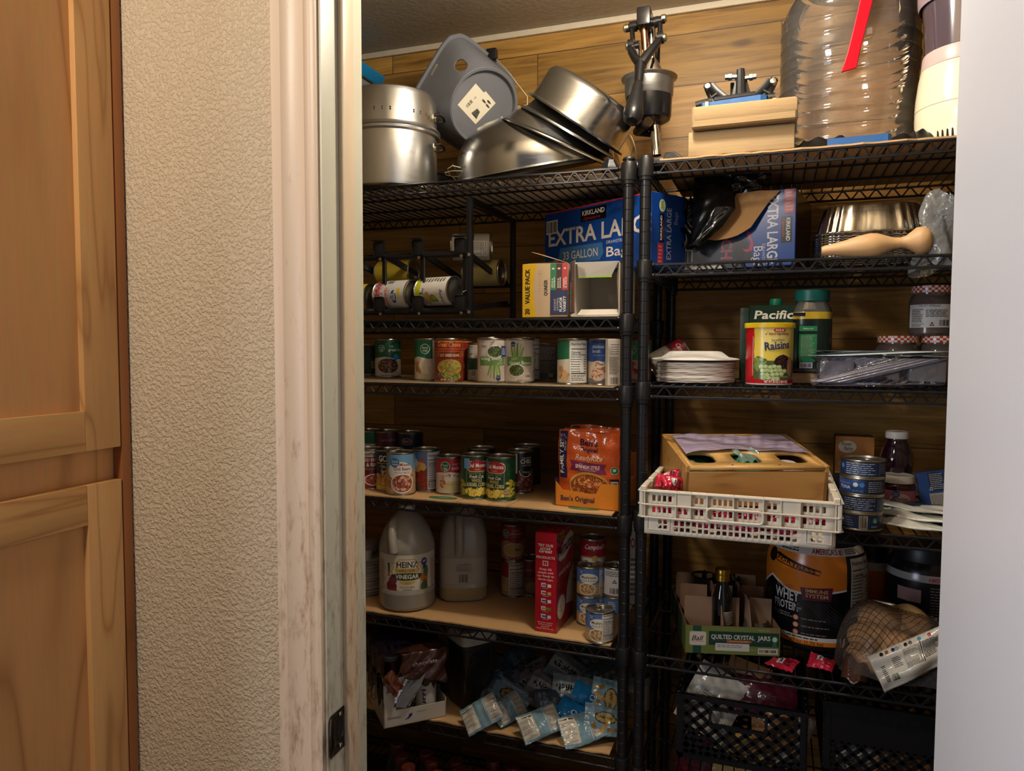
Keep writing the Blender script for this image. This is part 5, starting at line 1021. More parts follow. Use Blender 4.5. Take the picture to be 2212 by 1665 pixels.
# jam jars
def jar(label, pos, R, H, fill, check=None, art=None, group='jars with checked lids'):
    t = thing('jam_jar', label, 'jar', pos, look(Vector(pos)), group); mb = MB(); mb.lathe([(0, .001), (R*.9, 0), (R, .006), (R, H*.70), (R*.93, H*.78), (R*.82, H*.83), (R*.82, H*.86)], 36); mb.obj('jar_glass', clear('jar_glass', 'efe6dc', .03, .10), t)
    mb = MB(); mb.lathe([(0, .004), (R*.93, .004), (R*.95, H*.69), (R*.8, H*.80), (0, H*.80)], 32); mb.obj('filling', plain('jam_'+fill, fill, .35), t)
    mb = MB(); k = 40; cols = check or ('b8402e', 'e8dcd0')
    mb.grid(lambda u, v: (R*.9*cos(2*pi*u), R*.9*sin(2*pi*u), H*(.86+.135*v)), k, 3, colfn=lambda u, v: cols[(int(u*k)+int(v*3)) % 2]); mb.lathe([(R*.9, H*.995, cols[0]), (R*.86, H, cols[1]), (R*.6, H, cols[0]), (R*.3, H, cols[1]), (0, H)], 40); mb.obj('checked_lid', M_gloss, t)
    if art: mb = MB(); rr = R+.0006; mb.lathe([(rr, H*.16, 'd6d4d0'), (rr, H*.62)], 36, a0=-pi/2-1.15, a1=-pi/2+1.15); mb.art(art, cyl_fn(rr), 2*pi*rr/36*1000, off=.0003); mb.obj('jar_label', M_print, t)
    return t
hj = .098; YJ2 = 1.93
pJ = [ptY(1938, YJ2, Z3R), ptY(2023, YJ2+.02, Z3R)]
jar('jam jar with red checked lid behind the clear tray, left of a pair', pJ[0], .047, hj+.012, '3a1c16'); jar('jam jar with red checked lid carrying another jar', (pJ[1].x+.006, pJ[1].y, Z3R), .047, hj+.012, '2a1418')
H_ = 100*1.15; a = Art(); a.text('FRUIT SPREAD', -2, 66, 4.6, '3a3a3a', w=44); a.lines(-44, 30, -14, 62, 8, '4a4a4a'); a.lines(-10, 42, 40, 60, 6, '4a4a4a'); a.poly([(-2, 22), (8, 22), (3, 32)], '3a3a3a'); a.ell(3, 25, 1.8, 1.8, 'd6d4d0', 10); a.bars(16, 20, 44, 38, 'd6d4d0'); a.lines(-44, 20, -12, 28, 3, '6a6a6a')
hk = on_y(2005, 617, YJ2).z-(Z3R+hj+.0125); jar('jam jar with ingredients label stacked upon another jar', (on_y(2008, 750, YJ2+.02).x, YJ2+.02, Z3R+hj+.0125), .046, hk, '54302a', art=a)
# clear clamshell tray
A = ptY(1752, 1.668, Z3R); B = ptY(2062, 1.668, Z3R); w = (B-A).length; hT = on_y(1755, 757, 1.668).z-Z3R; M_pet = clear('clamshell', 'dcd8e6', .16, .30, (55, .55, .006)); M_pet3 = clear('clamshell_cell', 'ece8f2', .2, .16, (45, .6, .006)); M_pet2 = clear('clamshell_rim', 'e2f4f0', .10, .62)
t = thing('clear_tray', 'long clear plastic clamshell tray at the shelf front edge', 'tray', A+Vector((w/2, .07, 0)), 0); D_ = .13
def rrect_pts(w, d, r, n):
    per = []
    for cx, cy, a in ((w/2-r, d/2-r, 0), (-w/2+r, d/2-r, pi/2), (-w/2+r, -d/2+r, pi), (w/2-r, -d/2+r, 1.5*pi)):
        per += [Vector((cx+r*cos(a+i*pi/12), cy+r*sin(a+i*pi/12), 0)) for i in range(7)]
    ln = [(per[(i+1) % len(per)]-per[i]).length for i in range(len(per))]; T = sum(ln); out = []; i = 0; acc = 0
    for k in range(n):
        t_ = T*k/n
        while acc+ln[i] < t_: acc += ln[i]; i += 1
        out.append(per[i].lerp(per[(i+1) % len(per)], (t_-acc)/ln[i]))
    return out
def traysec(z, k):
    out = []
    for i, q in enumerate(rrect_pts(w, D_, .018, 240)):
        f = .0016*sin(i*.95) if z < hT*.85 else 0; out.append((q.x*k, q.y*(1-(1-k)*2)*(1+f*10), z))
    return out
rings = [traysec(.002, .955), traysec(.010, .97), traysec(hT*.8, .985), traysec(hT*.9, .99)]; mb = MB()
for r1, r2_ in zip(rings, rings[1:]): bridge(mb, r1, r2_)
mb.raw(rings[0], [tuple(range(239, -1, -1))]); mb.obj('tray_body', M_pet, t, 60)
mb = MB(); rr = [traysec(hT*.86, .992), traysec(hT*.86, 1.015), traysec(hT*.99, 1.012), traysec(hT, 1.0), traysec(hT, .95)]
for r1, r2_ in zip(rr, rr[1:]): bridge(mb, r1, r2_)
mb.obj('tray_rim', plain('clamshell_edge', 'e6f2f0', .25, alpha=.8), t, 40)
for x0 in (-.30, .02, .34): 
    mb = MB(); mb.box((x0*w, 0, hT*.42), (w*.27, D_*.8, hT*.74), bev=.012); mb.obj('inner_cell', M_pet3, t, 50)
# ------------------------------------------------------------------ fourth tier, left
def ovals(a): 
    for x, y in ((-250, -150), (300, -205)): a.ell(x, y, 60, 20, '2f6a48'); a.text('QUALITY', x, y-3, 8, 'b8c4a8')
    for x in (-205, -110, -60, 120): a.rect(x, -222, x+1.2, 200, '6a5638')
    return a
cl = (XLp-1.18+XLp-.03)/2
def ovals4():
    a = Art()
    for px, py in ((957, 1076), (1262, 1099)): q = on_z(px, py, ZL[3]+.003); X, Y = (q.x-cl)*1000, (q.y-(SY0+.002+SY1-.03)/2)*1000; a.ell(X, Y, 40, 18, '3f7450'); a.text('FRESH', X, Y-3, 8, 'b8c0a0')
    for px in (985, 1030, 1065, 1110): q = on_z(px, 1085, ZL[3]+.003); X = (q.x-cl)*1000; a.poly([(X, -218), (X+1.5, -218), (X+16, -20), (X+14.5, -20)], '8a7048')
    return a
M_kraft = plain('kraft_liner', 'cda471', .75, bump=(220, .15, .001), var=.07, vscale=6)
liner('shelf_liner', 'flattened cardboard with green ovals under the bean and corn tins', XLp-1.18, XLp-.03, SY0+.002, SY1-.03, ZL[3]+.0005, mat=M_kraft, wob=.002, art=ovals4())
liner('shelf_liner', 'bare cardboard under the vinegar jugs and red rice box', XLp-1.18, XLp-.03, SY0+.002, SY1-.03, ZL[4]+.0005, mat=M_kraft, wob=.002, seed=5)
liner('shelf_liner', 'ragged cardboard under the heap of snack bags', XLp-1.18, XLp-.03, SY0+.003, SY1-.03, ZL[5]+.0005, mat=M_kraft, wob=.004, seed=6)
Z4, Z5, Z6 = ZL[3]+.0045, ZL[4]+.0045, ZL[5]+.0045; G4 = 'tins on the fourth shelf'
def S(px, py, z, r=.0373): return seat(px, py, z, r)
def stack2(pos, h): return Vector((pos.x, pos.y, pos.z+h+.0005))
B_RED = ['8c3a2c', 'a8523c', '6c2418', 'c07a5a']; B_TAN = ['c99a54', 'dbb06c', 'b5843e']
a = Art(); a.rect(-60, 56, 60, 110, 'd6d0c2'); a.rect(-60, 0, 60, 88, '7a1f22'); a.text('Southgate', 0, 92, 9, '2a2020', w=52, bold=.03); a.rect(-60, 40, 60, 62, '5a1418'); a.text('RED BEANS', 2, 76, 8.5, 'e8e0d0', w=50, bold=.03); a.text('& RICE', 4, 62, 10, 'e8e0d0', w=36, bold=.04); a.text('WITH A MILD SAUCE', 2, 53, 4.5, 'd8a060', w=44); a.bowl(6, 26, 26, 16, B_RED, n=70, sz=3)
p0 = S(800, 1057, Z4); can('red beans and rice tin at the jamb edge of the fourth shelf', p0, a, .0373, .108, G4, bg='7a1f22', ph=.1)
a = Art(); a.rect(-60, 50, 60, 110, '1a2338'); a.rect(-60, 0, 60, 26, 'c8a24a'); a.text('GOYA', 4, 80, 16, 'f0ece0', w=48, bold=.06); a.rect(-30, 74, 40, 76, 'c8a24a'); a.text('Chick Peas', 6, 63, 8, 'e8e0d0', w=40, bold=.02); a.text('Garbanzos', 6, 51, 8, 'e8e0d0', w=38, bold=.02); a.blobs(2, 34, 40, 15, 50, 6, B_TAN, .9, 3); a.rect(-60, 2, 60, 14, 'd6b84a'); a.text('NET WT 15.5 OZ', 0, 5, 5, '6a3020', w=34)
can('dark chick pea tin behind the mixed chili beans tin', S(843, 1062, Z4), a, .0373, .110, G4, bg='1a2338', ph=-.35)
a = Art(); a.rect(-60, 66, 60, 112, '6f9fc4'); a.rect(-60, 0, 60, 66, 'c09a70'); a.blobs(0, 30, 60, 28, 60, 8, ['b48c64', 'ccaa80', 'a67c54'], .7, 5); a.ell(-4, 64, 34, 24, 'e6e2d8'); a.badge('Great', 'Value', -18, 86, 12.5, '3f6b98', 'dfe6ee', ring='3f6b98'); a.text('Mixed', 8, 77, 8, '8c3a34', w=26, bold=.02); a.text('Chili Beans', 2, 66, 8, '8c3a34', w=44, bold=.02); a.text('pinto, kidney and black beans', 2, 59, 3.5, '6a6a6a', w=40)
a.bowl(2, 32, 31, 26, ['9c4a3a', 'b86a54', 'd39a7c', '7c3428', 'e0b898'], n=130, sz=3.2); a.text('NET WT 15.5 OZ', -18, 5, 3.5, '5a4030', w=22); a.facts(44, 8, 80, 100)
can('mixed chili beans tin with pale blue label at the shelf front', S(866, 1071, Z4), a, .0373, .111, G4, bg='b8a890', ph=.05)
a = Art(); a.rect(-60, 62, 60, 112, '5f7fb0'); a.rect(-60, 0, 60, 62, '7a4434'); a.ell(-22, 66, 22, 14, 'd6b068'); a.ell(-36, 76, 12, 14, 'e6e2d8'); a.ell(-10, 84, 5, 7, 'c8503a'); a.blobs(-14, 30, 20, 22, 30, 7, ['b04a34', '8c2e22'], .8, 4); a.facts(3, 6, 44, 104, 'cfd0da'); a.rect(-28, 12, -20, 22, '3a6a4a')
can('blue tin with tall nutrition panel behind chili beans tin', S(921, 1062, Z4), a, .0373, .111, G4, bg='5f7fb0', ph=.0)
a = Art(); a.rect(-60, 52, 60, 100, 'b02430'); a.poly([(-60, 52), (-30, 58), (0, 60), (40, 54), (60, 50), (60, 0), (-60, 0)], 'd8cdb8'); greenlogo(a, -13, 74, 13); a.text('evaporated', 22, 78, 5.5, 'e8d8d0', w=30); a.text('milk', 16, 65, 10, 'f0e4dc', w=22); a.ell(-6, 52, 36, 7, 'e6dccb'); a.poly([(-16, 44), (26, 48), (42, 40), (38, 12), (0, 8), (-16, 16)], 'd8c68e'); a.poly([(-18, 46), (10, 58), (44, 48), (40, 38), (-14, 34)], 'ece4d4'); a.blobs(10, 50, 18, 4, 10, 2.4, ['b07a5a', '94604a'], .8, 2); a.rect(-20, 26, 40, 28, 'c4ae70'); a.blobs(-20, 34, 8, 14, 10, 4, ['b86a50', 'd8a088'], .9, 5)
can('red and cream evaporated milk tin on the fourth shelf', S(972, 1069, Z4, .036), a, .036, .098, G4, bg='b8a088', ph=.0)
def delm():
    a = Art(); a.rect(-70, 26, 70, 112, '174a2e'); a.blobs(0, 80, 60, 30, 90, 7, ['1b5434', '133e26'], .3, 8); a.rect(-70, 0, 70, 28, '1e5a30'); a.rect(-27, 34, 27, 78, 'a8b46a'); a.rect(-26, 35, 26, 77, '123c26')
    a.rrect(-26, 70, 30, 98, 11, 'c8a440'); a.rrect(-25, 71, 29, 97, 10, 'd9d2c0'); a.rrect(-24, 72, 28, 96, 10, 'a8242a'); a.ell(2, 92, 17, 9, 'a8242a'); a.text('Del Monte', 2, 82, 10, 'f0e8dc', w=46, bold=.045); a.text('Quality', 2, 75, 4.5, 'e8c88a', w=16, shear=.3); a.text('MADE WITH', 0, 64.5, 4, 'a8b46a', w=42); a.text('Fresh Cut.', 0, 55, 8, 'eae4d2', w=38, shear=.3, bold=.02); a.text('WHOLE', 0, 45, 8, 'd9c86a', w=26, bold=.02); a.text('KERNEL CORN', 0, 34, 9, 'e8dc9a', w=50, bold=.02)
    a.blobs(46, 34, 14, 22, 26, 6, ['c9b43c', 'd8c858', 'a89c34'], .5, 3, rotj=.5); a.blobs(-40, 30, 10, 22, 20, 6, ['c9b43c', 'a89c34'], .5, 4, rotj=.5); a.blobs(0, 20, 30, 10, 100, 4, ['d9bc2c', 'ead04a', 'c9a41c', 'f0dc70'], .8, 6); a.rect(-34, 78, -18, 104, '6a9ec8'); return a
can('whole kernel corn tin with red crest, left of the two', S(1026, 1079, Z4), delm(), .0373, .111, G4, bg='174a2e', ph=.12)
a = delm(); a.ell(34, 22, 10.5, 10.5, 'd8c88a'); a.ell(34, 22, 9, 9, '6a5a2a'); a.ell(34, 22, 8, 8, 'd0be80'); a.text('NON', 34, 23, 5, '5a4a20', bold=.03); a.text('GMO', 34, 16, 5, '5a4a20', bold=.03)
can('whole kernel corn tin with round badge, right of the two', S(1082, 1084, Z4), a, .0373, .111, G4, bg='174a2e', ph=-.5)
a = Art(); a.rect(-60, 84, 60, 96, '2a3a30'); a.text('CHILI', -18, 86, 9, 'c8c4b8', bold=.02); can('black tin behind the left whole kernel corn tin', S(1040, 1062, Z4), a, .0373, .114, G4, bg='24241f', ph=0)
def chili():
    a = Art(); a.rect(-60, 54, 60, 112, '141a18'); a.rect(-60, 0, 60, 54, '4a2420'); a.blobs(0, 32, 60, 28, 120, 5, ['6a2c24', '8c4838', '4a1c18', 'a86a58'], .6, 4); a.text('vegetarian', 18, 93, 4.5, 'c8c4b8', w=30); a.text('CHILI', 16, 80, 11, 'e4e0d4', w=32, bold=.03); a.text('with beans', 18, 73, 4.5, 'c8c4b8', w=28); a.ell(16, 62, 20, 18, 'd8d4c8', a0=pi, a1=2*pi); a.ell(16, 62, 18, 16, '16211d', a0=pi, a1=2*pi); a.text('Medium', 16, 55, 5, 'd8d4c8', w=20); a.rect(-16, 54, -8, 106, 'e0dcd0'); a.text('NET WT 15 OZ', 14, 6, 4, 'c8c4b8', w=30); return a
pc_ = S(1121, 1067, Z4); can('vegetarian chili tin behind the right whole kernel corn tin', pc_, chili(), .0373, .111, G4, bg='141a18', ph=.1)
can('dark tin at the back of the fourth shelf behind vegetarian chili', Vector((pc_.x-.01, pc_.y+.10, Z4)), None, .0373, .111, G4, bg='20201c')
# second layer standing on a hidden first layer at the back
for px, bg, lb, aa in ((800, 'c8ccbc', 'green topped tin on the back double stack beside the jamb', ('1f6a44', '')), (838, '5a2838', 'maroon cannellini tin on the back double stack', ('5a2838', 'cannellini')), (886, '1a2338', 'navy tin with round emblem on the back double stack', ('1a2338', 'BUSH'))):
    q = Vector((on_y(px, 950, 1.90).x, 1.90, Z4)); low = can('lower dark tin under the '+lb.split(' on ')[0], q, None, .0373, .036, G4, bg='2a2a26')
    a = Art(); a.rect(-60, 62, 60, 110, aa[0])
    if aa[1] == 'cannellini': a.text('cannellini', 0, 72, 8, 'c08a98', w=46)
    if aa[1] == 'BUSH': a.ell(-10, 74, 15, 10, 'c8c0b0'); a.ell(-10, 74, 13.5, 8.8, '6a2a30'); a.text('BEST', -10, 71, 6, 'e0d8c8')
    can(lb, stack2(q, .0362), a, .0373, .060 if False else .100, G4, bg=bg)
# rice pouches in a tray box
A = on_z(1199, 1091, Z4); B = on_z(1337, 1105, Z4); v = (B-A); w = v.length; rz = math.atan2(v.y, v.x); dd = .155
hP = on_y(1270, 930, A.y+.03).z-Z4; hF = on_y(1300, 1046, B.y).z-Z4
t = thing('rice_tray_box', 'orange and navy display tray holding ready rice pouches', 'box', A, rz); mb = MB(); k = .0012
def bens_side(a, W, H): a.rect(0, 0, W, H, '2b2c56'); a.text('2x', W*.5, H*.62, H*.26, 'd86a3a', w=W*.46, bold=.02); a.text('MORE', W*.5, H*.42, H*.11, 'd86a3a', w=W*.5, bold=.01); a.text('vs 240g pouch', W*.5, H*.22, H*.07, 'b08a7a', w=W*.6)
mb.box((w/2, dd/2, k), (w, dd, 2*k), lin('b07a3a')); mb.box((w/2, dd-k, .06), (w, 2*k, .12), lin('c07030')); mb.box((w-k, dd/2, hF/2), (2*k, dd, hF), lin('d07a18'))
fp = [(0, 0), (w, 0), (w, hF), (w*.72, hF), (w*.645, hF*.60), (w*.60, hF*.56), (w*.12, hF*.66), (w*.04, hF*.9), (0, hF*1.0)]
mb.prism(fp, -.0012, 0, lin('d8821e'), mat=Matrix.Rotation(pi/2, 4, 'X')); mb.raw([(w*.05, -.0015, hF*.88), (w*.125, -.0015, hF*.635), (w*.60, -.0015, hF*.53), (w*.64, -.0015, hF*.57)], [], WHITE)
a = Art(); W_, H_ = w*1000, hF*1000; a.text("Ben's Original", W_*.36, H_*.24, H_*.2, '2b2048', w=W_*.53, bold=.02); mb.art(a, plane_fn((0, -.0014, 0), (1, 0, 0), (0, 0, 1)))
a = Art(); W2 = 60; a.rect(0, 0, dd*1000, H_*1.08, '2b2c56'); bens_side(a, dd*1000, H_*1.08); mb.box((k, dd/2, hF*.54), (2*k, dd, hF*1.08), lin('2b2c56')); mb.art(a, plane_fn((-.0003, dd, 0), (0, -1, 0), (0, 0, 1))); mb.obj('tray_board', M_print, t, 0)
def pouch(label, y, ph_, seed, rzj=0, hs=1.0):
    t = thing('rice_pouch', label, 'pouch', A+Vector((-sin(rz)*y+cos(rz)*w*.02, cos(rz)*y+sin(rz)*w*.02, .0030)), rz+rzj, 'ready rice pouches in the orange tray'); wp, hp = w*.955, (hP-.004)*hs; R = random.Random(seed)
    def front(u, v, o=0):
        bul = .0105*(max(0, 1-(abs(2*u-1))**4))*max(0, sin(min(1, v*1.02)*pi))**.6; wr = .0012*sin(u*23+v*9+seed)*(.3+v)+.0014*sin(v*31+u*7+seed*2)
        return (wp*u+.003*sin(v*5+seed), -(bul+wr*.8)-o+.006*v, hp*v+.003*sin(u*6+seed)*v)
    mb = MB(); mb.grid(lambda u, v: front(u, v), 30, 34, col=lin('cf5a26')); mb.grid(lambda u, v: (wp*(1-u), .012*(1-abs(2*u-1)**3)*sin(v*pi)**.6+.006*v+.001, hp*v), 14, 16, col=lin('c0501f')); W, H = wp*1000, hp*1000; a = Art()
    a.poly([(W*.02, H*.36), (W*.155, H*.36), (W*.155, H*.985), (W*.02, H*.985)], '2b2450'); a.text('FAMILY SIZE', W*.10, H*.42, W*.068, 'f0e8d8', w=H*.52, rot=pi/2, al='L', bold=.03); a.text('95% MORE*', W*.145, H*.72, W*.032, 'd8c8b8', w=H*.2, rot=pi/2, al='L')
    a.text("Ben's", W*.52, H*.825, H*.085, '2b1a44', w=W*.29, bold=.05); a.text('Original', W*.52, H*.745, H*.058, '2b1a44', w=W*.29, bold=.03); a.text('ReadyRice', W*.53, H*.625, H*.075, 'f0d8b8', w=W*.44, shear=.3, bold=.01)
    a.poly([(W*.21, H*.61), (W*.81, H*.585), (W*.77, H*.525), (W*.81, H*.455), (W*.21, H*.48), (W*.25, H*.545)], '7a2a50'); a.text('SPANISH STYLE', W*.51, H*.515, H*.048, 'f0e0d0', w=W*.40, bold=.02); a.text('WITH TOMATOES & PEPPERS', W*.51, H*.485, H*.02, 'e0b0a0', w=W*.26)
    a.ell(W*.52, H*.27, W*.335, H*.20, 'c99a4a'); a.ell(W*.52, H*.265, W*.31, H*.175, '8a4a20'); a.blobs(W*.52, H*.265, W*.29, H*.16, 330, W*.022, ['c8703a', 'b0582a', 'dc9050', '9a4420', 'e0a868'], .3, 5)
    a.ell(W*.93, H*.50, W*.062, H*.052, 'd8d0c0'); a.ell(W*.93, H*.50, W*.054, H*.046, '2f7a3c'); a.ell(W*.92, H*.505, W*.014, H*.022, 'e8e8d8'); a.ell(W*.942, H*.507, W*.014, H*.02, 'e8e8d8'); a.rect(W*.85, H*.27, W*.985, H*.39, '2a1c20'); a.rect(W*.86, H*.29, W*.975, H*.36, 'd8c0a0'); a.text('2:00', W*.917, H*.305, H*.038, '2a1c20', w=W*.09, bold=.03)
    mb.art(a, lambda u, v, o: front(u*1000/W, v*1000/H, o), 4.5, 4.5, off=.0011, clip=(.5, W-.5, .5, H-.5)); mb.obj('pouch_film', M_film, t, 60)
pouch('front rice pouch in the orange and navy tray', .016, 0, 1); 
for i, y in enumerate((.044, .072, .100)): pouch('orange rice pouch, %s behind the front pouch' % ('first', 'second', 'third')[i], y, 0, 4+i, hs=(1.02, .97, 1.03)[i])
# ------------------------------------------------------------------ fifth tier, left
M_jug = plain('cloudy_jug', '9c968a', .28, var=.08, vscale=8, coat=.2, trans=.0); M_vin = plain('pale_vinegar', '8c8478', .25, coat=.3); M_amb = plain('amber_vinegar', '97865a', .25, coat=.3)
p = S(880, 1325, Z5, .075); t = thing('vinegar_jug', 'large cloudy vinegar jug with white fruit label at shelf front', 'jug', p, look(p)); R_ = .0745; hj_ = .262
mb = MB(); mb.lathe([(0, .004), (.060, .0), (.070, .004), (R_, .014), (R_, .058), (R_-.002, .062), (R_-.002, .150), (R_, .155), (.072, .175), (.062, .205), (.044, .235), (.026, .252), (.02, .256), (.02, .268)], 56); jb = mb.obj('jug_body', M_jug, t, 50)
mb = MB(); mb.lathe([(R_+.0004, .012), (R_+.0004, .047)], 56); mb.obj('liquid_band', M_vin, t)
mb = MB(); mb.tube([(-.028, -.020, .236), (-.036, -.046, .228), (-.038, -.062, .205), (-.036, -.070, .178), (-.034, -.071, .160)], [.010, .0115, .0115, .012, .012], 12); mb.obj('jug_handle', M_jug, t, 60)
mb = MB(); mb.lathe([(.0215, .256), (.0215, .27), (0, .271)], 24); mb.obj('jug_cap', plain('white_cap', 'd8d4cc', .4), t)
rr = R_-.0012; mb = MB(); n = 56; mb.lathe([(rr, .044, 'cfc6b6'), (rr, .154)], n); a = Art(); a.poly([(-24, 62), (24, 62), (33, 108), (28, 116), (33, 124), (20, 124), (16, 132), (-16, 132), (-20, 124), (-33, 124), (-28, 116), (-33, 108)], 'b49a5a'); a.poly([(-22, 64), (22, 64), (31, 108), (26, 116), (31, 122), (19, 122), (15, 130), (-15, 130), (-19, 122), (-31, 122), (-26, 116), (-31, 108)], 'd8cfbe')
a.text('HEINZ', 0, 115, 12, '1c1a18', w=42, bold=.05); a.poly([(-22, 104), (22, 104), (26, 111), (22, 113), (-22, 113), (-26, 111)], 'c4a04a'); a.text('APPLE CIDER', 0, 106, 5, '3a2c18', w=34, bold=.01); a.ell(0, 96, 36, 8.5, 'c8b070'); a.ell(0, 96, 35, 7.6, '1c3a26'); a.text('VINEGAR', 0, 92, 8.5, 'e8e0cc', w=48, bold=.03); a.ell(0, 87, 16, 8, 'c8a850', a0=pi, a1=2*pi); a.text('1869', 0, 81, 4.5, '8a6a2a', w=12)
for i, s_ in enumerate(('THE NATURAL', 'CHOICE', 'FOR FOOD')): a.text(s_, 0, 73-i*5.2, 3.6, '3a3430', w=(30, 18, 22)[i], bold=.01)
a.ell(-33, 76, 12, 12, '6a2434'); a.ell(-30, 66, 10, 8, '8c2a2a'); a.ell(-30, 88, 9, 8, '7a3040'); a.poly([(-42, 96), (-36, 96), (-38, 116)], 'c86a30'); a.poly([(-40, 104), (-36, 104), (-37, 124), (-42, 122)], '3a5a34'); a.ell(36, 92, 9, 9, 'c8682a'); a.poly([(30, 70), (44, 64), (44, 90), (34, 88)], '4a6a3c'); a.ell(36, 72, 9, 12, '3f5c36'); a.ell(40, 104, 6, 12, '4a6a3a'); a.ell(36, 124, 7, 8, '2a3a6a'); a.text('#1', 36, 123, 5, 'e0e0e8', bold=.03); a.poly([(32, 116), (40, 116), (39, 108), (36, 111), (33, 108)], '2a3a6a')
a.lines(-70, 60, -48, 128, 20, '9a7a6a', fill=.4); a.lines(54, 60, 72, 128, 20, '7a746c', fill=.4); a.scale(1.3, 1.28, 0, 97); mb.art(a, cyl_fn(rr), 2*pi*rr/n*1000, off=.0003, clip=(-200, 200, 44.5, 153.5)); mb.obj('jug_label', M_print, t, 60)
p = S(1000, 1304, Z5, .071); t = thing('vinegar_jug', 'cloudy square shouldered jug turned to its barcode, amber liquid low', 'jug', p, look(p)+.05)
mb = MB(); mb.lathe([(0, .003), (.058, 0), (.066, .006), (.068, .014), (.068, .046), (.066, .05), (.066, .125), (.0675, .13), (.066, .17), (.058, .21), (.04, .24), (.022, .255), (.02, .268)], 48, sq=(1, .95, 3.4)); mb.obj('jug_body', M_jug, t, 50)
mb = MB(); mb.lathe([(.0684, .012), (.0684, .040)], 48, sq=(1, .95, 3.4)); mb.obj('liquid_band', M_amb, t)
mb = MB(); mb.tube([(-.012, -.030, .245), (-.012, -.058, .228), (-.012, -.0655, .19), (-.012, -.066, .150), (-.014, -.062, .132)], [.011, .012, .0125, .0125, .012], 12); mb.obj('jug_handle', M_jug, t, 60)
mb = MB(); mb.lathe([(.0666, .050, 'a39c90'), (.0666, .122)], 48, sq=(1, .95, 3.4)); a = Art(); a.bars(-16, 54, 12, 80, 'a39c90'); a.lines(-22, 84, 26, 100, 5, '8a7a74', fill=.4); a.text('CLEANING', 0, 102, 5, '6a645c', w=38); a.lines(-22, 88, 20, 92, 1, 'a86a5a'); mb.art(a, plane_fn((0, -.0640, 0), (1, 0, 0), (0, 0, 1))); mb.obj('jug_label', M_print, t, 40)
def crm():
    a = Art(); a.rect(-60, 44, 60, 102, '8c1c28'); a.poly([(-60, 44), (-20, 58), (14, 48), (34, 60), (60, 50), (60, 0), (-60, 0)], 'a8846a'); greenlogo(a, -22, 76, 11); a.text('cream of', 8, 83, 6, 'd8c8b8', w=24); a.text('chicken', 9, 73, 8.5, 'e0d4c4', w=32); a.text('condensed soup', 8, 67, 3.5, 'd8b8a8', w=28); a.ell(2, 32, 32, 19, 'c8bca0'); a.ell(2, 32, 29, 16, 'b8a060'); a.blobs(14, 33, 9, 3.5, 18, 2, ['4a4a2a', '6a6a3a'], .5, 3); a.blobs(0, 6, 40, 6, 30, 4, ['a8503a', '8a3a2c'], .7, 3); return a
q = S(1108, 1291, Z5, .0335); a = Art(); a.rect(-60, 56, -12, 102, '8c1c28'); a.rect(-60, 0, -12, 56, 'a88e74'); a.ell(-26, 26, 14, 10, 'b8a060'); a.facts(-12, 5, 40, 98, 'd0cabe'); can('cream of chicken soup tin showing its nutrition panel, under another', q, a, .0335, .101, 'soup tins with red and white labels', bg='8c1c28')
can('cream of chicken soup tin standing on another soup tin', stack2(q, .101), crm(), .0335, .101, 'soup tins with red and white labels', bg='8c1c28')
a = Art(); a.rect(-60, 52, 60, 102, '6a1c28'); a.text('tomato', -6, 70, 7, 'c89090', w=28); a.ell(4, 24, 22, 16, 'a08c70'); can('maroon soup tin in the dark behind the red rice box', Vector((on_y(1148, 1200, 1.93).x, 1.93, Z5)), a, .0335, .101, 'soup tins with red and white labels', bg='7a5a4a')
# rice box
A = on_z(1155, 1362, Z5); B = on_z(1201, 1369, Z5); hB = on_y(1155, 1148, A.y).z-Z5
def min_f(a, W, H):
    a.rect(W*.05, H*.905, W*.95, H*.908, '6a0c18')
    for s_, y, h, ww in (('TRY OUR', .885, .026, .72), ('OTHER', .855, .02, .5), ('PRODUCTS', .765, .024, .86)): a.text(s_, W*.5, H*(y-.025), H*h, 'f0e0d8', w=W*ww, bold=.02)
    a.text('Great', W*.5, H*.80, H*.032, 'f4e8e0', w=W*.62, shear=.3, bold=.02); a.rect(W*.05, H*.722, W*.95, H*.725, '6a0c18'); a.rect(W*.36, H*.67, W*.62, H*.72, 'e8c8c0'); a.rect(W*.40, H*.678, W*.58, H*.712, 'a81c2c'); a.text('1', W*.49, H*.683, H*.024, 'f0e0d8', bold=.04)
    for i, s_ in enumerate(('Keep life', 'simple with', 'our Ready to', 'Serve cups.')): a.text(s_, W*.5, H*(.625-.034*i), H*.022, 'f0d8d0', w=W*(.58, .72, .78, .7)[i], shear=.25, bold=.01)
    for i in range(5): y = H*(.475-.078*i); a.rect(W*.30, y-H*.018, W*.52, y+H*.022, 'd8d0cc'); a.rect(W*.34, y-H*.008, W*.6, y+H*.008, ('8a5a8a', '9a4a3a', '4a4a7a', 'b08a3a', '3a4a8a')[i]); a.rect(W*.6, y-H*.02, W*.76, y+H*.012, ('e8e4e0', 'c8a060', 'd8d4d8', '6a7a3a', 'd0ccd0')[i]); a.lines(W*.36, y-H*.034, W*.68, y-H*.026, 1, 'e8c0b8')
    for i, s_ in enumerate(('Great hot options', 'perfect anytime,', 'anywhere.', 'Ready when you are.')): a.text(s_, W*.5, H*(.095-.02*i), H*.013, 'f0d0c8', w=W*(.72, .64, .4, .8)[i], shear=.2, bold=.01)
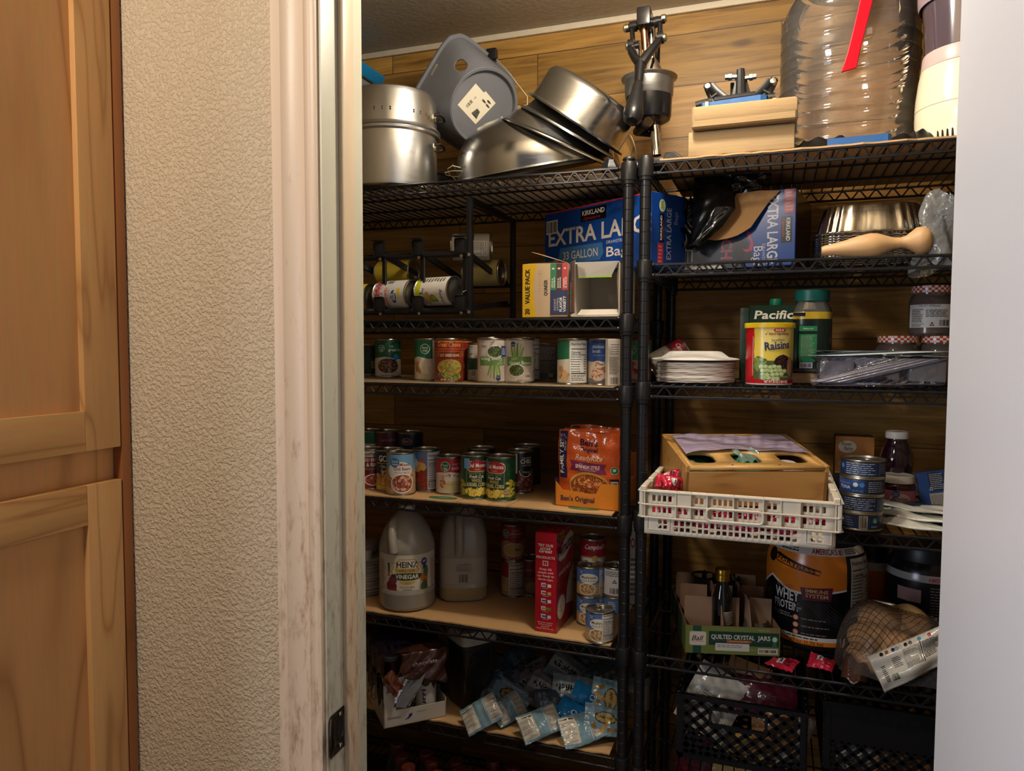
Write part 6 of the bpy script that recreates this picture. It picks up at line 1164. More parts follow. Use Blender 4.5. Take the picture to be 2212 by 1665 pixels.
def min_r(a, W, H):
    a.rect(0, H*.9, W*.42, H*.985, 'b08a2a'); a.ell(W*.1, H*.93, W*.09, H*.045, '2a241c'); a.text('8', W*.1, H*.915, H*.035, 'e8c84a', bold=.03); a.text('FAMILY', W*.28, H*.935, H*.02, '2a1c10', w=W*.26, bold=.02); a.text('SIZE', W*.28, H*.908, H*.02, '2a1c10', w=W*.14, bold=.02)
    a.poly([(W*.06, H*.74), (W*.2, H*.69), (W*.5, H*.69), (W*.9, H*.78), (W*.97, H*.88), (W*.8, H*.93), (W*.5, H*.9), (W*.12, H*.8)], 'd8d0c4'); a.text('Minute', W*.5, H*.755, H*.12, '161c30', w=W*.86, bold=.05, shear=.15, rot=.10); a.text('WHITE RICE', W*.46, H*.55, H*.04, 'e0c8b8', w=W*.7, bold=.02, rot=.03)
    a.rect(W*.0, H*.0, W, H*.5, '8c1824'); a.ell(W*.27, H*.22, W*.22, H*.12, 'c8bca8'); a.blobs(W*.27, H*.22, W*.2, H*.105, 160, W*.03, ['e4dccc', 'd0c6b4', 'f0eadc'], .3, 3); a.poly([(W*.55, H*.2), (W, H*.15), (W, H*.55), (W*.8, H*.5), (W*.6, H*.36)], 'c0b4a0'); a.blobs(W*.82, H*.33, W*.16, H*.16, 160, W*.03, ['e4dccc', 'd0c6b4'], .3, 4)
B2 = on_z(1240, 1330, Z5); dr_ = (B2-B).length
t = carton('rice_box', 'tall red white-rice carton turned with its narrow side forward', 'box', A, B, hB, .145, ('b3182a', 'a81828', 'a01424'), {'front': min_f, 'right': min_r}, mat=M_gloss)
q = S(1281, 1300, Z5, .0335); q = Vector((on_y(1281, 1200, 1.83).x, 1.83, Z5)); low = can('lower soup tin under the mushroom soup tin behind the rice box', q, campb(), .0335, .101, 'soup tins with red and white labels', bg='cfc8be')
can('cream of mushroom soup tin stacked behind the blue mushroom tins', stack2(q, .101), campb(), .0335, .101, 'soup tins with red and white labels', bg='cfc8be', ph=.15)
G5 = 'blue mushroom tins beside the corner post'
def mush(nf=0):
    a = Art(); a.rect(-60, 40, 60, 80, '4a72aa'); a.rect(-60, 0, 60, 32, 'b89468'); a.poly([(-60, 32), (0, 40), (60, 30), (60, 42), (-60, 44)], '4a72aa'); a.badge('Great', 'Value', -24, 62, 8, '2c5088', 'dfe6ee', ring='2c5088'); a.ell(-4, 46, 24, 13, 'e2dccf'); a.text('Mushroom', -4, 46, 6.5, '4a3a2c', w=38, bold=.02); a.text('Pieces & Stems', -4, 39, 5, '4a3a2c', w=36); a.bowl(-8, 20, 22, 15, ['a88458', 'c8a678', '8a6840', 'd8bc92'], n=60, sz=3.2, asp=.5)
    if nf: a.facts(nf, 5, nf+36, 72, 'dcd6cc')
    return a
def recyc(): a = Art(); a.rect(-60, 34, 60, 80, '4a72aa'); a.rect(-60, 0, 60, 34, 'b89468'); a.rect(-34, 6, 26, 70, 'd0d0d4'); a.lines(-30, 52, 20, 66, 3, '6a6a70'); a.poly([(-10, 36), (2, 36), (-4, 46)], '3a3a40'); a.ell(-4, 39.5, 2, 2, 'd0d0d4', 10); a.bars(-18, 8, 10, 26, 'd0d0d4'); return a
hm = .074; rm = .0335
m2 = S(1274, 1354, Z5, rm); can('blue mushroom tin at the bottom of the left stack of two', m2, mush(26), rm, hm, G5, bg='6a86ae', tab=True); can('blue mushroom tin on top of the left stack of two', stack2(m2, hm), mush(24), rm, hm, G5, bg='6a86ae', tab=True)
m4 = S(1330, 1356, Z5, rm); a = Art(); a.rect(-60, 34, 60, 80, '4a72aa'); a.lines(-20, 44, 2, 64, 5, 'c0c8d8'); a.badge('Great', 'Value', 16, 54, 10, '2c5088', 'dfe6ee'); can('blue mushroom tin at the bottom behind the corner post', m4, a, rm, hm, G5, bg='b89468', tab=True); can('blue mushroom tin with recycling panel behind the corner post', stack2(m4, hm), recyc(), rm, hm, G5, bg='4a72aa', tab=True)
can('single blue mushroom tin at the front edge near the post', S(1295, 1391, Z5, rm), mush(2), rm, hm, G5, bg='6a86ae', tab=True, ph=.1)
A = Vector((on_y(1360, 1200, 1.93).x, 1.93, Z5)); B = Vector((on_y(1384, 1200, 1.935).x, 1.935, Z5))
def pork(a, W, H): a.text('PORK', W*.5, H*.72, H*.12, '8c2a30', w=W*1.3, bold=.03); a.lines(W*.1, H*.1, W*.9, H*.6, 8, '5a5a5a')
carton('small_carton', 'white carton with red capitals showing between the corner posts', 'box', A, B, .215, .1, ('c4c0b8', 'b0aca4', 'b0aca4'), {'front': pork})
# wrapped stack of plates by the jamb
p = S(782, 1292, Z5, .08); t = thing('wrapped_plates', 'plastic wrapped stack of white plates beside the vinegar jug', 'pack', p); mb = MB(); R3 = random.Random(9); pr_ = [(0, 0), (.07, .0)]
for i in range(13): z = .004+i*.0075; pr_ += [(.072+R3.uniform(-.002, .002), z), (.078+R3.uniform(-.003, .003), z+.003), (.073, z+.006)]
pr_ += [(.07, .105), (0, .106)]; mb.lathe(pr_, 40); mb.obj('plates_pack', plain('wrapped_white', 'b4aea4', .4, bump=(40, .6, .005)), t, 30); mb = MB(); mb.box((.04, -.062, .12), (.05, .02, .028), bev=.004); mb.box((-.01, -.02, .125), (.11, .11, .035), bev=.012); mb.obj('film_top', MATS['wrapped_white'], t)
# ------------------------------------------------------------------ sixth tier, left: snack pack, canister, bags
A = on_z(829, 1574, Z6); B = on_z(964, 1546, Z6); v = B-A; w = v.length; rz = math.atan2(v.y, v.x); dp_ = .22; hT = .040; hN = .185
t = thing('drink_pack', 'torn shrink wrapped pack of chocolate drinks in a white tray', 'pack', A, rz); M_wt = plain('white_tray_board', 'c4bcae', .35, bump=(30, .35, .003)); mb = MB(); k = .0015
def Bx(x0, x1, y0, y1, z0, z1, mb): mb.box(((x0+x1)/2, (y0+y1)/2, (z0+z1)/2), (x1-x0, y1-y0, z1-z0))
Bx(0, w, 0, dp_, 0, .002, mb); Bx(0, w, 0, .003, 0, hT, mb); Bx(0, .003, 0, dp_, 0, hT*1.6, mb); Bx(w-.003, w, 0, dp_, 0, hT*1.25, mb); Bx(0, w, dp_-.003, dp_, 0, hT, mb); mb.prism([(0, hT), (.030, hT), (.034, .062), (.028, .085), (.010, .105), (0, .11)], -.003, 0, mat=Matrix.Rotation(pi/2, 4, 'X')); mb.obj('tray_board', M_wt, t, 20)
a = Art(); a.poly([(52, 13), (62, 17), (66, 26), (74, 27), (72, 20), (64, 14)], '24246a'); a.lines(8, 20, 44, 26, 2, '8a8274'); a.lines(86, 26, 112, 29, 1, '8a8274'); mb = MB(); mb.art(a, plane_fn((0, -.0004, 0), (1, 0, 0), (0, 0, 1))); a = Art(); a.ell(170, 70, 18, 34, '1a1a3a'); a.text('30g', 170, 64, 14, 'c8c0b8', bold=.03, rot=pi/2); a.blobs(90, 40, 60, 22, 12, 6, ['4a3a2a', '6a5a4a'], .8, 3); mb.art(a, plane_fn((-.0004, dp_, 0), (0, -1, 0), (0, 0, 1)), clip=(2, dp_*1000-2, 2, 60)); mb.obj('tray_print', M_print, t, 0)
mb = MB(); wf = w+.004
def film(u, v):
    # left side up, over the top, down the right side
    s_ = u*3; cr = .004*sin(v*17+u*9)+.003*sin(v*31-u*14)
    if s_ < 1: return (-.002+.010*s_*0+cr, v*dp_, .052+(hN-.052)*s_)
    if s_ < 2: return (w*(s_-1), v*dp_, hN+cr+.004*sin(pi*(s_-1)))
    return (w+.002+cr, v*dp_, hN-(hN-.05)*(s_-2))
mb.grid(film, 48, 20, colfn=lambda u, v: '17101e' if v > .12 else '3a2018'); a = Art(); a.text('nurri', w*500, 34, 58, '6a6470', w=w*760, bold=.10, rot=0); a.text('nurri', w*500, 34, 58, '120c16', w=w*760, bold=.06)
mb.art(a, lambda x, y, o: (x, y, hN+.007+o), off=.001); a = Art(); a.text('nurri', 110, 88, 40, '7a747c', w=150, bold=.10); a.text('nurri', 110, 88, 40, '120c16', w=150, bold=.05); mb.art(a, plane_fn((-.008, dp_, 0), (0, -1, 0), (0, 0, 1)), clip=(5, 200, 60, hN*1000)); mb.obj('film_wrap', M_film, t, 60)
mb = MB()
def ffront(u, v):
    z = hN-(hN-.10)*v-.030*v*(1-u)*0; return (w*(.27+.73*u)+.003*sin(v*9), -.002-.006*sin(u*pi)-.003*sin(u*17+v*11), z-.022*max(0, u-.55)*v+.02*(1-u)*v*(v > .7))
mb.grid(ffront, 24, 14, col=lin('4a2a20')); a = Art(); a.text('chocolate', w*640, hN*1000-34, 10, 'a89a90', w=w*400, bold=.02, rot=.03); mb.art(a, lambda x, y, o: (x, -.0105-o, y)); mb.obj('front_film', M_film, t, 60, mods=[('SOLIDIFY', dict(thickness=.0005))])
mb = MB(); mb.grid(lambda u, v: (w*(.02+.24*u)+.006*sin(v*8), -.014*sin(pi*u)-.006-.005*sin(u*13+v*7), .092+.055*v+.006*sin(u*9)), 14, 12, col=lin('7a4632')); mb.obj('film_curl', M_film, t, 60)
mb = MB(); mb.grid(lambda u, v: (w*(.16+.55*u*(1-.55*v)), -.003-.006*sin(u*6+v*4)-.004*v, .125-.075*v+.02*u*(1-v)), 16, 12); mb.obj('torn_clear_film', clear('clear_shrink', 'c8ccd0', .08, .30, (40, .7, .006)), t, 60)
R4 = random.Random(2); cm = None
for i in range(2):
    for j in range(3):
        x, y = w*(.27+.46*i), .035+j*.070
        if i == 0 and j == 0: continue
        c = thing('drink_can', 'white chocolate drink can inside the torn shrink pack', 'can', tuple(A+Vector((cos(rz)*x-sin(rz)*y, sin(rz)*x+cos(rz)*y, .0025))), rz, 'drink cans inside the torn shrink pack')
        if cm is None:
            a = Art(); a.rect(-50, 92, 60, 130, '3a1e18'); a.blobs(0, 92, 50, 4, 24, 6, ['3a1e18'], 1.6, 3); a.ell(16, 88, 8, 12, '4a2a1e'); a.ell(16, 76, 3, 5, '4a2a1e'); a.text('nurri', -8, 14, 12, '2a2430', w=60, rot=pi/2, al='L', bold=.04); mb = MB(); r_ = .0265; mb.lathe([(0, .002), (.02, 0), (r_, .006, 'b8b2a8'), (r_, .128, '9a948a'), (.022, .138), (.022, .14), (0, .139)], 32); mb.art(a, cyl_fn(r_), 2*pi*r_/32*1000, off=.0003); cm = mb.obj('can_shell', M_label, c, 40).data
        else: o = bpy.data.objects.new('can_shell', cm); C.objects.link(o); o.parent = c
# white lidded canister
ca = on_z(985, 1538, Z6); t = thing('canister', 'clear square canister with white lid behind the drink pack', 'canister', (ca.x+.012, ca.y+.075, Z6), rad(52)); s_ = .098
mb = MB(); mb.lathe([(0, .002), (s_*.46, .0), (s_*.5, .006), (s_*.52, .162), (s_*.5, .162), (s_*.48, .008), (0, .006)], 48, sq=(1.0, 1.0, 6)); mb.obj('canister_body', clear('smoked_clear', '7a7068', .06, .10), t, 40)
mb = MB(); mb.lathe([(s_*.53, .160), (s_*.545, .162), (s_*.545, .170), (s_*.53, .172)], 48, sq=(1, 1, 6)); mb.obj('gasket', plain('dark_gasket', '2a2622', .5), t)
mb = MB(); mb.lathe([(s_*.54, .172), (s_*.56, .174), (s_*.56, .184), (s_*.545, .186), (s_*.56, .188), (s_*.56, .203), (s_*.54, .208), (s_*.42, .208), (s_*.40, .200), (0, .199)], 48, sq=(1, 1, 6)); mb.obj('white_lid', plain('lid_plastic', 'c2bbae', .4), t, 40)
# heap of snack bags
def bagart(kind, W, H):
    a = Art()
    if kind == 0: a.rect(0, 0, W, H, '7898a6'); a.rect(W*.02, H*.06, W*.38, H*.94, 'cfc8b8'); a.lines(W*.05, H*.1, W*.36, H*.8, 16, '4a4640', fill=.3); a.rect(W*.03, H*.82, W*.36, H*.86, '3a3630'); a.rect(W*.66, 0, W*.675, H, 'c8d4d8'); a.rect(W*.70, H*.06, W*.98, H*.94, 'bfb8aa'); a.lines(W*.72, H*.1, W*.96, H*.9, 18, '5a564e', fill=.35)
    elif kind == 1: a.rect(0, 0, W, H, '7c9cae'); a.ell(W*.5, H*.55, W*.3, H*.22, '2a2a26'); a.ell(W*.5, H*.55, W*.27, H*.19, 'b89a5a'); a.text('Annies', W*.5, H*.5, H*.13, '2a2418', w=W*.42, bold=.04); a.blobs(W*.5, H*.2, W*.42, H*.14, 14, 6, ['b08a50', 'c8a468', '8a6a3a'], .8, 3); a.lines(W*.15, H*.82, W*.85, H*.9, 2, 'd8c8d0')
    elif kind == 2: a.rect(0, 0, W, H, '1f6fa8'); a.ell(W*.5, H*.5, 8, 8, 'd8e0e8'); a.ell(W*.5, H*.5, 5, 5, '2a4a7a'); a.rect(W*.75, H*.1, W*.95, H*.9, 'b8b4ac'); a.rect(W*.75, H*.4, W*.95, H*.5, 'b83a30')
    elif kind == 3: a.rect(0, 0, W, H, '8494a0'); a.rect(0, H*.3, W, H*.72, 'b8c4c8'); a.text('Goldfish', W*.5, H*.40, H*.22, '16181c', w=W*.86, bold=.04); a.blobs(W*.5, H*.86, W*.4, H*.1, 10, 4, ['b07a3a'], .6, 3)
    elif kind == 4: a.rect(0, 0, W, H, '8c8a90'); a.rect(0, H*.2, W, H*.55, 'c4c0c0'); a.text("Welch's", W*.5, H*.28, H*.2, '1c1a30', w=W*.8, bold=.04); a.blobs(W*.5, H*.78, W*.4, H*.16, 20, 5, ['6a3a44', '8a5a5a', '4a4a6a'], .8, 4)
    else: a.rect(0, 0, W, H, '4a5c6c'); a.text('Annies', W*.5, H*.5, H*.16, 'b8a060', w=W*.5, bold=.04); a.lines(W*.1, H*.1, W*.9, H*.35, 5, '9aa4aa')
    return a
BAGM = {}
def bagmesh(kind, w, h, th, seed, dirt=None):
    key = (kind, w, h, th, seed)
    if key in BAGM: return BAGM[key]
    R = random.Random(seed); c1, c2, c3 = [R.uniform(0, 6) for _ in range(3)]
    def P(u, v, sgn=1, o=0):
        e = max(0, 1-abs(2*u-1)**2.6)*max(0, 1-abs(2*v-1)**2.2); z = th*e**.75*(1+.22*sin(9*u+c1)*sin(8*v+c2)); wr = .0016*sin(34*v+5*u+c3)*(1-e)+.001*sin(29*u+c1)
        bend = .012*sin(u*3.1+c2)*(v-.5)+.010*sin(v*2.6+c1)*(u-.5)
        sh = 1-.10*e; return ((u-.5)*w*sh, (v-.5)*h*sh, sgn*(z+o)+wr+bend+.0004*sgn)
    mb = MB(); base = {0: '7898a6', 1: '728e9e', 2: '1f6fa8', 3: '8494a0', 4: '8c8a90', 5: '4a5c6c', 6: 'c0243c', 7: 'b8b0a4', 8: '5a1c2c', 9: 'a87a4a', 10: 'c8c4b8', 11: 'c9a860'}[kind]
    mb.grid(lambda u, v: P(u, v, 1), 22, 18, col=lin(base)); mb.grid(lambda u, v: P(1-u, v, -1), 18, 14, col=lin(base))
    if kind < 6: a = bagart(kind, w*1000, h*1000)
    elif kind == 6: a = Art(); W, H = w*1000, h*1000; a.rect(W*.3, H*.3, W*.56, H*.8, 'd8ccc8'); a.bars(W*.33, H*.35, W*.53, H*.75, 'd8ccc8'); a.lines(W*.62, H*.2, W*.9, H*.8, 5, '5a0c1c')
    else: a = Art(); a.lines(w*250, h*420, w*700, h*640, 5, '5a5854', fill=.3)
    mb.art(a, lambda x, y, o: P(min(1, max(0, x/w)), min(1, max(0, y/h)), 1, o), 4, 4, off=.0009, clip=(.4, w*1000-.4, .4, h*1000-.4))
    o = mb.obj('bag_film', M_film, None, 60); me = o.data; bpy.data.objects.remove(o); BAGM[key] = me; return me
def snack(name, label, cat, pos, rot, kind, w=.10, h=.085, th=.014, seed=1, group=None):
    t = thing(name, label, cat, pos, 0, group, rot); o = bpy.data.objects.new('bag_film', bagmesh(kind, w, h, th, seed)); C.objects.link(o); o.parent = t; return t
GB = 'snack bags heaped on the cardboard'
def orient(px, py, Y, nrm, upx, upy):
    """place with its face along nrm (right, up, towards eye) and its top edge towards the picture direction upx, upy"""
    c = on_y(px, py, Y); c = c if c.z > Z6+.033 else on_z(px, py, Z6+.033); n = (r2*nrm[0]+u2*nrm[1]-fw*nrm[2]).normalized(); y = (r2*upx+u2*upy); y = (y-n*y.dot(n)).normalized(); x = y.cross(n)
    m = Matrix((x, y, n)).transposed().to_4x4(); return c, m.to_euler()
BG = [(1040, 1542, 1.70, (-.25, .75, .75), -.45, .9, 0, .098, .072, 1, 'pale blue crimped snack bag, nutrition side up, leftmost at the front'),
 (1098, 1532, 1.735, (.1, .7, .75), -.35, .9, 0, .085, .062, 2, 'pale blue snack bag tilted between the two front nutrition bags'),
 (1166, 1562, 1.690, (.05, .70, .72), -.25, .97, 0, .104, .070, 3, 'pale blue snack bag with wide stripe at the front centre'),
 (1256, 1574, 1.70, (.05, .88, .5), -.1, .95, 0, .105, .075, 4, 'pale blue snack bag lying flattest at the front edge'),
 (1240, 1542, 1.735, (-.1, .6, .8), .4, .9, 2, .09, .06, 5, 'bright blue snack bag standing in the heap front'),
 (1276, 1508, 1.76, (.2, .5, .85), .5, .85, 2, .10, .05, 6, 'narrow bright blue wrapper rising from the heap'),
 (1306, 1558, 1.70, (.1, .72, .7), .15, 1, 1, .10, .07, 7, 'blue snack bag with round logo beside the corner post'),
 (1312, 1512, 1.77, (.25, .5, .85), .95, -.2, 1, .10, .085, 8, 'grey blue snack bag with round logo turned sideways by the post'),
 (1238, 1490, 1.80, (0, .7, .7), -.1, -1, 3, .11, .075, 9, 'upside down cracker bag in the middle of the heap'),
 (1180, 1500, 1.79, (-.1, .75, .65), -.35, -.95, 4, .12, .085, 10, 'upside down fruit snack bag in the middle of the heap'),
 (1100, 1508, 1.79, (-.1, .7, .7), .3, .9, 1, .105, .085, 11, 'dim snack bag with round logo on the left of the heap'),
 (1228, 1452, 1.88, (.1, .6, .8), .5, .8, 3, .115, .085, 12, 'blue cracker bag with pointed corner at the heap back'),
 (1150, 1462, 1.87, (-.2, .7, .7), -.4, .9, 4, .11, .085, 13, 'fruit snack bag in shade at the heap back'),
 (1080, 1465, 1.88, (-.2, .7, .7), .6, .7, 5, .10, .085, 14, 'dark snack bag in shade on the heap left back'),
 (1310, 1465, 1.87, (.2, .7, .7), -.2, 1, 5, .105, .085, 15, 'dark snack bag at the heap back near the post'),
 (1060, 1500, 1.84, (-.4, .7, .6), 1, .2, 5, .10, .085, 16, 'dark snack bag at the heap left beside the canister'),
 (1130, 1432, 1.95, (0, .6, .8), .8, .5, 5, .10, .085, 17, 'small dark snack bag at the very back of the heap'),
 (1270, 1430, 1.95, (.2, .6, .8), -.6, .7, 5, .10, .085, 18, 'dark snack bag at the very back under the shelf'),
 (1195, 1530, 1.75, (.1, .8, .6), .9, .3, 5, .105, .085, 19, 'dark snack bag buried behind the front centre bag'),
 (1285, 1545, 1.74, (-.2, .7, .7), -.7, .7, 5, .10, .085, 20, 'dark snack bag wedged behind the two right front bags')]
for px, py, Y, nr, ux, uy, kd, ww, hh, sd, lb in BG:
    c, e = orient(px, py, Y, nr, ux, uy); snack('snack_bag', lb, 'bag', c, e, kd, ww, hh, .013, sd, GB)
# bottles on the lowest tier
M_bot = plain('dark_drink_bottle', '1c2028', .15, coat=.3); M_oc = plain('orange_cap', '5e2a1c', .4); bm_ = None; Z7 = ZL[6]+.002
for i, (px, py) in enumerate(((858, 1602), (868, 1628), (882, 1652), (932, 1640), (920, 1622), (985, 1640), (994, 1660), (1064, 1638), (1108, 1652), (1160, 1660), (945, 1668), (1210, 1668), (1040, 1668))):
    c = on_z(px, py, .318); t = thing('drink_bottle', 'dark drink bottle with orange cap on the lowest shelf', 'bottle', (c.x, c.y, Z7), 0, 'orange capped bottles on the lowest shelf')
    if bm_ is None:
        mb = MB(); mb.lathe([(0, .002), (.03, 0), (.035, .006), (.035, .10), (.032, .12), (.035, .15), (.03, .18), (.018, .205), (.014, .21), (.014, .218)], 28); bm_ = mb.obj('bottle_body', M_bot, t, 40).data
        mb = MB(); mb.lathe([(.0175, .205), (.0185, .207), (.0185, .226), (.0165, .229), (0, .229)], 24); cm_ = mb.obj('bottle_cap', M_oc, t, 40).data
    else:
        for nm, me in (('bottle_body', bm_), ('bottle_cap', cm_)): o = bpy.data.objects.new(nm, me); C.objects.link(o); o.parent = t
p = Vector((on_y(1378, 1580, 1.90).x, 1.90, Z6)); t = thing('glass_jar', 'clear jar with steel lid showing low between the corner posts', 'jar', p); mb = MB(); mb.lathe([(0, 0), (.034, .0), (.036, .004), (.036, .08), (.03, .09)], 28); mb.obj('jar_body', MATS['jar_glass'], t); mb = MB(); mb.lathe([(0, .002), (.032, .002), (.033, .07), (0, .07)], 24); mb.obj('jar_filling', plain('pale_filling', 'a8a494', .6), t); mb = MB(); mb.lathe([(.031, .088), (.032, .09), (.032, .102), (0, .103)], 28); mb.obj('jar_lid', M_tin, t)
# ------------------------------------------------------------------ fourth tier, right: crate, bamboo box
Z4R = ZR[3]+.002; M_cr = plain('ivory_plastic', 'dcd2bf', .45, bump=(50, .1, .002))
cx_, cy0, cdp = -.0625, 1.467, .385; hb, hr_ = .176, .189; zc0 = Z4R; zr0, zr1 = .036, .090
t = thing('plastic_crate', 'ivory slotted plastic crate sticking out over the shelf edge', 'crate', (cx_, cy0, zc0))
def holed(mb, w, h, holes, fn, col=WHITE):
    xs = sorted({0, w} | {x for q in holes for x in (q[0], q[2])}); zs = sorted({0, h} | {z for q in holes for z in (q[1], q[3])}); ix = {x: i for i, x in enumerate(xs)}
    vs = [fn(x, z) for z in zs for x in xs]; n = len(xs); fs = []
    for j in range(len(zs)-1):
        for i in range(n-1):
            mx, mz = (xs[i]+xs[i+1])/2, (zs[j]+zs[j+1])/2
            if not any(q[0] < mx < q[2] and q[1] < mz < q[3] for q in holes): fs.append((j*n+i, j*n+i+1, (j+1)*n+i+1, (j+1)*n+i))
    mb.raw(vs, fs, col)
def fholes(w):
    H = []; k = 20; x0 = w*.165; st = w*.66/k
    for i in range(k):
        for z0, z1 in ((.0085, .0165), (.0200, .0300)): H.append((x0+i*st, z0, x0+i*st+st*.64, z1))
    for xx in (w*.075, w*.105): H += [(xx, .012, xx+w*.02, .019), (xx, .0215, xx+w*.02, .030)]
    for xx in (w*.885, w*.918): H += [(xx, .012, xx+w*.02, .019), (xx, .0215, xx+w*.02, .030)]
    def row(a, b, n, z0, z1):
        s_ = (b-a)/n
        for i in range(n): H.append((w*(a+i*s_), z0, w*(a+i*s_+s_*.62), z1))
    for z0, z1 in ((.044, .056), (.067, .079)):
        row(.04, .16, 4, z0, z1); row(.275, .335, 2, z0, z1); row(.66, .72, 2, z0, z1); row(.84, .965, 4, z0, z1); row(.375, .49, 4, z0, z1); row(.51, .625, 4, z0, z1)
    row(.185, .25, 2, .044, .056); row(.75, .815, 2, .044, .056); return H
W_ = 2*hb
def wall4(mb, w, d, h, hf):
    holed(mb, w, h, hf(w), lambda x, z: (x-w/2, 0, z)); holed(mb, w, h, hf(w), lambda x, z: (w/2-x, d, z)); holed(mb, d, h, hf(d), lambda x, z: (-w/2, d-x, z)); holed(mb, d, h, hf(d), lambda x, z: (w/2, x, z))
mb = MB(); wall4(mb, W_, cdp, zr1, fholes); mb.obj('crate_wall', M_cr, t, 20, mods=[('SOLIDIFY', dict(thickness=.0028, offset=0))])
mb = MB(); holed(mb, W_, cdp, [(W_*(.06+.11*i), cdp*(.06+.15*j), W_*(.06+.11*i)+W_*.07, cdp*(.06+.15*j)+cdp*.1) for i in range(8) for j in range(6)], lambda x, z: (x-W_/2, z, .003)); mb.obj('crate_floor', M_cr, t, 20, mods=[('SOLIDIFY', dict(thickness=.003, offset=0))])
mb = MB(); e = .0125; rx_, ry0, ry1 = hb+e, -e, cdp+e
for z in (zr0, .0615, zr1-.002):
    for (x0, y0, x1, y1) in ((-rx_, ry0, rx_, ry0), (-rx_, ry1, rx_, ry1)): mb.box((0, y0, z), (2*rx_-.012, .003, .003), bev=.0006, seg=1); mb.box((0, (y0+(0 if y0 < 0 else cdp))/2, z), (2*rx_-.012, e, .0022))
    for x in (-rx_, rx_): mb.box((x, cdp/2, z), (.003, cdp+2*e-.012, .003), bev=.0006, seg=1); mb.box(((x+math.copysign(hb, x))/2, cdp/2, z), (e, cdp+2*e-.012, .0022))
    for sx in (-1, 1):
        for yy, sy in ((ry0, 1), (ry1, -1)):
            pts = [(sx*(rx_-.011+.011*sin(a*pi/8)), yy+sy*(.011-.011*cos(a*pi/8)), z) for a in range(5)]; mb.tube(pts, .0018, 6)
for fx in (.0, .175, .255, .345, .485, .64, .73, .825, 1.0):
    for yy, y2 in ((ry0, 0), (ry1, cdp)): mb.box((-hb+2*hb*fx, (yy+y2)/2, (zr0+zr1)/2), (.0024, e, zr1-zr0))
for fy in (.1, .3, .5, .7, .9):
    for sx in (-1, 1): mb.box((sx*(hb+e/2), cdp*fy, (zr0+zr1)/2), (e, .0024, zr1-zr0))
for fx0, fx1 in ((.175, .255), (.73, .825)):
    for yy in (ry0+.004,): mb.box((-hb+2*hb*(fx0+fx1)/2, yy, .0765), (2*hb*(fx1-fx0), .0018, .028))
for sx in (-1, 1): mb.box((sx*(rx_-.006), ry0+.006, (zr0+zr1)/2), (.009, .009, zr1-zr0), bev=.004)
pts = []; x0, x1, z0, z1, r_ = -hb+2*hb*.345, -hb+2*hb*.64, .0385, .0625, .008
for cx2, cz2, a0 in ((x1-r_, z1-r_, 0), (x0+r_, z1-r_, pi/2), (x0+r_, z0+r_, pi), (x1-r_, z0+r_, 1.5*pi)): pts += [(cx2+r_*cos(a0+i*pi/8), ry0-.001, cz2+r_*sin(a0+i*pi/8)) for i in range(5)]
mb.tube(pts, .0024, 8, closed=True)
for sx in (-.86, .86):
    xm = sx*hb*.98; pts = [(xm-.022, -.002, .036), (xm-.022, -.002, .009), (xm+.022, -.002, .009), (xm+.022, -.002, .036)]; mb.tube(pts, .0016, 6)
for sx in (-1, 1):
    for i in range(4): mb.box((sx*(hb+.002), .02+i*.093, zr1+.004), (.012, .066, .010), bev=.002, seg=1)
mb.obj('crate_rim', M_cr, t, 30)
# candy packets inside
R6 = random.Random(21)
for i in range(64):
    if i < 26: x = cx_-hb+.02+(2*hb-.04)*((i+.5)/26); y = cy0+.016+R6.uniform(0, .008); z = zc0+.018+R6.uniform(0, .03); e = (rad(R6.uniform(55, 100)), R6.uniform(-.5, .5), R6.uniform(-.4, .4))
    else: x = cx_+R6.uniform(-.15, .15); y = cy0+R6.uniform(.05, .34); z = zc0+.014+.006*(i % 4); e = (R6.uniform(-.3, .3), R6.uniform(-.3, .3), R6.uniform(0, 6))
    snack('candy_packet', 'red wrapped candy packet inside the ivory crate', 'candy packet', (x, y, z), e, 6, .034, .026, .006, i % 4, 'red candy packets in the ivory crate')
for i, (px, py, Y) in enumerate(((1447, 1030, 1.55), (1440, 1042, 1.53), (1452, 1046, 1.52))):
    c = on_y(px, py, Y); snack('candy_packet', ('red candy packet heaped highest at the crate left corner', 'red candy packet leaning at the crate left wall', 'red candy packet against the bamboo box side')[i], 'candy packet', c, (.9, .2*i, .6*i-.5), 6, .045, .034, .009, i, 'red candy packets in the ivory crate')
# bamboo bag organiser
M_bam = wood('bamboo', 'd6a662', 'c8944e', 'a8783c', 'X', 1.2, .4, 14, .05); M_bamt = wood('bamboo_lid', 'e2b470', 'd4a25c', 'b88848', 'X', 1.2, .38, 16, .05)
zt = 1.15; A = on_z(1482, 1012, zt); B = on_z(1796, 1012, zt); v = B-A; w = v.length-.004; u_ = v.normalized(); yv = (Vector((-u_.y, u_.x, 0))*cos(rad(9.4))+Vector((0, 0, sin(rad(9.4))))); n_ = u_.cross(yv); hbx = .082; dbx = .232
mB = Matrix((u_, yv, n_)).transposed().to_4x4(); mB.translation = A-n_*hbx
t = thing('bamboo_organizer', 'bamboo bag organizer box with three slots tilted in the ivory crate', 'box', mB.translation, rot=mB.to_euler())
k = .008
def part(nm, m, *bx):
    mb = MB()
    for x0, x1, y0, y1, z0, z1 in bx: Bx(x0, x1, y0, y1, z0, z1, mb)
    return mb.obj(nm, m, t, 20, mods=[('BEVEL', dict(width=.0008, segments=1))])
part('front_panel', M_bam, (0, w, 0, k, 0, hbx-.007)); part('back_panel', M_bam, (0, w, dbx-k, dbx, 0, hbx+.006)); part('floor_panel', M_bam, (k, w-k, k, dbx-k, 0, .004))
for x in (0, w-k): part('side_panel', M_bam, (x, x+k, 0, dbx, 0, hbx+.006))
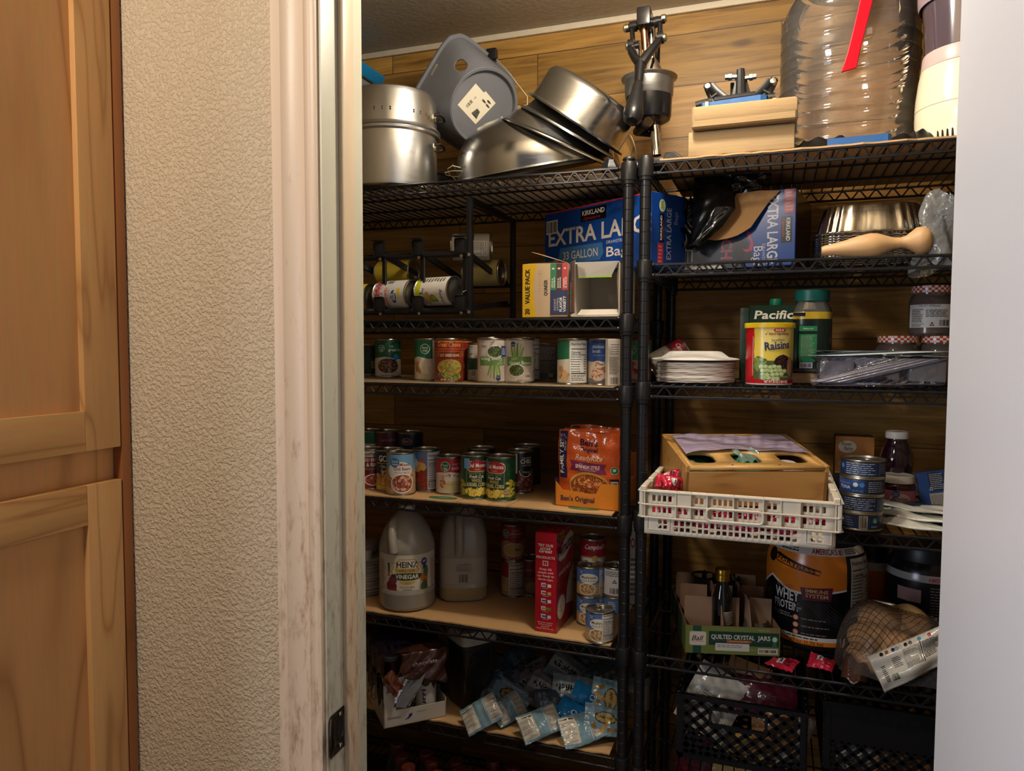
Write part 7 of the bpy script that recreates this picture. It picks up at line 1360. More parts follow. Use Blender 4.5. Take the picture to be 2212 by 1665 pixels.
for i in (1, 2): part('divider', M_bam, (w*i/3-.003, w*i/3+.003, k, dbx-k, .004, hbx-.012))
mb = MB(); bm = bmesh.new(); ot = [(k, .0), (w-k, 0), (w-k, dbx-k), (k, dbx-k)]; ed = []
def loop(pts):
    q = [bm.verts.new((x, y, hbx)) for x, y in pts]; ed.extend(bm.edges.new((q[i], q[(i+1) % len(q)])) for i in range(len(q)))
loop(ot)
for fx in (.16, .485, .815):
    xc, yc, hw, hh, r_ = w*fx, .062, w*.10, .036, .022; p_ = []
    for cx2, cy2, a0 in ((xc+hw-r_, yc+hh-r_, 0), (xc-hw+r_, yc+hh-r_, pi/2), (xc-hw+r_, yc-hh+r_, pi), (xc+hw-r_, yc-hh+r_, 1.5*pi)): p_ += [(cx2+r_*cos(a0+i*pi/10), cy2+r_*sin(a0+i*pi/10)) for i in range(6)]
    loop(p_)
bmesh.ops.triangle_fill(bm, edges=ed, use_beauty=True); bmesh.ops.recalc_face_normals(bm, faces=bm.faces[:])
mb.bm(bm); mb.obj('slotted_lid', M_bamt, t, 20, mods=[('SOLIDIFY', dict(thickness=.007, offset=0))])
mb = MB()
for x in (w*.335, w*.665): mb.lathe([(0, .0045), (.002, .004), (.002, .0035)], 8, c0=(x, .012, hbx))
mb.obj('lid_peg', M_dark, t)
def inn(nm, lb, cat, x, y, z, mbx, mat, **kw):
    p = mB @ Vector((x, y, z)); q = thing(nm, lb, cat, p, rot=mB.to_euler()); mbx.obj(nm+'_film', mat, q, 60, **kw); return q
M_grn = plain('green_film', '1d8c6a', .3, bump=(50, .5, .006))
mb = MB(); mb.grid(lambda a, b: ((a-.5)*w*.27, (b-.5)*.17, .010*sin(pi*a)*sin(pi*b)+.002*sin(a*20+b*12)), 20, 16); inn('green_bags', 'green plastic bags seen through the left bamboo slot', 'bag', w*.17, .10, hbx-.030, mb, M_grn)
mb = MB(); mb.grid(lambda a, b: ((a-.5)*w*.25, (b-.5)*.17, .010*sin(pi*a)*sin(pi*b)+.002*sin(a*20+b*12)), 20, 16); gb = inn('green_bags', 'green plastic bags bulging out of the middle bamboo slot', 'bag', w*.5, .10, hbx-.022, mb, M_grn)
mb = MB(); mb.grid(lambda a, b: ((a-.5)*.050+.010*sin(b*3), -.040+.04*b+.004*sin(a*9), .016+.016*b*(.6+.4*sin(a*8+1))+.004*sin(a*17+b*6)), 18, 10); mb.obj('pulled_film', clear('green_clear', 'b8dccc', .08, .3, (30, .6, .006)), gb, 60)
mb = MB(); mb.lathe([(0, .028), (.018, .026), (.034, .016), (.040, 0), (.036, -.012), (0, -.012)], 24); inn('white_roll', 'white rolled bags in the right bamboo slot', 'roll', w*.80, .07, hbx-.036, mb, plain('white_film', 'c8c6c4', .45))
mb = MB(); mb.grid(lambda a, b: ((a-.5)*.05, (b-.5)*.04, .006*sin(a*6)+.003*sin(b*9)), 12, 8); inn('clear_bag', 'small clear bag folded in the left bamboo slot', 'bag', w*.13, .05, hbx-.012, mb, MATS['green_clear'])
M_pur = plain('lilac_poly', 'b0a0b8', .2, bump=(16, .9, .012, 3, 'Object', (1, 2.4, 1)), alpha=.93, coat=.2)
def sheet(a, b): 
    x = w*(.055+.87*a)+.012*(1-b)*(a > .5)*1.0; yb = .075+.055*abs(a-.50)*-1+.022+.03*sin(a*3.1-.4)*.3; y = yb+(dbx-.035-yb)*b+.004*sin(a*9)
    return (x, y, hbx+.0105+.0025*sin(a*7+b*3)*sin(b*5+1)+.0015*sin(a*19-b*8)+.004*b)
mb = MB(); mb.grid(sheet, 44, 22); inn('lilac_bag', 'lilac tinted plastic bag draped over the bamboo lid', 'bag', 0, 0, 0, mb, M_pur, mods=[('SOLIDIFY', dict(thickness=.0005))])
# tuna stack
tp = S(1857, 1147, Z4R+.002, .0425)
for i, lb in enumerate(('bottom blue tuna tin of the stack with barcode', 'second blue tuna tin from the bottom of the stack', 'third blue tuna tin reading tuna in the stack', 'topmost blue tuna tin of the stack beside the crate')):
    a = Art(); a.rect(-90, 0, 90, 40, '1c2f52')
    if i == 0: a.bars(-2, 5, 14, 31, 'c8c0ac'); a.lines(-46, 8, -10, 28, 4, '8a96ac', fill=.3); a.ell(30, 22, 6, 6, '3a7a6a'); a.poly([(26, 18), (34, 18), (30, 26)], 'a0c0a8'); a.lines(22, 7, 40, 12, 1, '8a96ac')
    elif i == 2: a.rect(-60, 5, 4, 31, '20407c'); a.text('TUNA', -22, 12, 6.5, 'c8ccd6', bold=.03, al='R'); a.text('ALBACORE LIGHT', -22, 22, 3, '8a9cc0', al='R'); a.ell(-12, 22, 5, 4.5, 'c8d0da'); a.ell(0, 22, 5, 4.5, '3f78b8'); a.text('NET WT. 5 OZ', -8, 8, 2.6, 'a8b4c8', w=20); a.rect(10, 5, 56, 31, '0f1a30'); a.lines(12, 7, 54, 30, 6, 'a0a8b8', fill=.35)
    else: a.lines(-34, 6, 30, 31, 6, 'a0a8b8', fill=.35); a.rect(34, 4, 34.6, 32, 'a0a8b8'); a.lines(37, 8, 56, 30, 6, '8a96ac', fill=.35); a.ell(-44, 22, 5, 5, '3f78b8')
    can(lb, (tp.x+.0008*i, tp.y+.001*(i % 2), Z4R+.002+i*.0362), a, .0425, .036, 'tuna tins in the stack', bg='16233c', name='tuna_can')
# applesauce carton
A = Vector((on_y(1804, 990, 1.99).x, 1.99, Z4R)); B = Vector((on_y(1888, 990, 1.99).x, 1.99, Z4R)); h = on_y(1804, 941, 1.99).z-Z4R
def appl(a, W, H):
    a.rect(0, 0, W, H, 'a8713c'); a.rect(0, 0, W, H*.4, '2a2a3a'); a.rect(0, H*.4, W, H*.42, 'c8a070'); y0 = H*.52
    a.ell(W*.31, H*.83, W*.25, H*.105, '8c8078'); a.ell(W*.31, H*.83, W*.235, H*.097, 'c0b8ae'); a.text('Pioneer', W*.29, H*.85, H*.06, '2a2420', w=W*.28, shear=.3, bold=.01); a.text('Pantry', W*.34, H*.775, H*.06, '2a2420', w=W*.24, shear=.3, bold=.01)
    a.ell(W*.46, H*.55, W*.40, H*.05, 'c8b088'); a.poly([(W*.08, H*.55), (W*.12, H*.61), (W*.3, H*.645), (W*.45, H*.68), (W*.62, H*.66), (W*.8, H*.6), (W*.85, H*.53), (W*.5, H*.50), (W*.15, H*.51)], 'b88c4a'); a.blobs(W*.45, H*.585, W*.32, H*.06, 24, W*.05, ['c89c58', 'd8b070', 'a87c3e'], .6, 3); a.poly([(W*.82, H*.58), (W*.88, H*.66), (W, H*.70), (W, H*.68), (W*.9, H*.62), (W*.86, H*.54)], 'b8b0a8')
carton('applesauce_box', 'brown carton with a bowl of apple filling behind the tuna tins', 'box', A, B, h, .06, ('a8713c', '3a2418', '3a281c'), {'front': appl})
# juice bottle and cherry jar
p = Vector((on_y(1936, 1000, 1.90).x, 1.90, Z4R)); hz = on_y(1936, 931, 1.90).z-Z4R; t = thing('juice_bottle', 'dark plastic juice bottle with white cap behind the cherry jar', 'bottle', p, look(p)); M_ju = plain('dark_juice', '2c1220', .08, coat=.6, spec=.7)
mb = MB(); mb.lathe([(0, .002), (.034, 0), (.037, .005), (.037, hz*.40), (.0375, hz*.44), (.034, hz*.47), (.0355, hz*.50), (.0365, hz*.60), (.034, hz*.70), (.027, hz*.82), (.022, hz*.88), (.0215, hz*.92)], 40); mb.obj('bottle_body', M_ju, t, 60)
mb = MB(); mb.lathe([(.0235, hz*.91), (.0245, hz*.915), (.0245, hz*.985), (.0225, hz), (0, hz)], 32); mb.obj('bottle_cap', MATS['white_cap'], t)
mb = MB(); mb.lathe([(.0376, hz*.06, 'b8b0a8'), (.0376, hz*.375, 'c05a28'), (.0376, hz*.425)], 40); a = Art(); a.text('Tropicana', -6, hz*322, hz*55, '1c1c1c', w=44, bold=.04); a.rect(18, hz*310, 34, hz*370, '3a3a34'); mb.art(a, cyl_fn(.0376), 2*pi*37.6/40, off=.0003); mb.obj('bottle_label', M_print, t)
p = S(1937, 1114, Z4R+.002, .0365); t = thing('cherry_jar', 'pink labelled jar of cherries with white lid', 'jar', p, look(p)); hq = on_y(1937, 1024, p.y).z-p.z; R_ = .0365
mb = MB(); mb.lathe([(0, .002), (.033, 0), (R_, .005), (R_, hq*.72), (.034, hq*.78), (.0295, hq*.82), (.0295, hq*.86)], 40); mb.obj('jar_body', plain('cherry_syrup', '3c0a1e', .1, coat=.5), t, 50)
mb = MB(); mb.lathe([(.031, hq*.80), (.0325, hq*.81), (.0325, hq*.98), (.031, hq), (.028, hq), (.026, hq*.985), (0, hq*.985)], 40); mb.obj('jar_lid', MATS['white_cap'], t)
mb = MB(); mb.lathe([(R_+.0003, hq*.10, 'a83a58'), (R_+.0003, hq*.27, 'b86a88'), (R_+.0003, hq*.64)], 40); a = Art(); H = hq*1000; a.ell(6, H*.40, 22, H*.17, 'd0b8b8'); a.badge('Great', 'Value', -3, H*.55, 8, '2c4a80', 'c8d0e0', ring='2c4a80'); a.text('Maraschino', 6, H*.40, H*.075, '7a2038', w=34, bold=.02); a.text('Cherries', 6, H*.31, H*.075, '7a2038', w=26, bold=.02); a.bars(-48, H*.14, -36, H*.34, 'd0b8b8'); mb.art(a, cyl_fn(R_+.0003), 2*pi*36.8/40, off=.0003); mb.obj('jar_label', M_print, t)
# leaning blue carton and flat pouches
c = on_z(2016, 1124, Z4R); t = thing('medicine_box', 'blue narrow carton tilted beside the cherry jar near the door', 'box', (c.x+.018, c.y+.04, Z4R+.004), rot=(rad(-5), rad(-12), rad(-8))); mb = MB(); w2, h2 = .060, .098; mb.box((0, .012, h2/2), (w2, .024, h2), lin('1f4c94'), bev=.0008, seg=1); a = Art(); W, H = w2*1000, h2*1000
a.rect(W*.40, H*.55, W*.92, H*.97, '14264a'); a.lines(W*.44, H*.58, W*.9, H*.95, 9, 'b8bcc0', fill=.4); a.poly([(W*.36, H*.57), (W*.5, H*.57), (W*.43, H*.66)], 'c0c8d0'); a.ell(W*.43, H*.6, W*.03, W*.03, '1f4c94', 10); a.rect(W*.34, 0, W, H*.5, 'b0aca0'); a.lines(W*.38, H*.1, W*.96, H*.46, 11, '3a3a3a', fill=.3); mb.art(a, plane_fn((-w2/2, -.0002, 0), (1, 0, 0), (0, 0, 1))); mb.obj('carton', M_print, t, 0)
for i, (px, py, Y, rz_, lb) in enumerate(((1978, 1160, 1.70, .25, 'lowest flat white and blue pouch at the shelf edge'), (1990, 1143, 1.735, .15, 'middle flat white and blue pouch in the fanned pile'), (1985, 1128, 1.77, .05, 'top flat white and blue pouch in the fanned pile'))):
    c = on_y(px, py, Y); t = thing('flat_pouch', lb, 'pouch', (c.x, Y, Z4R+.006+.011*i), rz_-.5, 'fanned flat pouches by the door'); mb = MB()
    fn = lambda u, v, i=i: ((u-.5)*.15, (v-.5)*.085, .005+.005*sin(u*6+i)*(1-abs(2*v-1)**2)+.005*(1-abs(2*u-1)**3)*(1-abs(2*v-1)**3)+.002*sin(v*14+u*9))
    mb.grid(fn, 26, 16, colfn=lambda u, v: 'd0d0c6' if (v+.12*sin(u*8)) < .50 else ('1d5a94' if (v+.1*sin(u*8)) < .64 else '5a6068')); mb.obj('pouch_film', M_film, t, 60, mods=[('SOLIDIFY', dict(thickness=.003))])
# ------------------------------------------------------------------ fifth tier, right
Z5R = ZR[4]+.002
A = on_z(1480, 1409, Z5R); B = on_z(1684, 1418, Z5R); v = B-A; w = v.length; rz = math.atan2(v.y, v.x); dB = .275; hF = on_y(1485, 1350, A.y).z-Z5R; hBk = hF*1.0
t = thing('jar_tray_box', 'green printed jar carton tray with cardboard cells holding bottles', 'box', A, rz); mb = MB(); k = .0016; kb = lin('8a6a52')
Bx(0, w, .0008, 2*k, 0, hF, mb); Bx(0, 2*k, 0, dB, 0, hBk*1.02, mb); Bx(w-2*k, w, 0, dB, 0, hBk*1.02, mb); Bx(0, w, dB-2*k, dB, 0, hBk*1.02, mb); Bx(0, w, 0, dB, 0, .002, mb); mb.c = [kb]*len(mb.f)
a = Art(); W, H = w*1000, hF*1000; a.rect(0, 0, W, H, '6c7a38'); a.rect(W*.08, 0, W*.17, H, '15483a'); a.rect(W*.25, H*.32, W*.99, H*.82, '15382c'); a.rrect(W*.04, H*.28, W*.225, H*.80, 4, '9a9a8a'); a.rrect(W*.047, H*.30, W*.218, H*.78, 4, 'd8c8b8'); a.text('Ball', W*.13, H*.47, H*.17, '20281f', w=W*.13, shear=.35, bold=.01); a.rect(W*.06, H*.43, W*.2, H*.44, '20281f')
a.text('QUILTED CRYSTAL', W*.275, H*.55, H*.155, 'd4cfc2', w=W*.46, bold=.03, al='L'); a.text('JARS', W*.765, H*.55, H*.155, 'd4cfc2', w=W*.135, bold=.03, al='L'); a.rect(W*.27, H*.49, W*.9, H*.495, '7a8a78'); a.rect(W*.44, H*.43, W*.70, H*.52, 'a85a34'); a.text('SET OF 12 HALF PINT', W*.57, H*.455, H*.045, 'e0c0a0', w=W*.2); a.rrect(W*.32, H*.13, W*.68, H*.40, 2, 'cdc8c0'); a.lines(W*.34, H*.24, W*.61, H*.36, 2, '5a5a54', fill=.35); a.bars(W*.77, H*.06, W*.98, H*.27, 'c8b8ac'); a.text('236 ml', W*.72, H*.17, H*.05, 'c0c4a0'); a.text('MADE IN U.S.A.', W*.83, H*.88, H*.06, 'b8b4a4', w=W*.12); a.rect(W*.9, H*.86, W*.97, H*.93, 'b04a50'); a.ell(W*.945, H*.60, W*.035, H*.12, '2a7a58'); a.ell(W*.945, H*.60, W*.024, H*.085, 'c0c8b8'); a.poly([(W*.925, H*.5), (W*.965, H*.5), (W*.97, H*.30), (W*.945, H*.36), (W*.92, H*.30)], '2a6a4c')
mb.art(a, plane_fn((0, 0, 0), (1, 0, 0), (0, 0, 1)), clip=(.3, W-.3, .3, H-.3)); a = Art(); D = dB*1000; a.rect(0, 0, D, H, '2c3c2c'); a.rect(D*.8, 0, D, H, '5a6832'); mb.art(a, plane_fn((0, dB, 0), (0, -1, 0), (0, 0, 1)), clip=(.3, D-.3, .3, H-.3)); mb.obj('tray', M_print, t, 0)
hd = hF*1.85; mb = MB()
for i in (1, 2):
    x = w*(.06+.30*i+.04); 
    for j in range(3): y0 = .005+j*dB/3; mb.prism([(y0, .002), (y0+dB/3-.004, .002), (y0+dB/3-.004, hd*.93), (y0+dB/3-.03, hd), (y0+.03, hd*.97), (y0, hd*.55 if j == 0 else hd*.93)], x-.0009, x+.0009, mat=Matrix(((0, 0, 1, 0), (1, 0, 0, 0), (0, 1, 0, 0), (0, 0, 0, 1))))
for j in range(1, 4):
    for x0, x1 in ((.02, .33), (.40, .62), (.72, .97)): mb.prism([(w*x0, .003), (w*x1, .003), (w*x1, hd*(.93+.02*j)), (w*(x0+.01), hd*(.95+.02*j)), (w*x0, hd*.9)], -.0009, .0009, mat=Matrix(((1, 0, 0, 0), (0, 0, 1, .002+dB*(j-.35)/3.4), (0, 1, 0, 0), (0, 0, 0, 1))))
mb.obj('cell_divider', plain('divider_board', '9a7a60', .75), t, 20)
def inbox(x, y): return A+Vector((cos(rz)*x-sin(rz)*y, sin(rz)*x+cos(rz)*y, .0025))
q = inbox(w*.43, .050); hb_ = on_y(1553, 1226, q.y).z-q.z; t = thing('sauce_bottle', 'black glass bottle with gold cap standing in the jar tray', 'bottle', q, look(q)+.3); R_ = .0235
mb = MB(); mb.lathe([(0, .002), (.021, 0), (R_, .004), (R_, hb_*.60), (.021, hb_*.67), (.0145, hb_*.76), (.0138, hb_*.87)], 36); mb.obj('bottle_body', plain('black_glass', '0b0a0a', .06, spec=.7, coat=.5), t, 50)
mb = MB(); mb.lathe([(.0158, hb_*.845), (.0168, hb_*.85), (.0160, hb_*.885), (.0168, hb_*.89), (.0160, hb_*.92), (.0168, hb_*.925), (.0168, hb_*.985), (.015, hb_), (0, hb_)], 32); mb.obj('gold_cap', plain('gold_cap', 'a8822c', .28, 1), t)
mb = MB(); mb.lathe([(R_+.0004, hb_*.30, 'b4a894'), (R_+.0004, hb_*.47)], 24, a0=-pi/2-.2, a1=-pi/2+1.0); mb.lathe([(R_+.0004, hb_*.05, '1a1816'), (R_+.0004, hb_*.30)], 24, a0=-pi/2-.2, a1=-pi/2+1.0); a = Art(); H = hb_*1000; a.lines(-3, H*.31, 20, H*.46, 6, '4a443c', fill=.4); a.lines(-3, H*.08, 20, H*.28, 8, '8a8478', fill=.4); mb.art(a, cyl_fn(R_+.0004), 1, off=.0003); mb.obj('bottle_label', M_print, t)
for i, (fx, yy) in enumerate(((.34, .20), (.63, .205))):
    q = inbox(w*fx, yy); hg = on_y(1530, 1243, q.y).z-q.z; t = thing('dark_glass', ('dark glass with black rim standing behind the gold capped bottle', 'dark glass with black rim standing right of the gold capped bottle')[i], 'glass', q); mb = MB(); R_ = .030
    mb.lathe([(0, .003), (.024, 0), (.026, .004), (R_, hg), (R_+.001, hg+.0015), (R_-.0015, hg), (.0235, .006), (0, .006)], 36); mb.obj('glass_body', clear('smoke_glass', '3a3638', .05, .35), t, 50); mb = MB(); mb.tube([(R_*cos(a*pi/18), R_*sin(a*pi/18), hg+.0008) for a in range(36)], .0016, 6, closed=True); mb.obj('glass_rim', plain('black_rim', '0e0d0d', .15), t)
q = inbox(w*.80, .05); t = thing('quilted_jar', 'small clear glass jar lying open in the front right tray cell', 'jar', q); mb = MB(); mb.lathe([(0, .002), (.025, 0), (.028, .005), (.029, .05), (.026, .056), (.026, .062), (.0245, .062), (.024, .055), (.026, .05), (.025, .006), (0, .006)], 36); mb.obj('jar_body', MATS['jar_glass'], t, 40)
# protein tubs
def tub(label, p, R, H, art, bg='121113', lidz=.9, ph=0):
    t = thing('protein_tub', label, 'tub', p, look(Vector(p))+ph, 'supplement tubs'); n = 56; mb = MB()
    mb.lathe([(0, .003), (R*.93, 0), (R*.985, .006), (R, .016), (R, H*.62), (R*.985, H*.72), (R*.93, H*.80), (R*.82, H*.865)], n); mb.obj('tub_body', plain('black_tub', '111012', .28), t, 50)
    mb = MB(); mb.lathe([(R*.80, H*.86), (R*.83, H*.865), (R*.83, H*.975), (R*.8, H), (0, H*1.0)], n); mb.obj('tub_lid', plain('tub_lid_black', '131216', .4), t)
    if art:
        pf = [(R+.0005, .018), (R+.0005, H*.62), (R*.985+.0006, H*.72), (R*.93+.0008, H*.80), (R*.83+.001, H*.858)]
        def rad_(z):
            for (a, za), (b, zb_) in zip(pf, pf[1:]):
                if z <= zb_: f = (z-za)/(zb_-za); return a+(b-a)*max(0, f)
            return pf[-1][0]
        mb = MB(); mb.lathe([(rad_(.018+(H*.858-.018)*i/24), .018+(H*.858-.018)*i/24, bg) for i in range(25)], n); mb.art(art, lambda u, v, o: ((rad_(v)+o)*sin(u/R), -(rad_(v)+o)*cos(u/R), v), 2*pi*R/n*1000, (H*.858-.018)/24*1000, off=.0006, clip=(-pi*R*990, pi*R*990, 18.2, H*857)); mb.obj('tub_label', M_gloss, t, 60)
    return t
R_ = .113; p = S(1757, 1411, Z5R, R_); H = 1.015-.035-Z5R; Hm = H*1000; a = Art(); OR = 'cf7420'
a.rect(-360, 18, 360, Hm*.5, '131215'); a.poly([(-150, Hm*.46), (-110, Hm*.56), (-60, Hm*.48), (-20, Hm*.47), (70, Hm*.52), (70, Hm*.8), (-150, Hm*.8)], 'ddd8d0'); a.poly([(-150, Hm*.48), (-108, Hm*.58), (-58, Hm*.495), (-20, Hm*.485), (70, Hm*.535), (70, Hm*.8), (-150, Hm*.8)], OR); a.rect(70, 18, 200, Hm*.8, '131215')
a.rect(-200, Hm*.80, 150, Hm*.86, 'c8c0b8'); a.text("AMERICA'S #1", 28, Hm*.81, Hm*.042, '8c2f2c', w=76, bold=.04); a.lines(-90, Hm*.81, -40, Hm*.85, 2, '3a3a3a'); a.lines(72, Hm*.81, 110, Hm*.85, 3, '3a3a3a')
a.poly([(-104, Hm*.765), (-92, Hm*.775), (12, Hm*.68), (8, Hm*.64), (-94, Hm*.70), (-106, Hm*.72)], '1a1512'); a.poly([(-98, Hm*.755), (10, Hm*.672), (8, Hm*.648), (-96, Hm*.71)], OR); a.text('FORTRESS', -94, Hm*.722, Hm*.030, '1a1512', w=96, bold=.04, al='L', rot=-.205); a.ell(-112, Hm*.74, 14, Hm*.06, '1a1512')
a.text('ADVANCED', -70, Hm*.50, Hm*.03, '8a5a4a', w=44, al='C'); a.text('WHEY', -64, Hm*.405, Hm*.085, 'd4cec8', w=62, bold=.05); a.text('PROTEIN', -66, Hm*.325, Hm*.065, 'd4cec8', w=62, bold=.05); a.lines(-100, Hm*.26, -44, Hm*.30, 2, '7a7672')
a.poly([(-32, Hm*.53), (38, Hm*.55), (34, Hm*.44), (-26, Hm*.43)], '5c1e34'); a.text('IMMUNE', 4, Hm*.497, Hm*.030, 'b8905a', w=48, bold=.03); a.text('SYSTEM', 4, Hm*.458, Hm*.030, 'b8905a', w=48, bold=.03)
for i in range(12): a.poly([(-24+i*8, Hm*.42), (-20+i*8, Hm*.42), (26+i*8, Hm*.26), (22+i*8, Hm*.26)] if i < 6 else [(24, Hm*.42-(i-6)*9), (28, Hm*.42-(i-6)*9), (68, Hm*.30-(i-6)*5), (68, Hm*.29-(i-6)*5)], '2c2b2e')
a.ell(-33, Hm*.36, 8, 8, '4a4848'); a.ell(-33, Hm*.36, 7, 7, '1a191b'); a.text('NSF', -33, Hm*.345, 4.5, 'c0bcb8', w=10)
for i in range(3): a.ell(-40, Hm*(.275-.06*i), 6.5, 6.5, 'b0644a'); a.ell(-40, Hm*(.275-.06*i), 4.5, 4.5, 'd0a890'); a.lines(-28, Hm*(.265-.06*i), 36, Hm*(.282-.06*i), 1, '6a6664')
a.rect(-200, 18, 68, Hm*.125, OR); a.rect(-200, Hm*.10, 68, Hm*.135, 'c8c0b8'); a.lines(-60, Hm*.105, 10, Hm*.128, 1, '4a4a4a'); a.text('62 oz. (1.76 kg)', -16, Hm*.068, Hm*.03, '5a2a10', w=72, bold=.01); a.facts(80, Hm*.30, 150, Hm*.78, 'b8b0a2'); a.lines(80, Hm*.20, 140, Hm*.29, 6, '6a6664', fill=.3)
for i in range(7): a.rect(82, Hm*(.07+.018*i), 110, Hm*(.08+.018*i), '8c4a3a')
tub('big orange and black whey protein tub under the crate', p, R_, H, a, ph=.0)
q = Vector((on_y(1876, 1300, 2.02).x, 2.02, Z5R)); a = Art(); a.rect(-200, 60, 200, 150, OR); a.rect(-200, 150, 200, 170, 'b8b0a8'); tub('smaller orange and black tub in the shade behind the sardine tins', q, .055, .215, a)
q = Vector((on_y(1998, 1300, 1.93).x, 1.93, Z5R)); a = Art(); H_ = .24; a.rect(-300, 168, 300, 184, '8a8480'); a.text("AMERICA'S", 30, 171, 9, '8c3a34', w=50, bold=.03); a.rect(-60, 120, -8, 150, '8a6a68'); a.lines(10, 30, 60, 160, 20, '6a6668', fill=.3); a.text('60g', -14, 84, 11, 'b0acac', bold=.02); a.text('12g', 16, 84, 11, 'b0acac', bold=.02); a.lines(-50, 40, -16, 76, 5, '4a484c')
tub('large dark supplement tub beside the open door', q, .086, H_, a)
# sardine tins
for i, lb in enumerate(('lower flat sardine tin', 'middle flat sardine tin', 'upper sardine tin with printed lid')):
    q = Vector((on_y(1899, 1300, 1.83).x, 1.83, Z5R+.055*0+.024*i+.04)); 
    if i == 0: base_t = q
    t = thing('sardine_can', lb+' in the stack behind the netted potatoes', 'can', q, rad(-12), 'flat sardine tins'); mb = MB(); mb.lathe([(0, .001), (.036, 0), (.0375, .003), (.037, .018), (.039, .020), (.039, .0225), (.036, .0235), (.0345, .021), (0, .021)], 44, sq=(1.12, .8, 4)); mb.obj('can_body', M_tin, t, 40)
    a = Art(); a.ell(0, 0, 34, 24, '2a3c48'); a.ell(4, -3, 22, 14, 'a8a498'); a.ell(4, -3, 17, 10, '22303c'); a.rect(14, -20, 30, -6, 'a8a498'); a.lines(-24, 8, 12, 20, 3, '8a9aa4'); mb = MB(); mb.art(a, lambda u, v, o: (u, v, .0215+o)); mb.obj('printed_lid', M_gloss, t, 0)
t = thing('tin_box', 'low dark tin under the sardine stack', 'tin', Vector((base_t.x, base_t.y, Z5R))); mb = MB(); mb.box((0, 0, .0197), (.085, .062, .039), bev=.004); mb.obj('tin_body', plain('dark_tin', '2a2c30', .3, .8), t)
# netted potatoes
M_pot = plain('potato_skin', 'b08a58', .7, bump=(70, .35, .002), var=.18, vscale=26)
for i, (px, py, Y, rx_, ry_, rz_, lb) in enumerate(((1903, 1338, 1.735, .043, .034, .2, 'potato glinting at the top of the netted bag'), (1962, 1345, 1.745, .036, .042, -.3, 'potato at the right shoulder of the netted bag'), (1880, 1378, 1.70, .045, .036, .5, 'large potato at the left middle of the netted bag'), (1930, 1400, 1.69, .046, .036, -.5, 'potato partly covered by the white bag panel'), (1868, 1420, 1.70, .036, .033, 0, 'potato at the lower left of the netted bag'), (1950, 1425, 1.72, .045, .034, 0, 'potato hidden behind the white bag panel'))):
    c = on_y(px, py, Y); c.z = max(c.z, Z5R+.034); t = thing('potato', lb, 'potato', c, rz_, 'potatoes in the netted bag'); mb = MB(); R = random.Random(i+40); c1, c2 = R.uniform(0, 6), R.uniform(0, 6)
    def pf(u, v): a_, b_ = 2*pi*u, pi*(v-.5); k = 1+.07*sin(2*a_+c1)*cos(b_)+.05*sin(3*b_+c2); return (rx_*1.1*k*cos(b_)*cos(a_), .032*k*cos(b_)*sin(a_), ry_*k*sin(b_))
    mb.grid(pf, 28, 18); mb.obj('potato_body', M_pot, t, 80)
bc = on_y(1908, 1395, 1.72); t = thing('potato_bag', 'netted plastic potato bag with white printed panel by the open door', 'bag', (bc.x, bc.y, Z5R))
def hull(u, v, o=0):
    # u across, v from the front foot over the top to the back
    x = -.092+.255*u; px_ = (1-abs(2*u-1)**2.6); ang = pi*(.02+.80*v); hh = (.142+.014*sin(u*7+.6)-.03*(u-.5))*px_**.5; dd = (.070+.012*px_)
    return (x+.006*sin(ang*3), -dd*cos(ang)*px_**.35-.012+(-o)*cos(ang), .004+hh*sin(ang)**.8+o*sin(ang)+.004*sin(u*13+v*9)*px_)
mb = MB(); mb.grid(lambda u, v: hull(u, v, .004), 40, 30); mb.obj('clear_film', clear('clear_bag_film', 'f0e8e0', .09, .05, (26, .6, .008), 1.12), t, 60)
vs = []; fs = []; nu_, nv_ = 34, 24
for j in range(nv_+1):
    for i in range(nu_+1): vs.append(hull(i/nu_, .12+.76*j/nv_, .007))
for j in range(nv_):
    for i in range(nu_):
        if (i+j) % 2 == 0 and 0 < i < nu_ and 0 < j < nv_:
            q = [j*(nu_+1)+i-1, (j-1)*(nu_+1)+i, j*(nu_+1)+i+1, (j+1)*(nu_+1)+i]; fs.append(tuple(q))
mb = MB(); mb.raw(vs, fs); mb.obj('net', plain('brown_net', '3a2414', .6), t, 0, mods=[('WIREFRAME', dict(thickness=.0011, use_replace=True))])
mb = MB(); cn = [on_y(1873, 1418, 1.628), on_y(1912, 1497, 1.60), on_y(2045, 1432, 1.605), on_y(2030, 1352, 1.635)]; o0 = Vector((bc.x, bc.y, Z5R))
def pan_(u, v, o=0):
    q = cn[0].lerp(cn[3], u).lerp(cn[1].lerp(cn[2], u), v)-o0; b = .012*sin(pi*u)*sin(pi*v)+.005*sin(u*9+v*4)*v+.004*sin(v*11); return q+Vector((.0, -b-o, .3*b+o*.3))
mb.grid(pan_, 30, 20, col=lin('bdb6a8')); a = Art(); W, H = 160, 100
for i, (x, c) in enumerate(((28, '1c1c1c'), (40, '8a5424'), (54, '1c2450'), (62, '8a8a94'), (70, 'a8a8b0'), (82, '2a221c'), (92, '6a5a4a'), (112, '4a94b8'), (134, 'b04a4c'))): a.ell(x, 92, 4, 4.5, c, 14)
a.rect(70, 36, 108, 84, 'a8a294'); a.lines(72, 38, 106, 82, 14, '3c3830', fill=.35); a.rect(110, 34, 112, 86, '1c1a18'); a.lines(114, 40, 150, 84, 12, '4a463e', fill=.4); a.lines(44, 46, 64, 74, 6, '3c3830', fill=.3); a.lines(16, 20, 26, 64, 10, '4a463e', fill=.4); a.bars(30, 18, 46, 36, 'b8bca0')
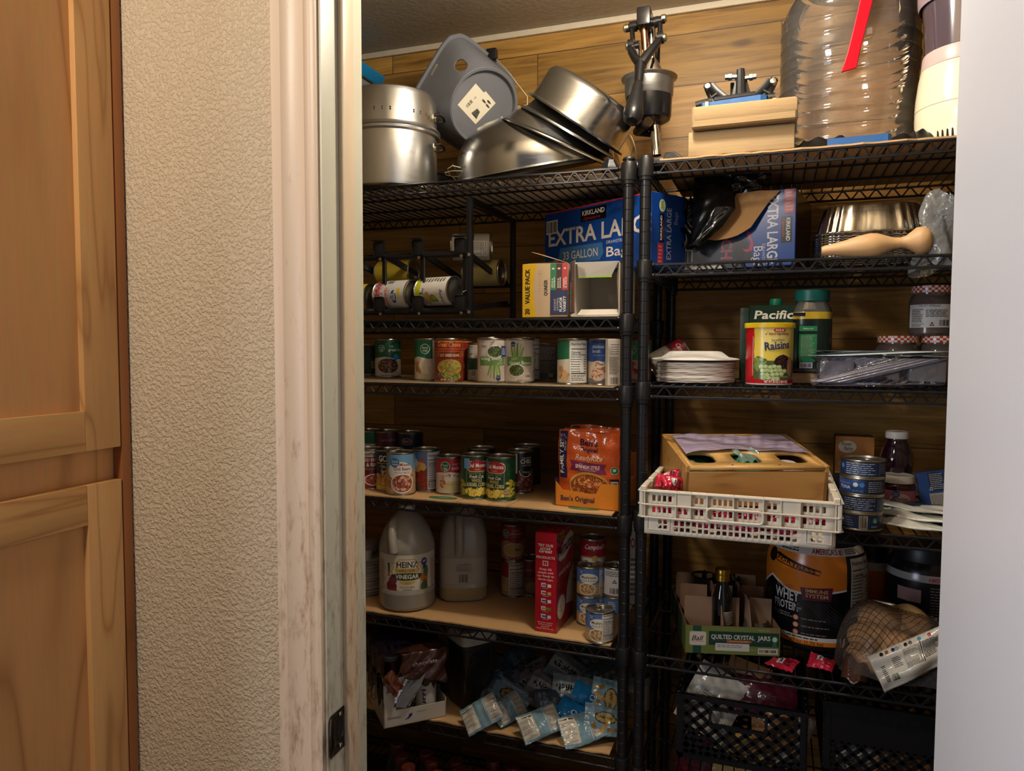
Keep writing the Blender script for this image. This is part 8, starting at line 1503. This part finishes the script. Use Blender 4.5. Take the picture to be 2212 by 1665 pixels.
mb.art(a, lambda x, y, o: pan_(x/.160, 1-y/.100, o), 6, 6, off=.0012); mb.obj('white_panel', M_film, t, 60, mods=[('SOLIDIFY', dict(thickness=.0006))])
mb = MB(); mb.grid(lambda u, v: (-.088+.05*u+.01*v, -.070+.03*v-.02*sin(u*3), .006+.045*v*(1-u*.5)+.004*sin(u*11)), 14, 10, col=lin('4a2c20')); mb.obj('bag_base', M_film, t, 60, mods=[('SOLIDIFY', dict(thickness=.001))])
for px, py, kd, rot, sd, lb in ((1690, 1434, 6, (.12, -.05, -.45), 1, 'flat red packet with barcode on the wire shelf'), (1774, 1438, 6, (.45, .1, -.25), 3, 'crumpled red packet beside the flat packet on the wire shelf')):
    c = on_z(px, py, Z5R+.005); snack('red_packet', lb, 'packet', (c.x, c.y, Z5R+.006 if sd == 1 else Z5R+.012), rot, kd, .062 if sd == 1 else .052, .042, .006 if sd == 1 else .013, sd, 'red packets on the wire shelf')
# ------------------------------------------------------------------ black lattice crates below
M_mk = plain('black_crate_plastic', '131316', .42, bump=(60, .2, .002), spec=.4); Z6R = ZR[5]+.007
def lattice(mb, w, h, fn, hole=None, sp=.033, bw=.0085, th=.004, solid=None):
    def seg(p, q):
        d = (q-p); n = Vector((-d.y, d.x)).normalized()*bw/2; vs = []
        for e in (-th/2, th/2): vs += [fn(p.x+n.x, p.y+n.y, e), fn(q.x+n.x, q.y+n.y, e), fn(q.x-n.x, q.y-n.y, e), fn(p.x-n.x, p.y-n.y, e)]
        mb.raw(vs, [(0, 1, 2, 3), (7, 6, 5, 4), (0, 4, 5, 1), (1, 5, 6, 2), (2, 6, 7, 3), (3, 7, 4, 0)])
    def inter(p, d, r):
        t0, t1 = -9, 9
        for c, dc, lo, hi in ((p[0], d[0], r[0], r[2]), (p[1], d[1], r[1], r[3])):
            a, b = (lo-c)/dc, (hi-c)/dc; a, b = min(a, b), max(a, b); t0, t1 = max(t0, a), min(t1, b)
        return (t0, t1) if t1 > t0+1e-5 else None
    for sg in (1, -1):
        n = int((w+h)/sp)+2
        for i in range(-n, n+1):
            p = (i*sp, 0 if sg > 0 else h); d = (1, .9*sg); r = inter(p, d, (0, 0, w, h))
            if not r: continue
            pieces = [r]; cut = inter(p, d, hole) if hole else None
            if cut: pieces = [(r[0], min(r[1], cut[0])), (max(r[0], cut[1]), r[1])]
            for a, b in pieces:
                if b-a > .002: seg(Vector((p[0]+d[0]*a, p[1]+d[1]*a)), Vector((p[0]+d[0]*b, p[1]+d[1]*b)))
def fbox(mb, fn, x0, x1, z0, z1, th):
    vs = [fn(x, z, e) for e in (-th/2, th/2) for x, z in ((x0, z0), (x1, z0), (x1, z1), (x0, z1))]; mb.raw(vs, [(3, 2, 1, 0), (4, 5, 6, 7), (0, 1, 5, 4), (1, 2, 6, 5), (2, 3, 7, 6), (3, 0, 4, 7)])
def milk(label, xa, xb, ya, d, zt, zb_, solid_top=0):
    w, h = xb-xa, zt-zb_; t = thing('storage_crate', label, 'crate', ((xa+xb)/2, ya, zb_), group='black lattice crates'); x0 = -w/2
    sides = (('front', lambda x, z, e: (x0+x, e, z), w), ('back', lambda x, z, e: (x0+x, d+e, z), w), ('left', lambda x, z, e: (x0+e, x, z), d), ('right', lambda x, z, e: (-x0+e, x, z), d))
    for nm, fn, L_ in sides:
        hole = (L_*.27, h-.062, L_*.69, h-.028); mb = MB()
        if solid_top and nm == 'front': lattice(mb, L_, h*.46, fn, None); fbox(mb, fn, 0, L_, h*.45, h-.004, .004)
        else: lattice(mb, L_, h, fn, hole); fbox(mb, fn, hole[0]-.005, hole[2]+.005, hole[3], hole[3]+.006, .008); fbox(mb, fn, hole[0]-.005, hole[2]+.005, hole[1]-.006, hole[1], .008); fbox(mb, fn, hole[0]-.006, hole[0], hole[1], hole[3], .008); fbox(mb, fn, hole[2], hole[2]+.006, hole[1], hole[3], .008)
        fbox(mb, fn, -.004, L_+.004, h-.010, h, .012); fbox(mb, fn, 0, L_, 0, .012, .008)
        for xx in (0, L_-.012): fbox(mb, fn, xx, xx+.012, 0, h, .008)
        mb.obj('crate_side', M_mk, t, 0)
    mb = MB(); lattice(mb, w, d, lambda x, y, e: (x0+x, y, .004+e), None, .04); mb.obj('crate_floor', M_mk, t, 0); return t
ca, cb = on_y(1466, 1493, 1.715), on_y(1742, 1541, 1.715); zt = (ca.z+cb.z)/2
milk('black lattice crate holding grocery bags on the low shelf', ca.x, cb.x, 1.715, .30, zt, Z6R)
c2 = on_y(1783, 1512, 1.76); zt2 = on_y(1790, 1512, 1.76).z
milk('black lattice crate with blank upper front beside the door', c2.x, c2.x+.30, 1.76, .30, zt2, Z6R, 1)
GC = 'grocery bags in the black crate'
for px, py, Y, kd, ww, hh, rot, sd, lb in ((1538, 1515, 1.775, 10, .125, .15, (1.25, .45, -.1), 51, 'white printed bag behind the crate front'), (1575, 1476, 1.85, 11, .10, .10, (1.2, -.2, .2), 52, 'clear bag of pale grain above the crate rim'), (1610, 1482, 1.83, 9, .10, .12, (1.3, .2, -.1), 53, 'tan bag leaning behind the grain bag'), (1650, 1508, 1.80, 8, .15, .09, (.9, .1, .1), 54, 'maroon net bag along the crate rim'), (1672, 1580, 1.775, 9, .10, .11, (1.4, 0, .1), 55, 'brown bread bag behind the crate handle'), (1700, 1600, 1.785, 7, .09, .14, (1.45, .3, .1), 56, 'mottled bag at the right of the crate'), (1620, 1640, 1.775, 11, .17, .10, (1.4, .1, .0), 57, 'yellow bag low in the crate'), (1520, 1635, 1.79, 8, .12, .11, (1.4, .2, .0), 58, 'dark red bag low at the left of the crate')):
    c = on_y(px, py, Y); snack('grocery_bag', lb, 'bag', c, rot, kd, ww, hh, .018, sd, GC)
for px, kd, lb in ((1850, 7, 'dim pale bag in the blank fronted crate'), (1950, 9, 'dim tan bag in the blank fronted crate')):
    c = on_y(px, 1640, 1.80); snack('grocery_bag', lb, 'bag', c, (1.4, 0, 0), kd, .13, .11, .02, px % 9, 'grocery bags in the blank fronted crate')
